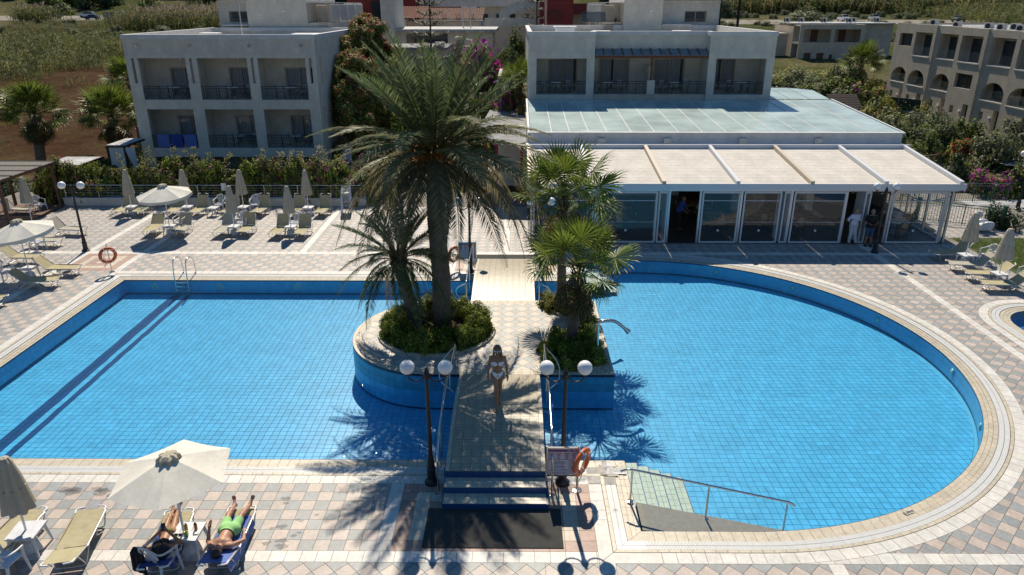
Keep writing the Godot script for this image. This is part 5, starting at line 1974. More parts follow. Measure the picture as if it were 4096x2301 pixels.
func date_palm(label: String, path: Array, r0: float, r1: float, ln: float, fronds: int, fruit: bool, group := "") -> Node3D:
	var o := thing("date_palm", label, "palm tree", path[0], 0, group)
	var lp := []
	for p in path:
		lp.append(p - path[0])
	node("trunk", trunk_mesh(lp, r0, r1, 0.085, 0.012 if r0 > 0.2 else 0.014), M.bark, o)
	var top: Vector3 = lp[-1]
	var g := [Color(0.10, 0.145, 0.06), Color(0.135, 0.18, 0.075), Color(0.08, 0.115, 0.05), Color(0.18, 0.205, 0.10)]
	var o1 := [Color(0.18, 0.165, 0.08), Color(0.24, 0.20, 0.115), Color(0.13, 0.13, 0.06), Color(0.28, 0.23, 0.15)]
	var dead := [Color(0.17, 0.13, 0.085), Color(0.12, 0.095, 0.06), Color(0.21, 0.165, 0.11)]
	var kinds := []
	for k in 3:
		var ll := ln * (0.135 if ln > 3.0 else 0.165)
		kinds.append([frond_mesh(ln, 0.12, 0.20, g, 78, ll, 0.4), frond_mesh(ln, 0.14, 0.50, g + o1, 78, ll, 0.05), frond_mesh(ln * 0.98, 0.12, 0.80, o1 if ln > 3.0 else g, 72, ll, -0.35), frond_mesh(ln * 0.8, 0.0, 0.95, dead, 50, ll * 0.9, -0.6)])
	for i in fronds:
		var t := (i + 0.5) / fronds
		var yaw := i * 2.39996 + rnd(-0.15, 0.15)
		var pitch := lerpf(1.32, -0.42, pow(t, 0.92)) + rnd(-0.1, 0.1)
		var kind := 0 if t < 0.34 else (1 if t < 0.62 else (2 if t < 0.93 else 3))
		var f := node("frond", kinds[rng.randi() % 3][kind], M.frond, o)
		aim(f, top + V(sin(yaw), 0, cos(yaw)) * r1 * 0.7 + V(0, 0.45 * ln / 3.6 * (1.0 - t) - 0.15, 0), yaw, pitch, rnd(-0.35, 0.35), rnd(0.88, 1.08))
	# leaf-base boots at the top of the stem
	var bt := MB.new()
	for i in 46:
		var a := i * 2.39996
		var y := -0.9 * ln / 3.6 + 1.15 * ln / 3.6 * i / 46.0
		var d := V(sin(a), 0, cos(a))
		bt.col = pick([Color(0.13, 0.095, 0.06), Color(0.085, 0.06, 0.04), Color(0.18, 0.13, 0.08)])
		bt.tube([top + V(0, y, 0) + d * r1 * 0.8, top + V(0, y + 0.18, 0) + d * (r1 * 1.1 + 0.03), top + V(0, y + 0.36, 0) + d * (r1 * 1.25 + 0.10)], [0.05, 0.04, 0.012], 5)
	put("leaf_bases", bt, M.frond, o)
	if fruit:
		for k in 9:
			var fr := MB.new()
			var a := [0.3, 1.0, 1.7, 2.6, 3.6, 4.3, 5.2, 5.8, 0.0][k] as float
			var d := V(sin(a), 0, cos(a))
			fr.col = Color(0.42, 0.17, 0.04)
			var tip := top + d * 0.62 + V(0, 0.32, 0)
			fr.tube([top + d * 0.2 + V(0, 0.2, 0), top + d * 0.42 + V(0, 0.45, 0), tip], 0.018, 5)
			for i in 46:
				fr.col = pick([Color(0.40, 0.15, 0.035), Color(0.30, 0.10, 0.025), Color(0.50, 0.22, 0.06)])
				var e := tip + V(rng.randfn() * 0.13, -rnd(0.15, 0.55), rng.randfn() * 0.13) + d * 0.1
				var m := tip.lerp(e, 0.5) + d * 0.08
				var s := V(rng.randfn(), 0, rng.randfn()).normalized() * 0.008
				fr.quad(tip - s, tip + s, m + s, m - s, d); fr.quad(m - s, m + s, e + s, e - s, d)
			put("fruit_stalk", fr, M.frond, o)
	return o

func fan_palm(label: String, path: Array, r0: float, r1: float, leaf: float, count: int, skirt: int, group := "") -> Node3D:
	var o := thing("fan_palm", label, "palm tree", path[0], 0, group)
	var lp := []
	for p in path:
		lp.append(p - path[0])
	node("trunk", trunk_mesh(lp, r0, r1, 0.07, 0.006), M.bark, o)
	var top: Vector3 = lp[-1]
	var g := [Color(0.13, 0.19, 0.028), Color(0.17, 0.23, 0.036), Color(0.09, 0.14, 0.022), Color(0.20, 0.24, 0.05)]
	var tips := [Color(0.20, 0.15, 0.06), Color(0.15, 0.13, 0.04), Color(0.26, 0.18, 0.09)]
	var brown := [Color(0.20, 0.14, 0.07), Color(0.13, 0.09, 0.045), Color(0.16, 0.135, 0.05)]
	var ks := []
	for k in 3:
		ks.append([fan_mesh(leaf * 0.9, leaf * 1.05, g, tips, 0.25), fan_mesh(leaf * 0.9, leaf * 1.1, g, tips + brown, 0.6), fan_mesh(leaf * 0.8, leaf * 0.8, brown + [g[2]], brown, 0.95)])
	for i in count + skirt:
		var t := (i + 0.5) / (count + skirt)
		var yaw := i * 2.39996 + rnd(-0.2, 0.2)
		var dead := i >= count
		var pitch := lerpf(1.30, -0.15, float(i) / count) if not dead else rnd(-1.25, -0.7)
		var f := node("fan_leaf" if not dead else "dead_leaf", ks[rng.randi() % 3][2 if dead else (0 if t < 0.45 else 1)], M.frond, o)
		aim(f, top + V(0, 0.25 * (1.0 - t), 0), yaw, pitch + rnd(-0.08, 0.08), rnd(-0.5, 0.5), rnd(0.85, 1.1))
		f.rotate_object_local(Vector3.RIGHT, 0.0)
	var bt := MB.new()
	for i in 26:
		var a := i * 2.39996
		var y := -0.35 + 0.5 * i / 26.0
		var d := V(sin(a), 0, cos(a))
		bt.col = pick(brown)
		bt.tube([top + V(0, y, 0) + d * r1, top + V(0, y + 0.14, 0) + d * (r1 + 0.05), top + V(0, y + 0.26, 0) + d * (r1 + 0.14)], [0.03, 0.022, 0.008], 5)
	put("leaf_bases", bt, M.frond, o)
	return o

func palms():
	rng.seed = 4242
	date_palm("tall date palm with grey drooping fronds and orange fruit stalks on the island", [V(-2.45, IH, -21.5), V(-2.40, 2.4, -21.45), V(-2.50, 4.4, -21.4), V(-2.46, 6.25, -21.4)], 0.30, 0.26, 3.6, 86, true)
	date_palm("small leaning date palm beside the tall one on the island", [V(-3.30, IH, -21.55), V(-3.42, 1.4, -21.5), V(-3.66, 2.3, -21.45), V(-3.74, 3.05, -21.45)], 0.24, 0.17, 2.2, 34, false)
	# offshoots at the foot
	for k in 3:
		var s := date_palm(["young palm shoot between the two island trunks", "young palm shoot in front of the tall island trunk", "young palm shoot behind the island hedge"][k], [[V(-2.95, IH, -21.3), V(-2.95, 0.75, -21.3)], [V(-2.3, IH, -20.9), V(-2.3, 0.7, -20.9)], [V(-2.9, IH, -22.5), V(-2.9, 0.8, -22.5)]][k], 0.07, 0.05, 1.15, 8, false, "palm shoots on the island")
	fan_palm("front fan palm with bright green leaves over the round pool planter", [V(1.75, IH, -20.4), V(1.80, 1.6, -20.35), V(1.88, 2.95, -20.3)], 0.19, 0.14, 0.98, 18, 12)
	fan_palm("rear fan palm rising above the restaurant awning", [V(1.66, IH, -24.2), V(1.62, 2.4, -24.1), V(1.62, 4.15, -24.0)], 0.17, 0.13, 1.15, 20, 13)
	fan_palm("broad fan palm at the far left of the garden", [V(-33.6, -0.9, -50.0), V(-33.4, 1.6, -50.0), V(-33.2, 3.4, -50.0)], 0.36, 0.30, 1.35, 34, 18)
	fan_palm("broad fan palm nearest the left hotel block", [V(-28.9, -0.9, -51.5), V(-28.8, 1.4, -51.5), V(-28.7, 3.0, -51.5)], 0.34, 0.28, 1.35, 34, 16)
	fan_palm("fan palm half hidden behind the left hotel block", [V(-31.6, -0.6, -60.5), V(-31.6, 2.0, -60.5), V(-31.6, 4.4, -60.5)], 0.32, 0.26, 1.3, 30, 12)
	fan_palm("small fan palm rising behind the tall date palm", [V(0.2, -0.6, -52.0), V(0.2, 2.0, -52.0), V(0.2, 5.1, -52.0)], 0.2, 0.16, 1.0, 20, 5)
	fan_palm("yellowish fan palm in front of the far sand-coloured block", [V(40.5, 0.3, -88.0), V(40.5, 2.0, -88.0), V(40.5, 4.0, -88.0)], 0.3, 0.25, 1.5, 26, 6)

func pine(label: String, at: Vector3, h: float, first: float):
	# Norfolk pine: straight stem, flat whorls of up-curved branches
	var o := thing("norfolk_pine", label, "tree", at)
	node("trunk", trunk_mesh([Vector3.ZERO, V(0, h * 0.5, 0), V(0, h, 0)], 0.16, 0.04, 0.2, 0.006), M.bark, o)
	var b := MB.new()
	var y := first
	var lvl := 0
	while y < h:
		var L0 := lerpf(2.1, 0.4, (y - first) / (h - first))
		for k in 6:
			var a := TAU * k / 6 + lvl * 0.5 + rnd(-0.1, 0.1)
			var d := V(cos(a), 0, sin(a))
			b.col = Color(0.05, 0.045, 0.03)
			b.tube([V(0, y, 0), V(0, y + 0.04, 0) + d * L0 * 0.6, V(0, y + 0.25, 0) + d * L0], [0.03, 0.02, 0.01], 4)
			for i in 46:
				var t := rnd(0.2, 1.0)
				var p := V(0, y + 0.04 + 0.22 * t * t, 0) + d * L0 * t
				var s := d.cross(Vector3.UP) * rnd(-1, 1) + V(0, rnd(0.1, 0.6), 0) + d * 0.4
				b.col = pick([Color(0.028, 0.045, 0.018), Color(0.04, 0.06, 0.022), Color(0.055, 0.07, 0.03)])
				leaf_quad(b, p, s.normalized(), Vector3.UP, rnd(0.16, 0.38), 0.03)
		y += lerpf(0.95, 0.5, (y - first) / (h - first))
		lvl += 1
	put("crown", b, M.leaf, o)

func reed_mesh(blades: int, plume: bool) -> ArrayMesh:
	var b := MB.new()
	for i in blades:
		var p := V(rng.randfn() * 0.5, 0, rng.randfn() * 0.5)
		var h := rnd(0.65, 1.05)
		var lean := V(rng.randfn() * 0.16, 0, rng.randfn() * 0.16)
		var s := V(rng.randfn(), 0, rng.randfn()).normalized() * 0.014
		b.col = pick([Color(0.16, 0.18, 0.06), Color(0.22, 0.205, 0.08), Color(0.10, 0.13, 0.045), Color(0.28, 0.23, 0.11)])
		var m := p + lean * 0.4 + V(0, h * 0.6, 0)
		var t := p + lean + V(0, h, 0)
		b.quad(p - s, p + s, m + s, m - s, V(0, 0.3, 1)); b.tri(m - s, m + s, t, V(0, 0.5, 1), V(0, 0.5, 1), V(0, 0.5, 1))
		for k in 5:
			var q := p.lerp(t, rnd(0.3, 0.95))
			var d := V(rng.randfn(), rnd(0.2, 0.9), rng.randfn()).normalized()
			leaf_quad(b, q, d, V(-d.z, 0.7, d.x).normalized(), rnd(0.14, 0.26), 0.018)
		if plume and i % 4 == 0:
			for k in 7:
				b.col = pick([Color(0.30, 0.24, 0.17), Color(0.38, 0.32, 0.24), Color(0.24, 0.19, 0.13)])
				leaf_quad(b, t + V(0, rnd(-0.06, 0.1), 0), V(rng.randfn() * 0.5, 1, rng.randfn() * 0.5).normalized(), V(0, 0, 1), rnd(0.08, 0.14), 0.022)
	return b.mesh()

func scatter(called: String, mesh: Mesh, m: Material, places: Array) -> MultiMeshInstance3D:
	var mm := MultiMesh.new()
	mm.transform_format = MultiMesh.TRANSFORM_3D
	mm.mesh = mesh
	mm.instance_count = places.size()
	for i in places.size():
		mm.set_instance_transform(i, places[i])
	var o := MultiMeshInstance3D.new()
	o.name = called
	o.multimesh = mm
	o.material_override = m
	add_child(o, true)
	stuff(o)
	return o

func spread(n: int, x0: float, x1: float, z0: float, z1: float, s0: float, s1: float, hs := 1.0) -> Array:
	var out := []
	for i in n:
		var x := rnd(x0, x1)
		var z := rnd(z0, z1)
		var s := rnd(s0, s1)
		out.append(Transform3D(Basis(Vector3.UP, rnd(0, TAU)).scaled(V(s, s * hs, s)), V(x, land_h(x, z) - 0.05, z)))
	return out

func gardens():
	plant_meshes()
	rng.seed = 99
	# hedge and shrubs on the island
	var l := []
	for i in 19:
		var a := TAU * i / 19
		l.append(["hedge", BED_C.x + 1.40 * cos(a), IH + 0.02, BED_C.y + 1.40 * sin(a), 0.50, rnd(0.72, 0.86), 0.50])
	clumps_thing("ring_hedge", "ring of glossy clipped hedge round the island date palms", "hedge", l)
	l = []
	for q in [[1.2, -19.2], [1.7, -19.0], [2.2, -19.1], [1.1, -19.8], [2.25, -19.9], [1.45, -20.5], [2.2, -20.7], [1.75, -19.6], [2.0, -21.0]]:
		l.append(["hedge", q[0], IH, q[1], 0.55, rnd(0.55, 0.75), 0.52])
	clumps_thing("shrub_bed", "dark green shrub bed round the front fan palm trunk", "shrub", l)
	l = []
	for q in [[1.15, -23.5], [1.6, -23.3], [2.1, -23.4], [1.35, -23.1], [2.2, -22.7], [1.9, -22.5], [2.35, -22.2]]:
		l.append(["shrub", q[0], IH, q[1], 0.45, rnd(0.5, 0.72), 0.42])
	clumps_thing("shrub_bed", "yellow-green shrub bed round the rear fan palm trunk", "shrub", l)
	# planter wall, wire fence and hedge behind the loungers
	var pw := thing("planter_wall", "low cream planter wall behind the back row of loungers", "wall")
	put("wall", boxes([[V(-25.3, 0.0, -39.1), V(-8.4, 0.40, -38.8)]]), M.plaster_white, pw)
	put("coping", boxes([[V(-25.34, 0.40, -39.14), V(-8.36, 0.45, -38.77)]]), M.cornice, pw)
	for x in [-22.0, -14.5]:
		put("vent", boxes([[V(x, 0.16, -38.8), V(x + 0.35, 0.24, -38.79)]]), M.alu, pw)
	var fn := thing("wire_fence", "steel rail fence with thin wires on the cream planter wall", "fence")
	for k in 10:
		put("post", tubes([[V(-25.2 + k * 1.86, 0.45, -38.95), V(-25.2 + k * 1.86, 1.15, -38.95)]], 0.022, 8), M.steel, fn)
	for k in 5:
		put("wire" if k < 4 else "top_rail", tubes([[V(-25.3, 0.57 + k * 0.14 + (0.02 if k == 4 else 0.0), -38.95), V(-8.4, 0.57 + k * 0.14 + (0.02 if k == 4 else 0.0), -38.95)]], 0.008 if k < 4 else 0.022, 6), M.steel, fn)
	l = []
	for i in 21:
		var x := -26.8 + i * 0.93
		var hgt := rnd(2.1, 2.7) + (0.8 if x > -20.5 and x < -17.0 else 0.0) + (0.9 if x > -14.8 and x < -10.0 else 0.0)
		l.append(["boug", x, -0.4, -39.9 + rnd(-0.2, 0.3), rnd(1.0, 1.3), hgt, rnd(0.75, 0.9)])
		if i % 2 == 0:
			l.append(["boug", x + 0.4, -0.6, -41.5 + rnd(-0.4, 0.4), 1.3, hgt * 0.95, 1.1])
	for i in 7:
		l.append(["boug", -10.4 + i * 0.35, -0.4, -41.0 - i * 0.8, 1.2, rnd(2.2, 3.0), 1.1])
	for i in 24:
		l.append(["boug" if i % 3 else "hedge", -26.5 + i * 0.77, 1.0 + rnd(-0.3, 0.3), -39.9 + rnd(-0.4, 0.2), 0.9, rnd(0.6, 1.5), 0.75])
	clumps_thing("flowering_hedge", "loose bougainvillea hedge behind the wire fence", "hedge", l)
	for k in 14:
		var x := [-20.9, -20.2, -19.3, -18.4, -17.7, -14.4, -13.6, -12.9, -12.1, -11.5, -10.9, -10.2, -16.6, -22.0][k] as float
		var b := MB.new()
		var p := V(x, 1.3, -39.8)
		var pts := [p]
		var d := V(rnd(-0.5, 0.6), 1.0, rnd(-0.1, 0.35)).normalized()
		for i in 5:
			p += d * rnd(0.28, 0.42)
			d = (d + V(rnd(-0.2, 0.3), -0.12, rnd(-0.1, 0.15))).normalized()
			pts.append(p)
		b.col = Color(0.14, 0.10, 0.05)
		b.tube(pts, 0.012, 4)
		for q in pts.slice(1):
			for i in 22:
				b.col = pick([Color(0.16, 0.16, 0.03), Color(0.10, 0.12, 0.025), Color(0.22, 0.20, 0.04)])
				leaf_quad(b, q + V(rng.randfn(), rng.randfn(), rng.randfn()) * 0.09, V(rng.randfn(), rng.randfn(), rng.randfn()).normalized(), V(0, 1, 0.4).normalized(), 0.11, 0.035)
		put("spray", b, M.leaf, get_node("flowering_hedge"))
	# climbers on the side of the left hotel block
	l = []
	for i in 60:
		var z := -48.0 - 13.0 * pow(rng.randf(), 0.8)
		var top := lerpf(4.6, 8.8, clampf((-46.3 - z) / 10.0, 0, 1))
		var y := top * (1.0 - pow(rng.randf(), 1.6))
		l.append(["vine", -11.5 + rnd(-0.4, 0.5) + (top - y) * rnd(0.0, 0.35), y, z, rnd(1.0, 1.5), rnd(1.1, 1.7), rnd(1.0, 1.4)])
	clumps_thing("climbing_vine", "red-flowered climber covering the flank of the left hotel block", "vine", l)
	# garden between the hotel blocks
	bush("flowering_tree", "bougm", "magenta bougainvillea mound spreading between the two hotel blocks", "bougainvillea", V(-3.4, 2.6, -63.0), V(4.4, 5.6, 3.6))
	l = []
	for q in [[-6.4, 3.4, -62.0, 2.3], [-5.0, 4.6, -64.0, 2.2], [-1.2, 3.0, -62.5, 2.3], [-2.6, 2.4, -60.5, 2.2], [-0.2, 2.0, -61.0, 1.8]]:
		l.append(["boug", q[0], q[1] - 1.2, q[2], q[3], q[3] * 1.35, q[3]])
	clumps_thing("flowering_shrubs", "green and pink bougainvillea skirt in front of the magenta mound", "bougainvillea", l)
	bush("round_shrub", "dark", "round dark grey-green shrub in front of the low grey roof", "shrub", V(-9.0, 1.6, -57.0), V(1.5, 3.6, 1.5))
	bush("round_shrub", "bush", "leafy green shrub below the round dark shrub", "shrub", V(-8.2, -0.4, -52.0), V(1.7, 4.0, 1.6))
	bush("round_shrub", "bush", "leafy shrub beside the white planter behind the date palm", "shrub", V(-6.0, -0.8, -50.0), V(1.8, 3.4, 1.6))
	bush("round_shrub", "bush", "leafy shrub in the middle of the courtyard garden", "shrub", V(-3.6, -0.6, -53.5), V(1.9, 4.6, 1.8))
	bush("round_shrub", "dark", "dark shrub at the foot of the tall pine", "shrub", V(-5.6, 0.5, -57.0), V(2.0, 4.6, 1.8))
	bush("round_shrub", "bougm", "pink bougainvillea shrub beside the right hotel block", "bougainvillea", V(-0.7, 0.3, -52.0), V(1.2, 5.6, 1.3))
	bush("round_shrub", "vine", "red-flowered shrub against the corner of the right hotel block", "bougainvillea", V(0.0, 1.0, -49.5), V(0.75, 4.6, 0.9))
	bush("round_shrub", "dark", "dark conifer-like shrub behind the pink bougainvillea", "shrub", V(-0.4, 1.8, -64.5), V(1.7, 5.6, 1.7))
	pine("tall Norfolk pine standing between the two hotel blocks", V(-6.7, -0.5, -59.0), 13.5, 6.0)
	pine("Norfolk pine with wide dark tiers beside the rooftop louvres of the right block", V(2.3, 1.5, -88.0), 14.0, 6.5)
	bush("round_shrub", "bush", "bright green shrub under the second Norfolk pine", "shrub", V(-0.2, 4.0, -78.0), V(2.2, 4.2, 2.0))
	# far left garden: canna lilies, silvery scrub
	var canna := []
	for k in 2:
		canna.append(bush_mesh(420, 0.34, [Color(0.07, 0.14, 0.025), Color(0.10, 0.18, 0.035), Color(0.045, 0.09, 0.02)], 16, true, [Color(0.60, 0.28, 0.02), Color(0.65, 0.36, 0.03)], 0.05))
	var cs := [[-36.5, -46.0, 1.3], [-31.0, -47.5, 1.6], [-29.3, -48.3, 1.8], [-27.4, -48.6, 1.9], [-26.0, -48.2, 1.7], [-33.5, -45.2, 1.2]]
	var cn := ["at the far left edge of the garden", "below the broad fan palm trunk", "between the two broad fan palms", "in the thick of the canna bed", "nearest the curtained cabana", "in front of the far left fan palm"]
	for i in cs.size():
		var o := thing("canna_plant", "broad-leaved canna with orange flowers " + cn[i], "plant", V(cs[i][0], -0.9, cs[i][1]), i * 1.3, "canna lilies in the left garden")
		node("foliage", canna[i % 2], M.leaf, o).scale = V(1.5, cs[i][2], 1.3)
	for q in [[-37.5, -49.0, "silvery scrub at the left edge of the picture"], [-35.0, -44.0, "silvery scrub behind the grey pergola"], [-30.8, -43.6, "grey-green scrub between the pergola and the small flat roof"]]:
		bush("scrub_bush", "olive", q[2], "shrub", V(q[0], -0.9, q[1]), V(1.6, 1.6, 1.4))
	for q in [[-26.4, -51.0, "dark shrub behind the curtained cabana"], [-25.0, -46.8, "dark shrub beside the curtained cabana"]]:
		bush("round_shrub", "dark", q[2], "shrub", V(q[0], -0.9, q[1]), V(1.5, 3.0, 1.5))
	# right-hand gardens
	var rb := [["bush", 26.5, 0.0, -62.0, 3.0, 2.6, "broad green bush behind the frosted glass roof"], ["shrub", 30.5, 0.2, -66.0, 3.2, 2.4, "yellow-green bush in front of the arched apartments"], ["bush", 34.5, 0.3, -70.0, 2.8, 2.4, "green bush at the foot of the arched apartments"], ["boug", 24.5, 0.0, -57.5, 2.2, 2.6, "bougainvillea bush with pink specks beside the glass roof"],
		["olive", 29.5, -0.2, -55.0, 2.9, 4.0, "large grey-green oleander beside the thatched kiosk"], ["olive", 33.0, 0.0, -57.5, 2.4, 3.2, "grey-green oleander in front of the apartment doors"], ["vine", 30.0, -0.2, -49.8, 2.0, 3.2, "brownish bush behind the glass roof corner"], ["olive", 33.2, 0.0, -50.5, 2.6, 3.6, "tall oleander at the right before the apartments"], ["olive", 38.0, 0.2, -55.0, 2.2, 3.0, "oleander by the apartment wall at the right edge"],
		["shrub", 36.0, 0.3, -51.0, 1.7, 1.6, "bright yellow-green plant in the right-hand garden"], ["bush", 25.5, -0.2, -46.0, 2.0, 2.9, "dark green bush behind the awning corner"], ["dark", 28.0, -0.3, -46.0, 2.0, 2.8, "shaded dark bush behind the wooden swing frame"], ["bougm", 27.8, -0.2, -41.6, 1.7, 2.6, "magenta bougainvillea right of the awning"], ["boug", 30.2, -0.2, -42.5, 2.0, 3.0, "tall green bougainvillea beside the lawn lamp"], ["bougm", 32.0, -0.2, -40.0, 1.6, 2.2, "magenta bougainvillea at the right picture edge"],
		["dark", 24.6, -0.1, -34.9, 1.25, 2.1, "dense dark round shrub on the lawn beside the swan"], ["hedge", 26.4, -0.1, -33.6, 1.2, 1.3, "light green shrub on the lawn at the right edge"], ["olive", 33.0, 0.4, -84.0, 3.6, 4.4, "grey-green bush before the far sand-coloured block"], ["dark", 38.0, 0.6, -86.0, 2.6, 5.6, "dark tall shrub beside the far sand-coloured block"], ["olive", 28.0, 0.6, -80.0, 3.4, 2.6, "pale scrub beside the parked white van"]]
	for q in rb:
		bush("garden_bush", q[0], q[6], "shrub", V(q[1], q[2] - 0.6, q[3]), V(q[4], q[5], q[4]))
	l = []
	for i in 30:
		var t := i / 29.0
		l.append([["bush", "shrub", "olive", "boug"][i % 4], lerpf(19.5, 37.5, t) + rnd(-1.2, 1.2), -0.5 + t * 0.4, lerpf(-64.0, -73.0, t) + rnd(-4.5, 4.0), rnd(1.8, 2.8), rnd(1.6, 2.9), rnd(1.8, 2.6)])
	for i in 46:
		l.append([["bush", "shrub", "olive", "bush", "boug"][i % 5], rnd(25.5, 41.5), 0.3, rnd(-102.0, -74.0), rnd(2.0, 3.4), rnd(1.6, 3.4), rnd(2.0, 3.2)])
	clumps_thing("mixed_hedgerow", "mixed green hedgerow between the glass roof and the arched apartments", "hedge", l)
	l = []
	for i in 22:
		var t := i / 21.0
		l.append([["olive", "dark", "bush"][i % 3], lerpf(26.0, 36.5, t) + rnd(-0.8, 0.8), -0.7, lerpf(-49.5, -62.0, t) + rnd(-3.0, 3.0), rnd(1.5, 2.3), rnd(2.0, 3.3), rnd(1.5, 2.2)])
	clumps_thing("oleander_thicket", "dense oleander thicket below the arched apartments", "hedge", l)
	# lawn
	var lw := MB.new()
	lw.prism(PackedVector2Array([Vector2(21.0, -33.1), Vector2(21.6, -33.1), Vector2(40, -33.1), Vector2(40, -26.5), Vector2(21.0, -26.5)]), -0.2, 0.0)
	structure(put("lawn", lw, M.lawn))
	var gb := MB.new()
	rng.seed = 5
	for i in 70:
		gb.col = pick([Color(0.10, 0.16, 0.03), Color(0.13, 0.19, 0.04), Color(0.07, 0.12, 0.02), Color(0.18, 0.19, 0.06)])
		var p := V(rnd(-0.25, 0.25), 0, rnd(-0.25, 0.25))
		var d := V(rng.randfn() * 0.35, 1, rng.randfn() * 0.35).normalized()
		leaf_quad(gb, p, d, V(d.z, 0.4, -d.x).normalized(), rnd(0.04, 0.075), 0.006)
	var pl := []
	for i in 1500:
		pl.append(Transform3D(Basis(Vector3.UP, rnd(0, TAU)), V(rnd(21.1, 30.0), 0.0, rnd(-33.0, -26.6))))
	tag(scatter("grass", gb.mesh(), M.leaf, pl), "short green grass of the lawn by the right-hand loungers", "grass")
	structure(put("garden_path", boxes([[V(25.5, -0.3, -40.5), V(34, -0.004, -38.8)]]), M.roofwhite))
	structure(put("lane", one(func(b): b.quad(V(33, 0.42, -48.0), V(60, 0.75, -44.0), V(60, 0.75, -47.0), V(33, 0.42, -51.5))), M.asphalt))
	# far vegetation
	rng.seed = 31
	var rm := reed_mesh(34, false)
	var rp := reed_mesh(34, true)
	scatter("reed_bed", rm, M.leaf, reed_patch(430))
	scatter("plumed_reeds", rp, M.leaf, spread(60, -128, -100, -205, -170, 1.4, 2.2) + spread(210, -99, -70, -222, -184, 3.4, 5.0) + spread(14, -136, -131, -215, -210, 4.0, 5.0))
	scatter("far_reed_bed", rm, M.leaf, spread(1300, 55, 215, -285, -246, 4.6, 7.0) + spread(260, 60, 120, -330, -285, 5, 7))
	scatter("slope_reeds", rm, M.leaf, spread(700, -40, 260, -420, -300, 6, 9) + spread(260, 118, 175, -240, -150, 3.0, 4.6))
	tag(get_node("reed_bed"), "dense green reed bed beside the brown field", "reeds")
	tag(get_node("plumed_reeds"), "tall reeds with pale plumes before the left car park", "reeds")
	tag(get_node("far_reed_bed"), "tall reed belt behind the cars at the upper right", "reeds")
	tag(get_node("slope_reeds"), "reeds covering the slope along the upper right", "reeds")
	var trees := []
	for i in 240:
		var x := rnd(-330, 70)
		var z := rnd(-420, -268)
		var s := rnd(5.0, 10.0)
		trees.append(Transform3D(Basis(Vector3.UP, rnd(0, TAU)).scaled(V(s, s * rnd(0.9, 1.5), s)), V(x, land_h(x, z) + 0.2, z)))
	tag(scatter("far_wood", bm.bush0, M.leaf, trees.slice(0, 130)), "green wood closing the view at the upper left", "wood")
	tag(scatter("far_dark_wood", bm.dark1, M.leaf, trees.slice(130)), "dark trees closing the view at the upper left", "wood")
	tag(scatter("field_scrub", bm.olive0, M.leaf, spread(130, -130, 0, -212, -150, 0.8, 2.4) + spread(60, -60, -26, -150, -128, 0.6, 1.4) + spread(330, 20, 175, -194, -130, 0.8, 2.2) + spread(60, 60, 175, -245, -214, 1.0, 2.2)), "low scrub scattered over the far field", "scrub")
	var tuft := reed_mesh(14, false)
	tag(scatter("field_grass", tuft, M.leaf, spread(800, -84, -24, -140, -56, 0.2, 0.45) + spread(1600, -110, 10, -215, -128, 0.4, 1.1) + spread(700, 24, 130, -210, -90, 0.4, 1.1)), "dry grass tufts across the brown field", "grass")
	for q in [[-118.0, -246.0, 5.0, 6.0, "round green tree by the left car park"], [-150.0, -250.0, 5.5, 5.5, "broad tree at the far upper left"], [76.0, -200.0, 6.5, 4.4, "low round thicket beside the cars at the upper right"], [60.0, -226.0, 5.0, 5.0, "bush at the left end of the far reed belt"]]:
		bush("far_tree", "olive" if q[0] > 0 else "bush", q[4], "tree", V(q[0], land_h(q[0], q[1]), q[1]), V(q[2], q[3], q[2]))

	garden_things()
	damp_marks()

func reed_patch(n: int) -> Array:
	# a bed that thins out towards an uneven edge
	var out := []
	var nz := FastNoiseLite.new()
	nz.seed = 12; nz.frequency = 0.03
	while out.size() < n:
		var x := rnd(-104, -44)
		var z := rnd(-150, -84)
		var edge := -60.0 - (z + 96.0) * 0.42 + nz.get_noise_2d(x, z) * 16.0
		if x > edge or (x > edge - 9.0 and rng.randf() < 0.55):
			continue
		var s := rnd(1.5, 3.3) * (0.6 if x > edge - 6.0 else 1.0)
		out.append(Transform3D(Basis(Vector3.UP, rnd(0, TAU)).scaled(V(s, s * rnd(0.8, 1.15), s)), V(x, land_h(x, z) - 0.05, z)))
	return out

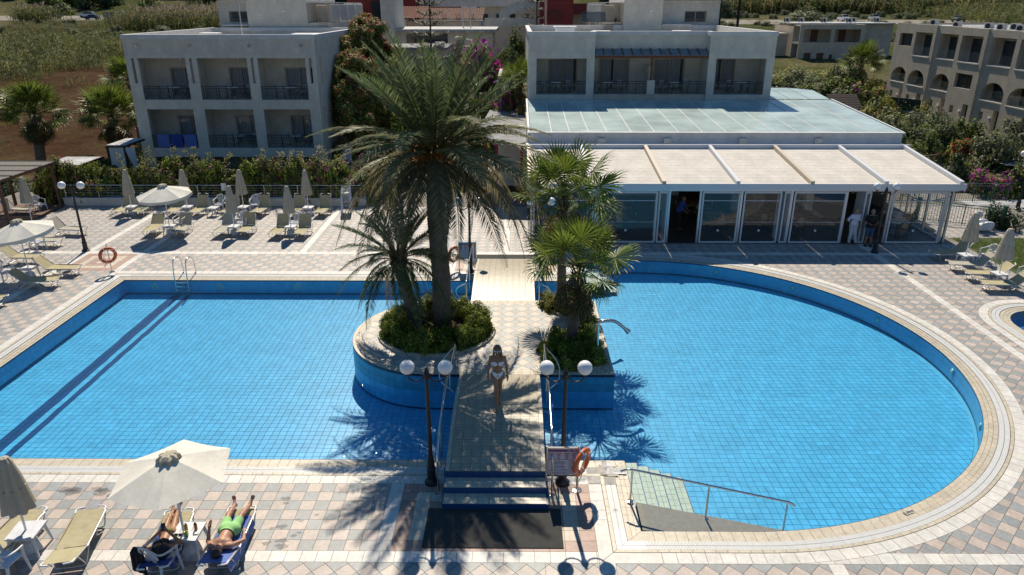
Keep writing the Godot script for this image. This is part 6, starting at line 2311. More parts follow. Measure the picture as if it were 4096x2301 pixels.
func garden_things():
	# reed-roofed pergola with a raised deck
	var pg := thing("pergola", "weathered grey slatted pergola over a wooden deck at the left edge", "pergola")
	for p in [[-25.4, -38.6], [-25.3, -34.2], [-27.9, -38.6], [-30.4, -38.6], [-30.4, -34.2]]:
		put("post", boxes([[V(p[0] - 0.06, 0, p[1] - 0.06), V(p[0] + 0.06, 2.36, p[1] + 0.06)]]), M.wood, pg)
	for x in [-25.35, -30.4]:
		put("beam", boxes([[V(x - 0.06, 2.36, -38.9), V(x + 0.06, 2.50, -33.8)]]), M.wood, pg)
	for i in 66:
		var z := -38.85 + i * 0.0755
		put("slat", boxes([[V(-30.6, 2.51 + rnd(0, 0.01), z), V(-25.2 + rnd(-0.03, 0.03), 2.525 + rnd(0, 0.01), z + 0.055)]]), M.greywood, pg)
	for i in 5:
		put("batten", boxes([[V(-30.6, 2.545, -38.7 + i * 1.2), V(-25.15, 2.57, -38.64 + i * 1.2)]]), M.darkwood, pg)
	for i in 24:
		put("deck_board", boxes([[V(-30.5, 0.02, -38.7 + i * 0.2), V(-25.2, 0.10, -38.515 + i * 0.2)]]), M.wood, pg)
	# small flat roof beyond the hedge
	var sr := thing("garden_shelter", "small flat white-roofed shelter behind the bougainvillea hedge", "shelter")
	put("roof", boxes([[V(-28.2, 1.55, -44.5), V(-25.9, 1.63, -41.9)]]), M.roofwhite, sr)
	for e in [[V(-28.25, 1.5, -41.95), V(-25.85, 1.64, -41.88)], [V(-28.25, 1.5, -44.55), V(-25.85, 1.64, -44.48)], [V(-25.92, 1.5, -44.5), V(-25.85, 1.66, -41.9)]]:
		put("edge_beam", boxes([e]), M.darkwood, sr)
	for p in [[-25.95, -42.0], [-25.95, -44.3], [-28.1, -44.3]]:
		put("post", boxes([[V(p[0] - 0.05, -0.9, p[1] - 0.05), V(p[0] + 0.05, 1.5, p[1] + 0.05)]]), M.darkwood, sr)
	put("floor", boxes([[V(-28.2, -0.95, -44.5), V(-25.0, -0.55, -42.2)]]), M.roofwhite, sr)
	# curtained cabana
	var cb := thing("curtained_cabana", "dark-framed cabana with white roof and curtains beside the left hotel block", "cabana")
	for p in [[-24.75, -43.2], [-23.7, -43.2], [-24.75, -45.6]]:
		put("post", boxes([[V(p[0] - 0.06, -0.9, p[1] - 0.06), V(p[0] + 0.06, 2.5, p[1] + 0.06)]]), M.darkwood, cb)
	for i in 3:
		for k in 2:
			put("roof_panel", boxes([[V(-24.78 + k * 0.58, 2.56, -45.5 + i * 0.8), V(-24.24 + k * 0.58, 2.6, -44.76 + i * 0.8)]]), M.roofwhite, cb)
	put("roof_frame", boxes([[V(-24.85, 2.46, -45.6), V(-23.6, 2.55, -43.1)]]), M.darkwood, cb)
	var cu := MB.new()
	for i in 10:
		cu.quad(V(-24.68 + i * 0.09, -0.8, -43.18 + 0.03 * (i % 2)), V(-24.59 + i * 0.09, -0.8, -43.18 + 0.03 * ((i + 1) % 2)), V(-24.59 + i * 0.09, 2.46, -43.18 + 0.03 * ((i + 1) % 2)), V(-24.68 + i * 0.09, 2.46, -43.18 + 0.03 * (i % 2)), V(0, 0, 1))
	put("curtain", cu, M.curtain_white, cb)
	var cv := MB.new()
	for i in 8:
		var x := -23.62 + i * 0.07
		var y := 0.3 + 0.9 * pow(1.0 - i / 8.0, 2.0)
		cv.quad(V(x, 2.3 - i * 0.24, -43.1 + 0.03 * (i % 2)), V(x + 0.07, 2.06 - i * 0.22, -43.1 + 0.03 * ((i + 1) % 2)), V(x + 0.07, 2.46, -43.12), V(x, 2.46, -43.12), V(0, 0, 1))
	put("swag_curtain", cv, M.curtain_white, cb)
	# white bowl planter, lilac banner, grey canopy roof between the blocks
	var bp := thing("bowl_planter", "wide white bowl planter behind the tall date palm", "planter", V(-6.0, -0.6, -45.5))
	put("bowl", one(func(b): b.lathe([Vector2(0.5, 0.0), Vector2(0.9, 0.2), Vector2(1.15, 0.6), Vector2(1.2, 0.85), Vector2(1.1, 0.86), Vector2(1.0, 0.7), Vector2(0.0, 0.7)], 28)), M.white, bp)
	node("foliage", bm.dark0, M.leaf, bp).transform = Transform3D(Basis().scaled(V(1.0, 0.9, 1.0)), V(0, 0.7, 0))
	var fl := thing("feather_banner", "lilac feather banner beside the left hotel block", "banner", V(-10.6, -0.8, -42.8))
	put("pole", tubes([rounded([V(0, 0, 0), V(0, 2.6, 0), V(0.25, 3.25, 0), V(0.7, 3.4, 0)], 0.5, 6)], 0.02, 6), M.black, fl)
	put("cloth", one(func(b):
		b.quad(V(0.02, 0.9, 0), V(0.62, 1.2, 0), V(0.72, 3.3, 0), V(0.02, 2.6, 0), V(0, 0, 1)); b.flat(V(0.02, 2.6, 0), V(0.72, 3.3, 0), V(0.3, 3.28, 0), V(0, 0, 1))), mk("lilac", 0.36, 0.33, 0.55, 0.9), fl)
	var gc := thing("canopy_roof", "flat grey felt canopy between the date palm and the restaurant", "roof")
	put("roof", one(func(b): b.prism(PackedVector2Array([Vector2(-2.3, -43.5), Vector2(-1.9, -52.0), Vector2(0.62, -52.5), Vector2(0.55, -39.2), Vector2(-1.2, -39.4)]), 3.35, 3.5, true)), M.roofgrey, gc)
	for p in [[-1.9, -43.8], [0.3, -39.8], [-1.1, -39.9]]:
		put("post", boxes([[V(p[0] - 0.08, -0.9, p[1] - 0.08), V(p[0] + 0.08, 3.35, p[1] + 0.08)]]), M.redwall, gc)
	put("back_wall", boxes([[V(-1.2, 0.0, -44.0), V(0.55, 3.3, -43.8)]]), M.plaster, gc)
	structure(put("courtyard_paving", boxes([[V(-11.5, -0.95, -60.0), V(0.7, -0.9, -42.0)]]), M.roofwhite))
	structure(put("entrance_steps", boxes([[V(-8.4, -0.5, -39.6), V(0.7, -0.01, -38.7)], [V(-8.4, -0.9, -40.2), V(0.7, -0.3, -39.6)]]), M.cornice))
	# white slatted pergola by the right hotel block
	var wp := thing("white_pergola", "white slatted pergola beside the flank of the right hotel block", "pergola")
	put("beam", boxes([[V(-1.3, 5.6, -58.0), V(-1.05, 5.85, -52.0)]]), M.plaster_white, wp)
	put("beam", boxes([[V(0.2, 5.6, -58.0), V(0.4, 5.85, -52.0)]]), M.plaster_white, wp)
	for i in 9:
		put("slat", boxes([[V(-1.05, 5.66, -57.6 + i * 0.62), V(0.2, 5.78, -57.45 + i * 0.62)]]), M.plaster_white, wp)
	for p in [[-1.18, -52.2], [-1.18, -57.8]]:
		put("post", boxes([[V(p[0] - 0.12, -0.9, p[1] - 0.12), V(p[0] + 0.12, 5.6, p[1] + 0.12)]]), M.plaster_white, wp)
	# green iron fence
	var gf := thing("iron_fence", "green iron fence around the lawn beside the restaurant", "fence")
	railing(gf, V(21.0, 0.0, -36.4), V(21.0 + 3.3, 0.0, -34.6), 1.05, M.greeniron, 0.13)
	railing(gf, V(20.9, 0.0, -40.0), V(28.0, 0.0, -40.0), 1.05, M.greeniron, 0.13)
	railing(gf, V(20.9, 0.0, -40.0), V(20.9, 0.0, -36.4), 1.05, M.greeniron, 0.13)
	for p in [[21.0, -36.4], [24.3, -34.6], [20.9, -40.0]]:
		put("post", boxes([[V(p[0] - 0.07, 0, p[1] - 0.07), V(p[0] + 0.07, 1.2, p[1] + 0.07)]]), M.greeniron, gf)
	# swing frame and thatched kiosk roof
	var sw := thing("swing_frame", "rusty wooden swing frame among the bushes right of the awning", "frame", V(24.3, -0.2, -42.5), 0.5)
	put("top_bar", tubes([[V(-1.2, 2.3, 0), V(1.2, 2.3, 0)]], 0.05, 7), M.wood, sw)
	for s in [-1, 1]:
		put("leg", tubes([[V(s * 1.1, 2.3, 0), V(s * 1.3, 0, 0.7)]], 0.045, 7), M.wood, sw)
		put("leg", tubes([[V(s * 1.1, 2.3, 0), V(s * 1.3, 0, -0.7)]], 0.045, 7), M.wood, sw)
	var kk := thing("garden_kiosk", "small kiosk with a dark slatted roof in the shrubs behind the glass roof", "kiosk", V(26.0, 0.3, -58.5))
	for i in 9:
		put("roof_slat", one(func(b): b.box(V(0, 3.45 - i * 0.11, -0.5 + i * 0.17), V(2.4, 0.05, 0.2), Basis(Vector3.RIGHT, 0.5))), M.darkwood, kk)
	for p in [[-1, 0.7], [1, 0.7], [-1, -0.6], [1, -0.6]]:
		put("post", boxes([[V(p[0] - 0.06, 0, p[1] - 0.06), V(p[0] + 0.06, 2.7, p[1] + 0.06)]]), M.darkwood, kk)
	# inflatable swan
	var s := thing("inflatable_swan", "white inflatable swan with orange beak beside the dark lawn shrub", "pool float", V(22.95, 0.02, -34.3), 0.0)
	s.scale = Vector3.ONE * 0.72
	put("body", one(func(b): b.ball(V(0.35, 0.28, 0), 0.5, 12, 20, V(1.35, 0.55, 0.95))), M.plastic, s)
	put("neck", one(func(b): b.tube(rounded([V(-0.15, 0.35, 0), V(-0.35, 0.75, 0), V(-0.05, 1.05, 0), V(-0.05, 1.25, 0), V(-0.3, 1.3, 0)], 0.25, 6), 0.12, 12)), M.plastic, s)
	put("head", one(func(b): b.ball(V(-0.32, 1.27, 0), 0.15, 8, 14, V(1.3, 0.9, 0.9))), M.plastic, s)
	put("beak", one(func(b): b.tube([V(-0.46, 1.24, 0), V(-0.70, 1.12, 0)], [0.085, 0.03], 10)), M.orange, s)
	for k in [-1, 1]:
		put("wing", one(func(b): b.ball(V(0.45, 0.5, k * 0.35), 0.38, 8, 14, V(1.2, 0.7, 0.35))), M.plastic, s)
		put("eye_mark", one(func(b): b.ball(V(-0.44, 1.28, k * 0.09), 0.05, 6, 8)), M.black, s)


func damp_marks():
	# splashes and wet footprints left on the paving by the long pool
	rng.seed = 616
	var b := MB.new()
	var spots := []
	for q in [[-10.3, -13.55, 0.16, 4], [-9.7, -13.6, 0.14, 4], [-9.1, -13.5, 0.12, 3], [-8.5, -13.55, 0.15, 4], [-7.9, -13.4, 0.13, 3], [-5.4, -13.3, 0.10, 2], [-4.9, -12.6, 0.08, 2], [-4.7, -12.2, 0.08, 2], [-5.0, -11.9, 0.14, 3], [-4.6, -12.9, 0.07, 1], [-5.2, -12.45, 0.10, 2], [2.0, -13.05, 0.10, 2], [-0.6, -20.6, 0.07, 2], [0.5, -21.0, 0.06, 2], [0.1, -20.2, 0.06, 2]]:
		for k in q[3]:
			spots.append([q[0] + rnd(-0.25, 0.25), q[1] + rnd(-0.12, 0.12), q[2] * rnd(0.5, 1.0)])
	for s in spots:
		var p := PackedVector2Array()
		var st := rnd(1.2, 2.2)
		for i in 14:
			var a := TAU * i / 14
			p.append(Vector2(s[0], s[1]) + Vector2(cos(a) * st, sin(a)) * s[2] * rnd(0.45, 1.0))
		var y := 0.004 if s[1] > -18.0 else IH + 0.004
		b.prism(p, y, y)
	tag(stuff(put("wet_marks", b, mk("wet", 0.12, 0.10, 0.085, 0.08, {"alpha": 0.20, "vc": false}))), "damp splashes and footprints on the paving by the pool", "puddle")
func lounger_proto(back: float, sling: Material) -> Node3D:
	# foot at the origin, head towards -z; BACK is the angle of the backrest in degrees
	var o := thing("sun_lounger", "", "sun lounger")
	var h := 0.34
	var w := 0.29
	var hz := -1.24
	var bl := 0.68
	var a := deg_to_rad(back)
	var bd := V(0, sin(a), -cos(a))
	var tip := V(0, h, hz) + bd * bl
	var seat := MB.new()
	var n := 8
	for i in n:
		var t0 := float(i) / n
		var t1 := float(i + 1) / n
		var y0 := h - 0.025 * sin(PI * t0)
		var y1 := h - 0.025 * sin(PI * t1)
		seat.quad(V(-w, y0, -0.06 + (hz + 0.06) * t0), V(w, y0, -0.06 + (hz + 0.06) * t0), V(w, y1, -0.06 + (hz + 0.06) * t1), V(-w, y1, -0.06 + (hz + 0.06) * t1))
	for s in [-1, 1]:
		seat.tube([V(s * w, h, -0.06), V(s * w, h, hz)], 0.012, 5)
	put("seat_sling", seat, sling, o)
	var bk := MB.new()
	var up := V(0, cos(a), sin(a))
	var m0 := V(0, h, hz - 0.02)
	bk.quad(m0 + V(-w, 0, 0), m0 + V(w, 0, 0), tip + V(w - 0.02, 0, 0) - bd * 0.05, tip + V(-w + 0.02, 0, 0) - bd * 0.05, up)
	for s in [-1, 1]:
		bk.tube([m0 + V(s * w, 0, 0), tip + V(s * (w - 0.02), 0, 0) - bd * 0.05], 0.012, 5)
	put("back_sling", bk, sling, o)
	for s in [-1, 1]:
		put("side_rail", tubes([[V(s * (w + 0.015), h - 0.02, -0.05), V(s * (w + 0.015), h - 0.02, hz - 0.02)]], 0.014, 7), M.alu, o)
		put("back_rail", tubes([[V(s * (w + 0.013), h - 0.005, hz), tip + V(s * (w - 0.005), -0.01, 0)]], 0.014, 7), M.alu, o)
		# white moulded corners
		put("corner_loop", one(func(b): b.tube(rounded([V(s * w, h, -0.14), V(s * (w + 0.01), h + 0.005, 0.0), V(s * (w - 0.16), h + 0.01, 0.03)], 0.09, 5), 0.017, 6)), M.white, o)
		put("corner_loop", one(func(b): b.tube(rounded([tip + V(s * (w - 0.01), 0, 0) - bd * 0.14, tip + V(s * (w - 0.005), 0, 0) + bd * 0.01, tip + V(s * (w - 0.16), 0, 0) + bd * 0.03], 0.09, 5), 0.017, 6)), M.white, o)
		put("prop", tubes([[m0 + bd * 0.45 + V(s * (w + 0.01), 0, 0), V(s * (w + 0.01), 0.12, hz - 0.25)]], 0.011, 6), M.alu, o)
	put("leg", tubes([rounded([V(-w - 0.01, h - 0.02, -0.12), V(-w, 0.02, -0.30), V(w, 0.02, -0.30), V(w + 0.01, h - 0.02, -0.12)], 0.08)], 0.015, 7), M.alu, o)
	put("leg", tubes([rounded([V(-w - 0.01, h - 0.02, -0.62), V(-w, 0.16, -0.74), V(-w, 0.02, -0.45)], 0.06), rounded([V(w + 0.01, h - 0.02, -0.62), V(w, 0.16, -0.74), V(w, 0.02, -0.45)], 0.06)], 0.013, 6), M.alu, o)
	put("leg", tubes([rounded([V(-w - 0.01, h - 0.02, hz + 0.12), V(-w, 0.02, hz - 0.22), V(w, 0.02, hz - 0.22), V(w + 0.01, h - 0.02, hz + 0.12)], 0.09)], 0.015, 7), M.alu, o)
	put("crossbar", tubes([[V(-w, 0.16, hz - 0.02), V(w, 0.16, hz - 0.02)]], 0.012, 6), M.alu, o)
	return o

func chair_proto() -> Node3D:
	# moulded plastic armchair facing +z
	var o := thing("plastic_chair", "", "chair", Vector3.ZERO, 0, "white plastic armchairs")
	put("seat", one(func(b):
		for i in 5:
			var x0 := -0.22 + i * 0.088
			b.box(V(x0 + 0.044, 0.43 - 0.012 * cos((i - 2) * 0.8), 0), V(0.088, 0.022, 0.42))), M.plastic, o)
	for s in [-1, 1]:
		put("leg", one(func(b): b.tube([V(s * 0.25, 0.0, 0.24), V(s * 0.225, 0.44, 0.19), V(s * 0.26, 0.65, 0.17)], [0.022, 0.035, 0.03], 6)), M.plastic, o)
		put("leg", one(func(b): b.tube([V(s * 0.24, 0.0, -0.28), V(s * 0.21, 0.43, -0.19)], [0.022, 0.035], 6)), M.plastic, o)
		put("armrest", one(func(b): b.tube(rounded([V(s * 0.26, 0.645, 0.2), V(s * 0.285, 0.665, 0.0), V(s * 0.25, 0.70, -0.22), V(s * 0.17, 0.84, -0.29)], 0.12, 5), 0.032, 7, true, 0.45)), M.plastic, o)
	put("back_rim", one(func(b):
		var pts := []
		for i in 13:
			var t := PI * i / 12.0
			pts.append(V(-0.22 * cos(t), 0.62 + 0.26 * sin(t), -0.24 - 0.07 * sin(t)))
		b.tube(pts, 0.024, 6)), M.plastic, o)
	for i in 5:
		var u := (i - 2) / 2.0
		put("back_slat", one(func(b): b.bar(V(u * 0.12, 0.43, -0.20), V(u * 0.17, 0.62 + 0.25 * sqrt(1.0 - u * u * 0.65), -0.30), 0.042, 0.012, V(0, 0.3, 1))), M.plastic, o)
	put("apron", boxes([[V(-0.22, 0.36, 0.185), V(0.22, 0.425, 0.205)]]), M.plastic, o)
	return o

func table_proto() -> Node3D:
	var o := thing("side_table", "", "table", Vector3.ZERO, 0, "white plastic side tables")
	put("table_top", one(func(b):
		b.box(V(0, 0.435, 0), V(0.50, 0.03, 0.50)); b.box(V(0, 0.40, 0), V(0.46, 0.04, 0.46))), M.plastic, o)
	for x in [-1, 1]:
		for z in [-1, 1]:
			put("leg", one(func(b): b.tube([V(x * 0.25, 0.0, z * 0.25), V(x * 0.20, 0.40, z * 0.20)], [0.022, 0.036], 6)), M.plastic, o)
	return o

func parasol_base(at: Vector3, label: String):
	var o := thing("parasol_base", label, "parasol base", at, 0, "white parasol foot blocks")
	put("block", one(func(b): b.lathe([Vector2(0.24, 0.0), Vector2(0.25, 0.05), Vector2(0.20, 0.24), Vector2(0.05, 0.28)], 4)), M.plastic, o)
	put("sleeve", one(func(b): b.tube([V(0, 0.26, 0), V(0, 0.36, 0)], 0.032, 8)), M.plastic, o)

func closed_proto() -> Node3D:
	var o := thing("closed_parasol", "", "parasol", Vector3.ZERO, 0, "closed beige parasols")
	put("pole", tubes([[V(0, 0.02, 0), V(0, 2.42, 0)]], 0.022, 8), M.white, o)
	put("canopy", one(func(b): b.lathe([Vector2(0.27, 1.12), Vector2(0.255, 1.22), Vector2(0.215, 1.55), Vector2(0.165, 1.95), Vector2(0.115, 2.22), Vector2(0.09, 2.32)], 64, Vector3.ZERO, 0.17, 8)), M.canvas_tan, o)
	put("canopy_cap", one(func(b): b.lathe([Vector2(0.125, 2.24), Vector2(0.115, 2.32), Vector2(0.075, 2.42), Vector2(0.0, 2.45)], 32, Vector3.ZERO, 0.06, 8)), M.canvas_tan, o)
	put("tie", one(func(b):
		var pts := []
		for i in 17:
			pts.append(V(0.20 * cos(TAU * i / 16), 1.66, 0.20 * sin(TAU * i / 16)))
		b.tube(pts, 0.012, 5, false)), M.canvas_tan, o)
	return o

func open_parasol(label: String, at: Vector3, turn: float, ribs: int, R: float, H: float, drop: float, valance: float, tilt := Vector3.ZERO):
	var o := thing("open_parasol", label, "parasol", at, turn, "open cream parasols")
	put("pole", tubes([[V(0, 0.02, 0), V(0, H - 0.02, 0)]], 0.024, 8), M.white, o)
	var top := Node3D.new()
	top.name = "canopy"
	o.add_child(top)
	top.position = V(0, H, 0)
	top.rotation = tilt
	for k in ribs:
		var a0 := TAU * k / ribs
		var a1 := TAU * (k + 1) / ribs
		var b := MB.new()
		var n := 6
		var m := 6
		for i in n:
			for j in m:
				var P := []
				for q in [[i, j], [i + 1, j], [i + 1, j + 1], [i, j + 1]]:
					var r: float = 0.10 + (R - 0.10) * q[0] / n
					var u: float = float(q[1]) / m
					var e := V(cos(a0), 0, sin(a0)).lerp(V(cos(a1), 0, sin(a1)), u) * r
					# cloth hangs between the ribs and bellies a little
					P.append(e + V(0, -drop * pow(r / R, 1.15) - 0.035 * sin(PI * u) * r / R, 0))
				b.quad(P[0], P[1], P[2], P[3])
		if valance > 0:
			for j in m:
				var u0 := float(j) / m
				var u1 := float(j + 1) / m
				var e0 := V(cos(a0), 0, sin(a0)).lerp(V(cos(a1), 0, sin(a1)), u0) * R + V(0, -drop - 0.035 * sin(PI * u0), 0)
				var e1 := V(cos(a0), 0, sin(a0)).lerp(V(cos(a1), 0, sin(a1)), u1) * R + V(0, -drop - 0.035 * sin(PI * u1), 0)
				b.quad(e0, e1, e1 + V(0, -valance * (0.75 + 0.25 * sin(PI * u1)), 0), e0 + V(0, -valance * (0.75 + 0.25 * sin(PI * u0)), 0), V(cos(a0), 0, sin(a0)))
		put("panel", b, M.canvas, top)
		put("rib", tubes([[V(0, -0.05, 0), V(cos(a0) * R * 0.99, -drop - 0.02, sin(a0) * R * 0.99)]], 0.009, 5), M.white, top)
	put("vent", one(func(b): b.lathe([Vector2(0.21, -0.07), Vector2(0.19, 0.03), Vector2(0.12, 0.08), Vector2(0.0, 0.09)], 48, Vector3.ZERO, 0.16, 8)), M.canvas_tan, top)
	put("strut_hub", one(func(b): b.tube([V(0, H - 0.62, 0), V(0, H - 0.52, 0)], 0.04, 8)), M.white, o)
	return o

func furniture():
	rng.seed = 808
	var up := lounger_proto(66.0, M.sling)
	var mid := lounger_proto(42.0, M.sling)
	var pale := lounger_proto(52.0, M.sling_pale)
	var low := lounger_proto(14.0, M.sling)
	for e in [up, mid, pale, low]:
		e.set_meta("group", "aluminium sun loungers with tan slings")
	var used_p := {}
	var list := [
		[up, -21.2, -36.3, 0.0, "tan lounger left of the table under the leftmost closed parasol of the back row"], [up, -20.05, -36.35, 0.0, "tan lounger right of the table under the leftmost closed parasol of the back row"],
		[up, -18.25, -36.3, 0.0, "tan lounger behind the open parasol in the back row"], [up, -17.0, -36.3, 0.0, "tan lounger beside the white stool in the back row"],
		[up, -15.4, -36.3, 0.0, "tan lounger left of the third closed parasol in the back row"], [up, -13.75, -36.3, 0.0, "tan lounger right of the third closed parasol in the back row"],
		[up, -11.75, -36.3, 0.0, "tan lounger left of the closed parasol next to the chair stack"], [up, -10.45, -36.25, 0.0, "tan lounger beside the stack of white chairs"],
		[mid, -17.72, -32.85, 0.1, "tan lounger left of the table under the open parasol"], [pale, -16.3, -32.8, 0.06, "pale lounger right of the table under the open parasol"],
		[pale, -14.4, -32.75, 0.0, "pale lounger left of the front-row closed parasol nearest the open one"], [up, -13.15, -32.8, 0.0, "tan lounger right of the front-row closed parasol nearest the open one"],
		[up, -11.55, -32.5, -0.06, "tan lounger left of the front-row closed parasol nearest the date palm"], [up, -10.42, -32.5, 0.0, "tan lounger right of the front-row closed parasol nearest the date palm"],
		[mid, -18.15, -27.9, 1.58, "tan lounger facing the pool in front of the patterned tile panel"], [mid, -18.25, -26.6, 1.75, "tan lounger half shaded by the left open parasol"],
		[mid, -19.1, -24.5, 1.55, "tan lounger near the left picture edge, second from the pool corner"], [mid, -19.5, -23.1, 1.55, "tan lounger cut by the left picture edge, nearest the camera there"],
		[mid, -20.6, -29.2, 1.6, "tan lounger foot showing at the left picture edge beyond the open parasol"], [pale, -21.2, -31.6, 1.5, "pale lounger behind the left open parasol, nearer one"], [pale, -21.0, -33.4, 1.5, "pale lounger behind the left open parasol, farther one"],
		[pale, -25.8, -36.9, 1.5, "pale lounger on the pergola deck"], [pale, -26.6, -35.0, 1.5, "shaded pale lounger on the pergola deck, nearer one"],
		[mid, 18.3, -29.95, -1.40, "tan lounger in the restaurant's shadow at the right"], [pale, 18.3, -28.65, -1.65, "pale lounger between the two right-hand tables"], [mid, 18.35, -27.55, -1.68, "tan lounger behind the nearer right-hand table"], [mid, 18.25, -26.35, -1.6, "tan lounger nearest the children's pool"],
		[low, -10.45, -12.62, PI - 0.02, "tan lounger at the left picture edge in front, partly behind the folded parasol"], [low, -9.2, -12.62, PI + 0.2, "empty tan lounger in front beside the white bench table"],
		[low, -7.25, -12.55, PI + 0.17, "tan lounger under the sunbathing woman"], [low, -5.93, -12.66, PI + 0.05, "tan lounger under the sunbathing man"]]
	for e in list:
		var src: Node3D = e[0]
		if e[2] < -20.0:
			e[1] += rnd(-0.06, 0.06); e[2] += rnd(-0.07, 0.07); e[3] += rnd(-0.07, 0.07)
		if not used_p.has(src):
			used_p[src] = true
			src.position = V(e[1], 0.002, e[2]); src.rotation.y = e[3]; src.set_meta("label", e[4])
		else:
			copy(src, e[4], V(e[1], 0.002, e[2]), e[3])
	var tb := table_proto()
	var ch := chair_proto()
	var cl := closed_proto()
	var tables := [[-20.62, -37.1, "under the leftmost closed parasol of the back row"], [-17.62, -37.1, "under the second closed parasol of the back row"], [-14.6, -37.1, "under the third closed parasol of the back row"], [-11.1, -37.0, "under the closed parasol next to the chair stack"], [-16.95, -33.5, "under the open parasol among the loungers"], [-13.78, -33.5, "under the front-row closed parasol nearest the open one"], [-11.0, -33.5, "under the front-row closed parasol nearest the palm"], [-20.05, -27.5, "under the left open parasol"], [-16.15, -36.9, "standing alone before the white chair in the back row"],
		[19.45, -29.4, "under the farther right-hand parasol"], [19.45, -27.1, "under the nearer right-hand parasol"], [-10.02, -11.72, "under the folded parasol in front"], [-6.70, -11.70, "with drinks under the open parasol in front"]]
	for i in tables.size():
		var t: Array = tables[i]
		var lab: String = "white plastic side table " + t[2]
		if i == 0:
			tb.position = V(t[0], 0.002, t[1]); tb.set_meta("label", lab)
		else:
			copy(tb, lab, V(t[0], 0.002, t[1]), rnd(-0.15, 0.15), Vector3.ONE * (1.12 if i > 10 else 1.0))
		if i != 8:
			parasol_base(V(t[0], 0.002, t[1]), "white parasol foot block below the table " + t[2])
	var closed := [[0, "closed parasol at the left end of the back row"], [1, "closed parasol behind the open one in the back row"], [2, "closed parasol behind the lone white stool"], [3, "closed parasol next to the stack of white chairs"], [5, "closed parasol in the front row, nearest the open one"], [6, "closed parasol in the front row, nearest the tall date palm"], [9, "closed parasol farther from the camera by the lawn"], [10, "closed parasol nearer the camera by the lawn"], [11, "folded parasol cut by the left picture edge in front"]]
	for i in closed.size():
		var t: Array = tables[closed[i][0]]
		var p := V(t[0], 0.002, t[1])
		if i == 0:
			cl.position = p; cl.set_meta("label", closed[i][1])
		else:
			copy(cl, closed[i][1], p, rnd(0, 1), V(1.05, 0.93, 1.05) if i == 8 else (V(1.1, 0.95, 1.1) if i > 5 else Vector3.ONE))
	copy(cl, "closed parasol in front of the pergola deck", V(-24.9, 0.002, -35.3), 0.3)
	open_parasol("open cream parasol with valance among the loungers", V(-16.95, 0.002, -33.5), 0.2, 8, 1.28, 2.42, 0.42, 0.15, V(0.06, 0, 0.05))
	open_parasol("open cream parasol with valance at the left picture edge", V(-20.05, 0.002, -27.5), 0.2, 8, 1.28, 2.40, 0.42, 0.15, V(0.06, 0, 0.12))
	open_parasol("large open cream parasol over the sunbathers", V(-6.76, 0.002, -11.68), -0.3, 6, 1.17, 2.30, 0.35, 0.0, V(0.015, 0, 0.02))
	var chairs := [[-16.1, -37.7, 0.0, "behind the lone white stool"], [-14.15, -37.7, 0.1, "beside the third closed parasol of the back row"], [-16.75, -34.25, -0.2, "behind the table under the open parasol"], [-13.65, -34.2, 0.2, "behind the front-row table nearest the open parasol"], [-10.95, -34.2, 0.0, "behind the front-row table nearest the date palm"], [-20.8, -27.1, 1.2, "under the left open parasol"], [-21.9, -31.0, 1.3, "behind the left open parasol"], [-25.9, -37.6, 1.2, "on the pergola deck"], [20.4, -29.4, -1.3, "at the farther right-hand table"], [20.5, -27.0, -1.3, "at the nearer right-hand table"], [-9.95, -10.95, 3.0, "in front of the folded parasol at the bottom left"], [-6.95, -11.05, 2.75, "holding a bag and a black cloth between the sunbathers"]]
	for i in chairs.size():
		var c: Array = chairs[i]
		var lab: String = "white plastic armchair " + c[3]
		if i == 0:
			ch.position = V(c[0], 0.002, c[1]); ch.rotation.y = c[2]; ch.set_meta("label", lab)
		else:
			copy(ch, lab, V(c[0], 0.002, c[1]), c[2])
	var nth := ["lowest", "second", "third", "fourth", "fifth", "sixth", "seventh", "eighth", "topmost"]
	for k in 9:
		var c := copy(ch, "white plastic armchair, %s of the tall chair stack" % nth[k] + (" from below" if k > 0 and k < 8 else ""), V(-9.2, 0.002 + k * 0.085, -37.5 - k * 0.008), -1.4)
		c.set_meta("group", "stacked white chairs")
	# small white card on the fence
	tag(put("white_card", boxes([[V(-16.4, 0.86, -38.90), V(-16.12, 1.28, -38.89)]]), M.white), "small white card hung on the wire fence", "card")
	# on the drinks table
	var ty := 0.452 * 1.12
	var tc := V(-6.70, ty + 0.003, -11.70)
	var items := [["beer_mug", -0.13, -0.12, "clear glass mug on the drinks table"], ["beer_mug", 0.10, -0.15, "tall clear glass on the drinks table beside the parasol pole"]]
	for e in items:
		var g := thing(e[0], e[3], "glass", tc + V(e[1], 0, e[2]))
		put("glass_wall", one(func(b): b.lathe([Vector2(0.04, 0.0), Vector2(0.043, 0.15), Vector2(0.039, 0.15), Vector2(0.036, 0.012), Vector2(0.0, 0.012)], 16)), M.clear, g)
		put("handle", tubes([rounded([V(0.042, 0.12, 0), V(0.085, 0.1, 0), V(0.085, 0.05, 0), V(0.04, 0.03, 0)], 0.02)], 0.007, 6), M.clear, g)
	for e in [[-0.02, -0.02, Color(0.45, 0.26, 0.02), "yellow plastic bottle on the drinks table"], [0.16, -0.05, Color(0.30, 0.10, 0.03), "brown-capped bottle on the drinks table"]]:
		var g := thing("lotion_bottle", e[3], "bottle", tc + V(e[0], 0, e[1]))
		put("body", one(func(b):
			b.col = e[2]; b.lathe([Vector2(0.032, 0.0), Vector2(0.034, 0.13), Vector2(0.014, 0.17)], 12)), M.paint, g)
		put("cap", one(func(b): b.lathe([Vector2(0.014, 0.17), Vector2(0.014, 0.20), Vector2(0.0, 0.205)], 10)), M.white, g)
	var bw := thing("green_cup", "small green and yellow cup on the drinks table", "cup", tc + V(0.05, 0, 0.14))
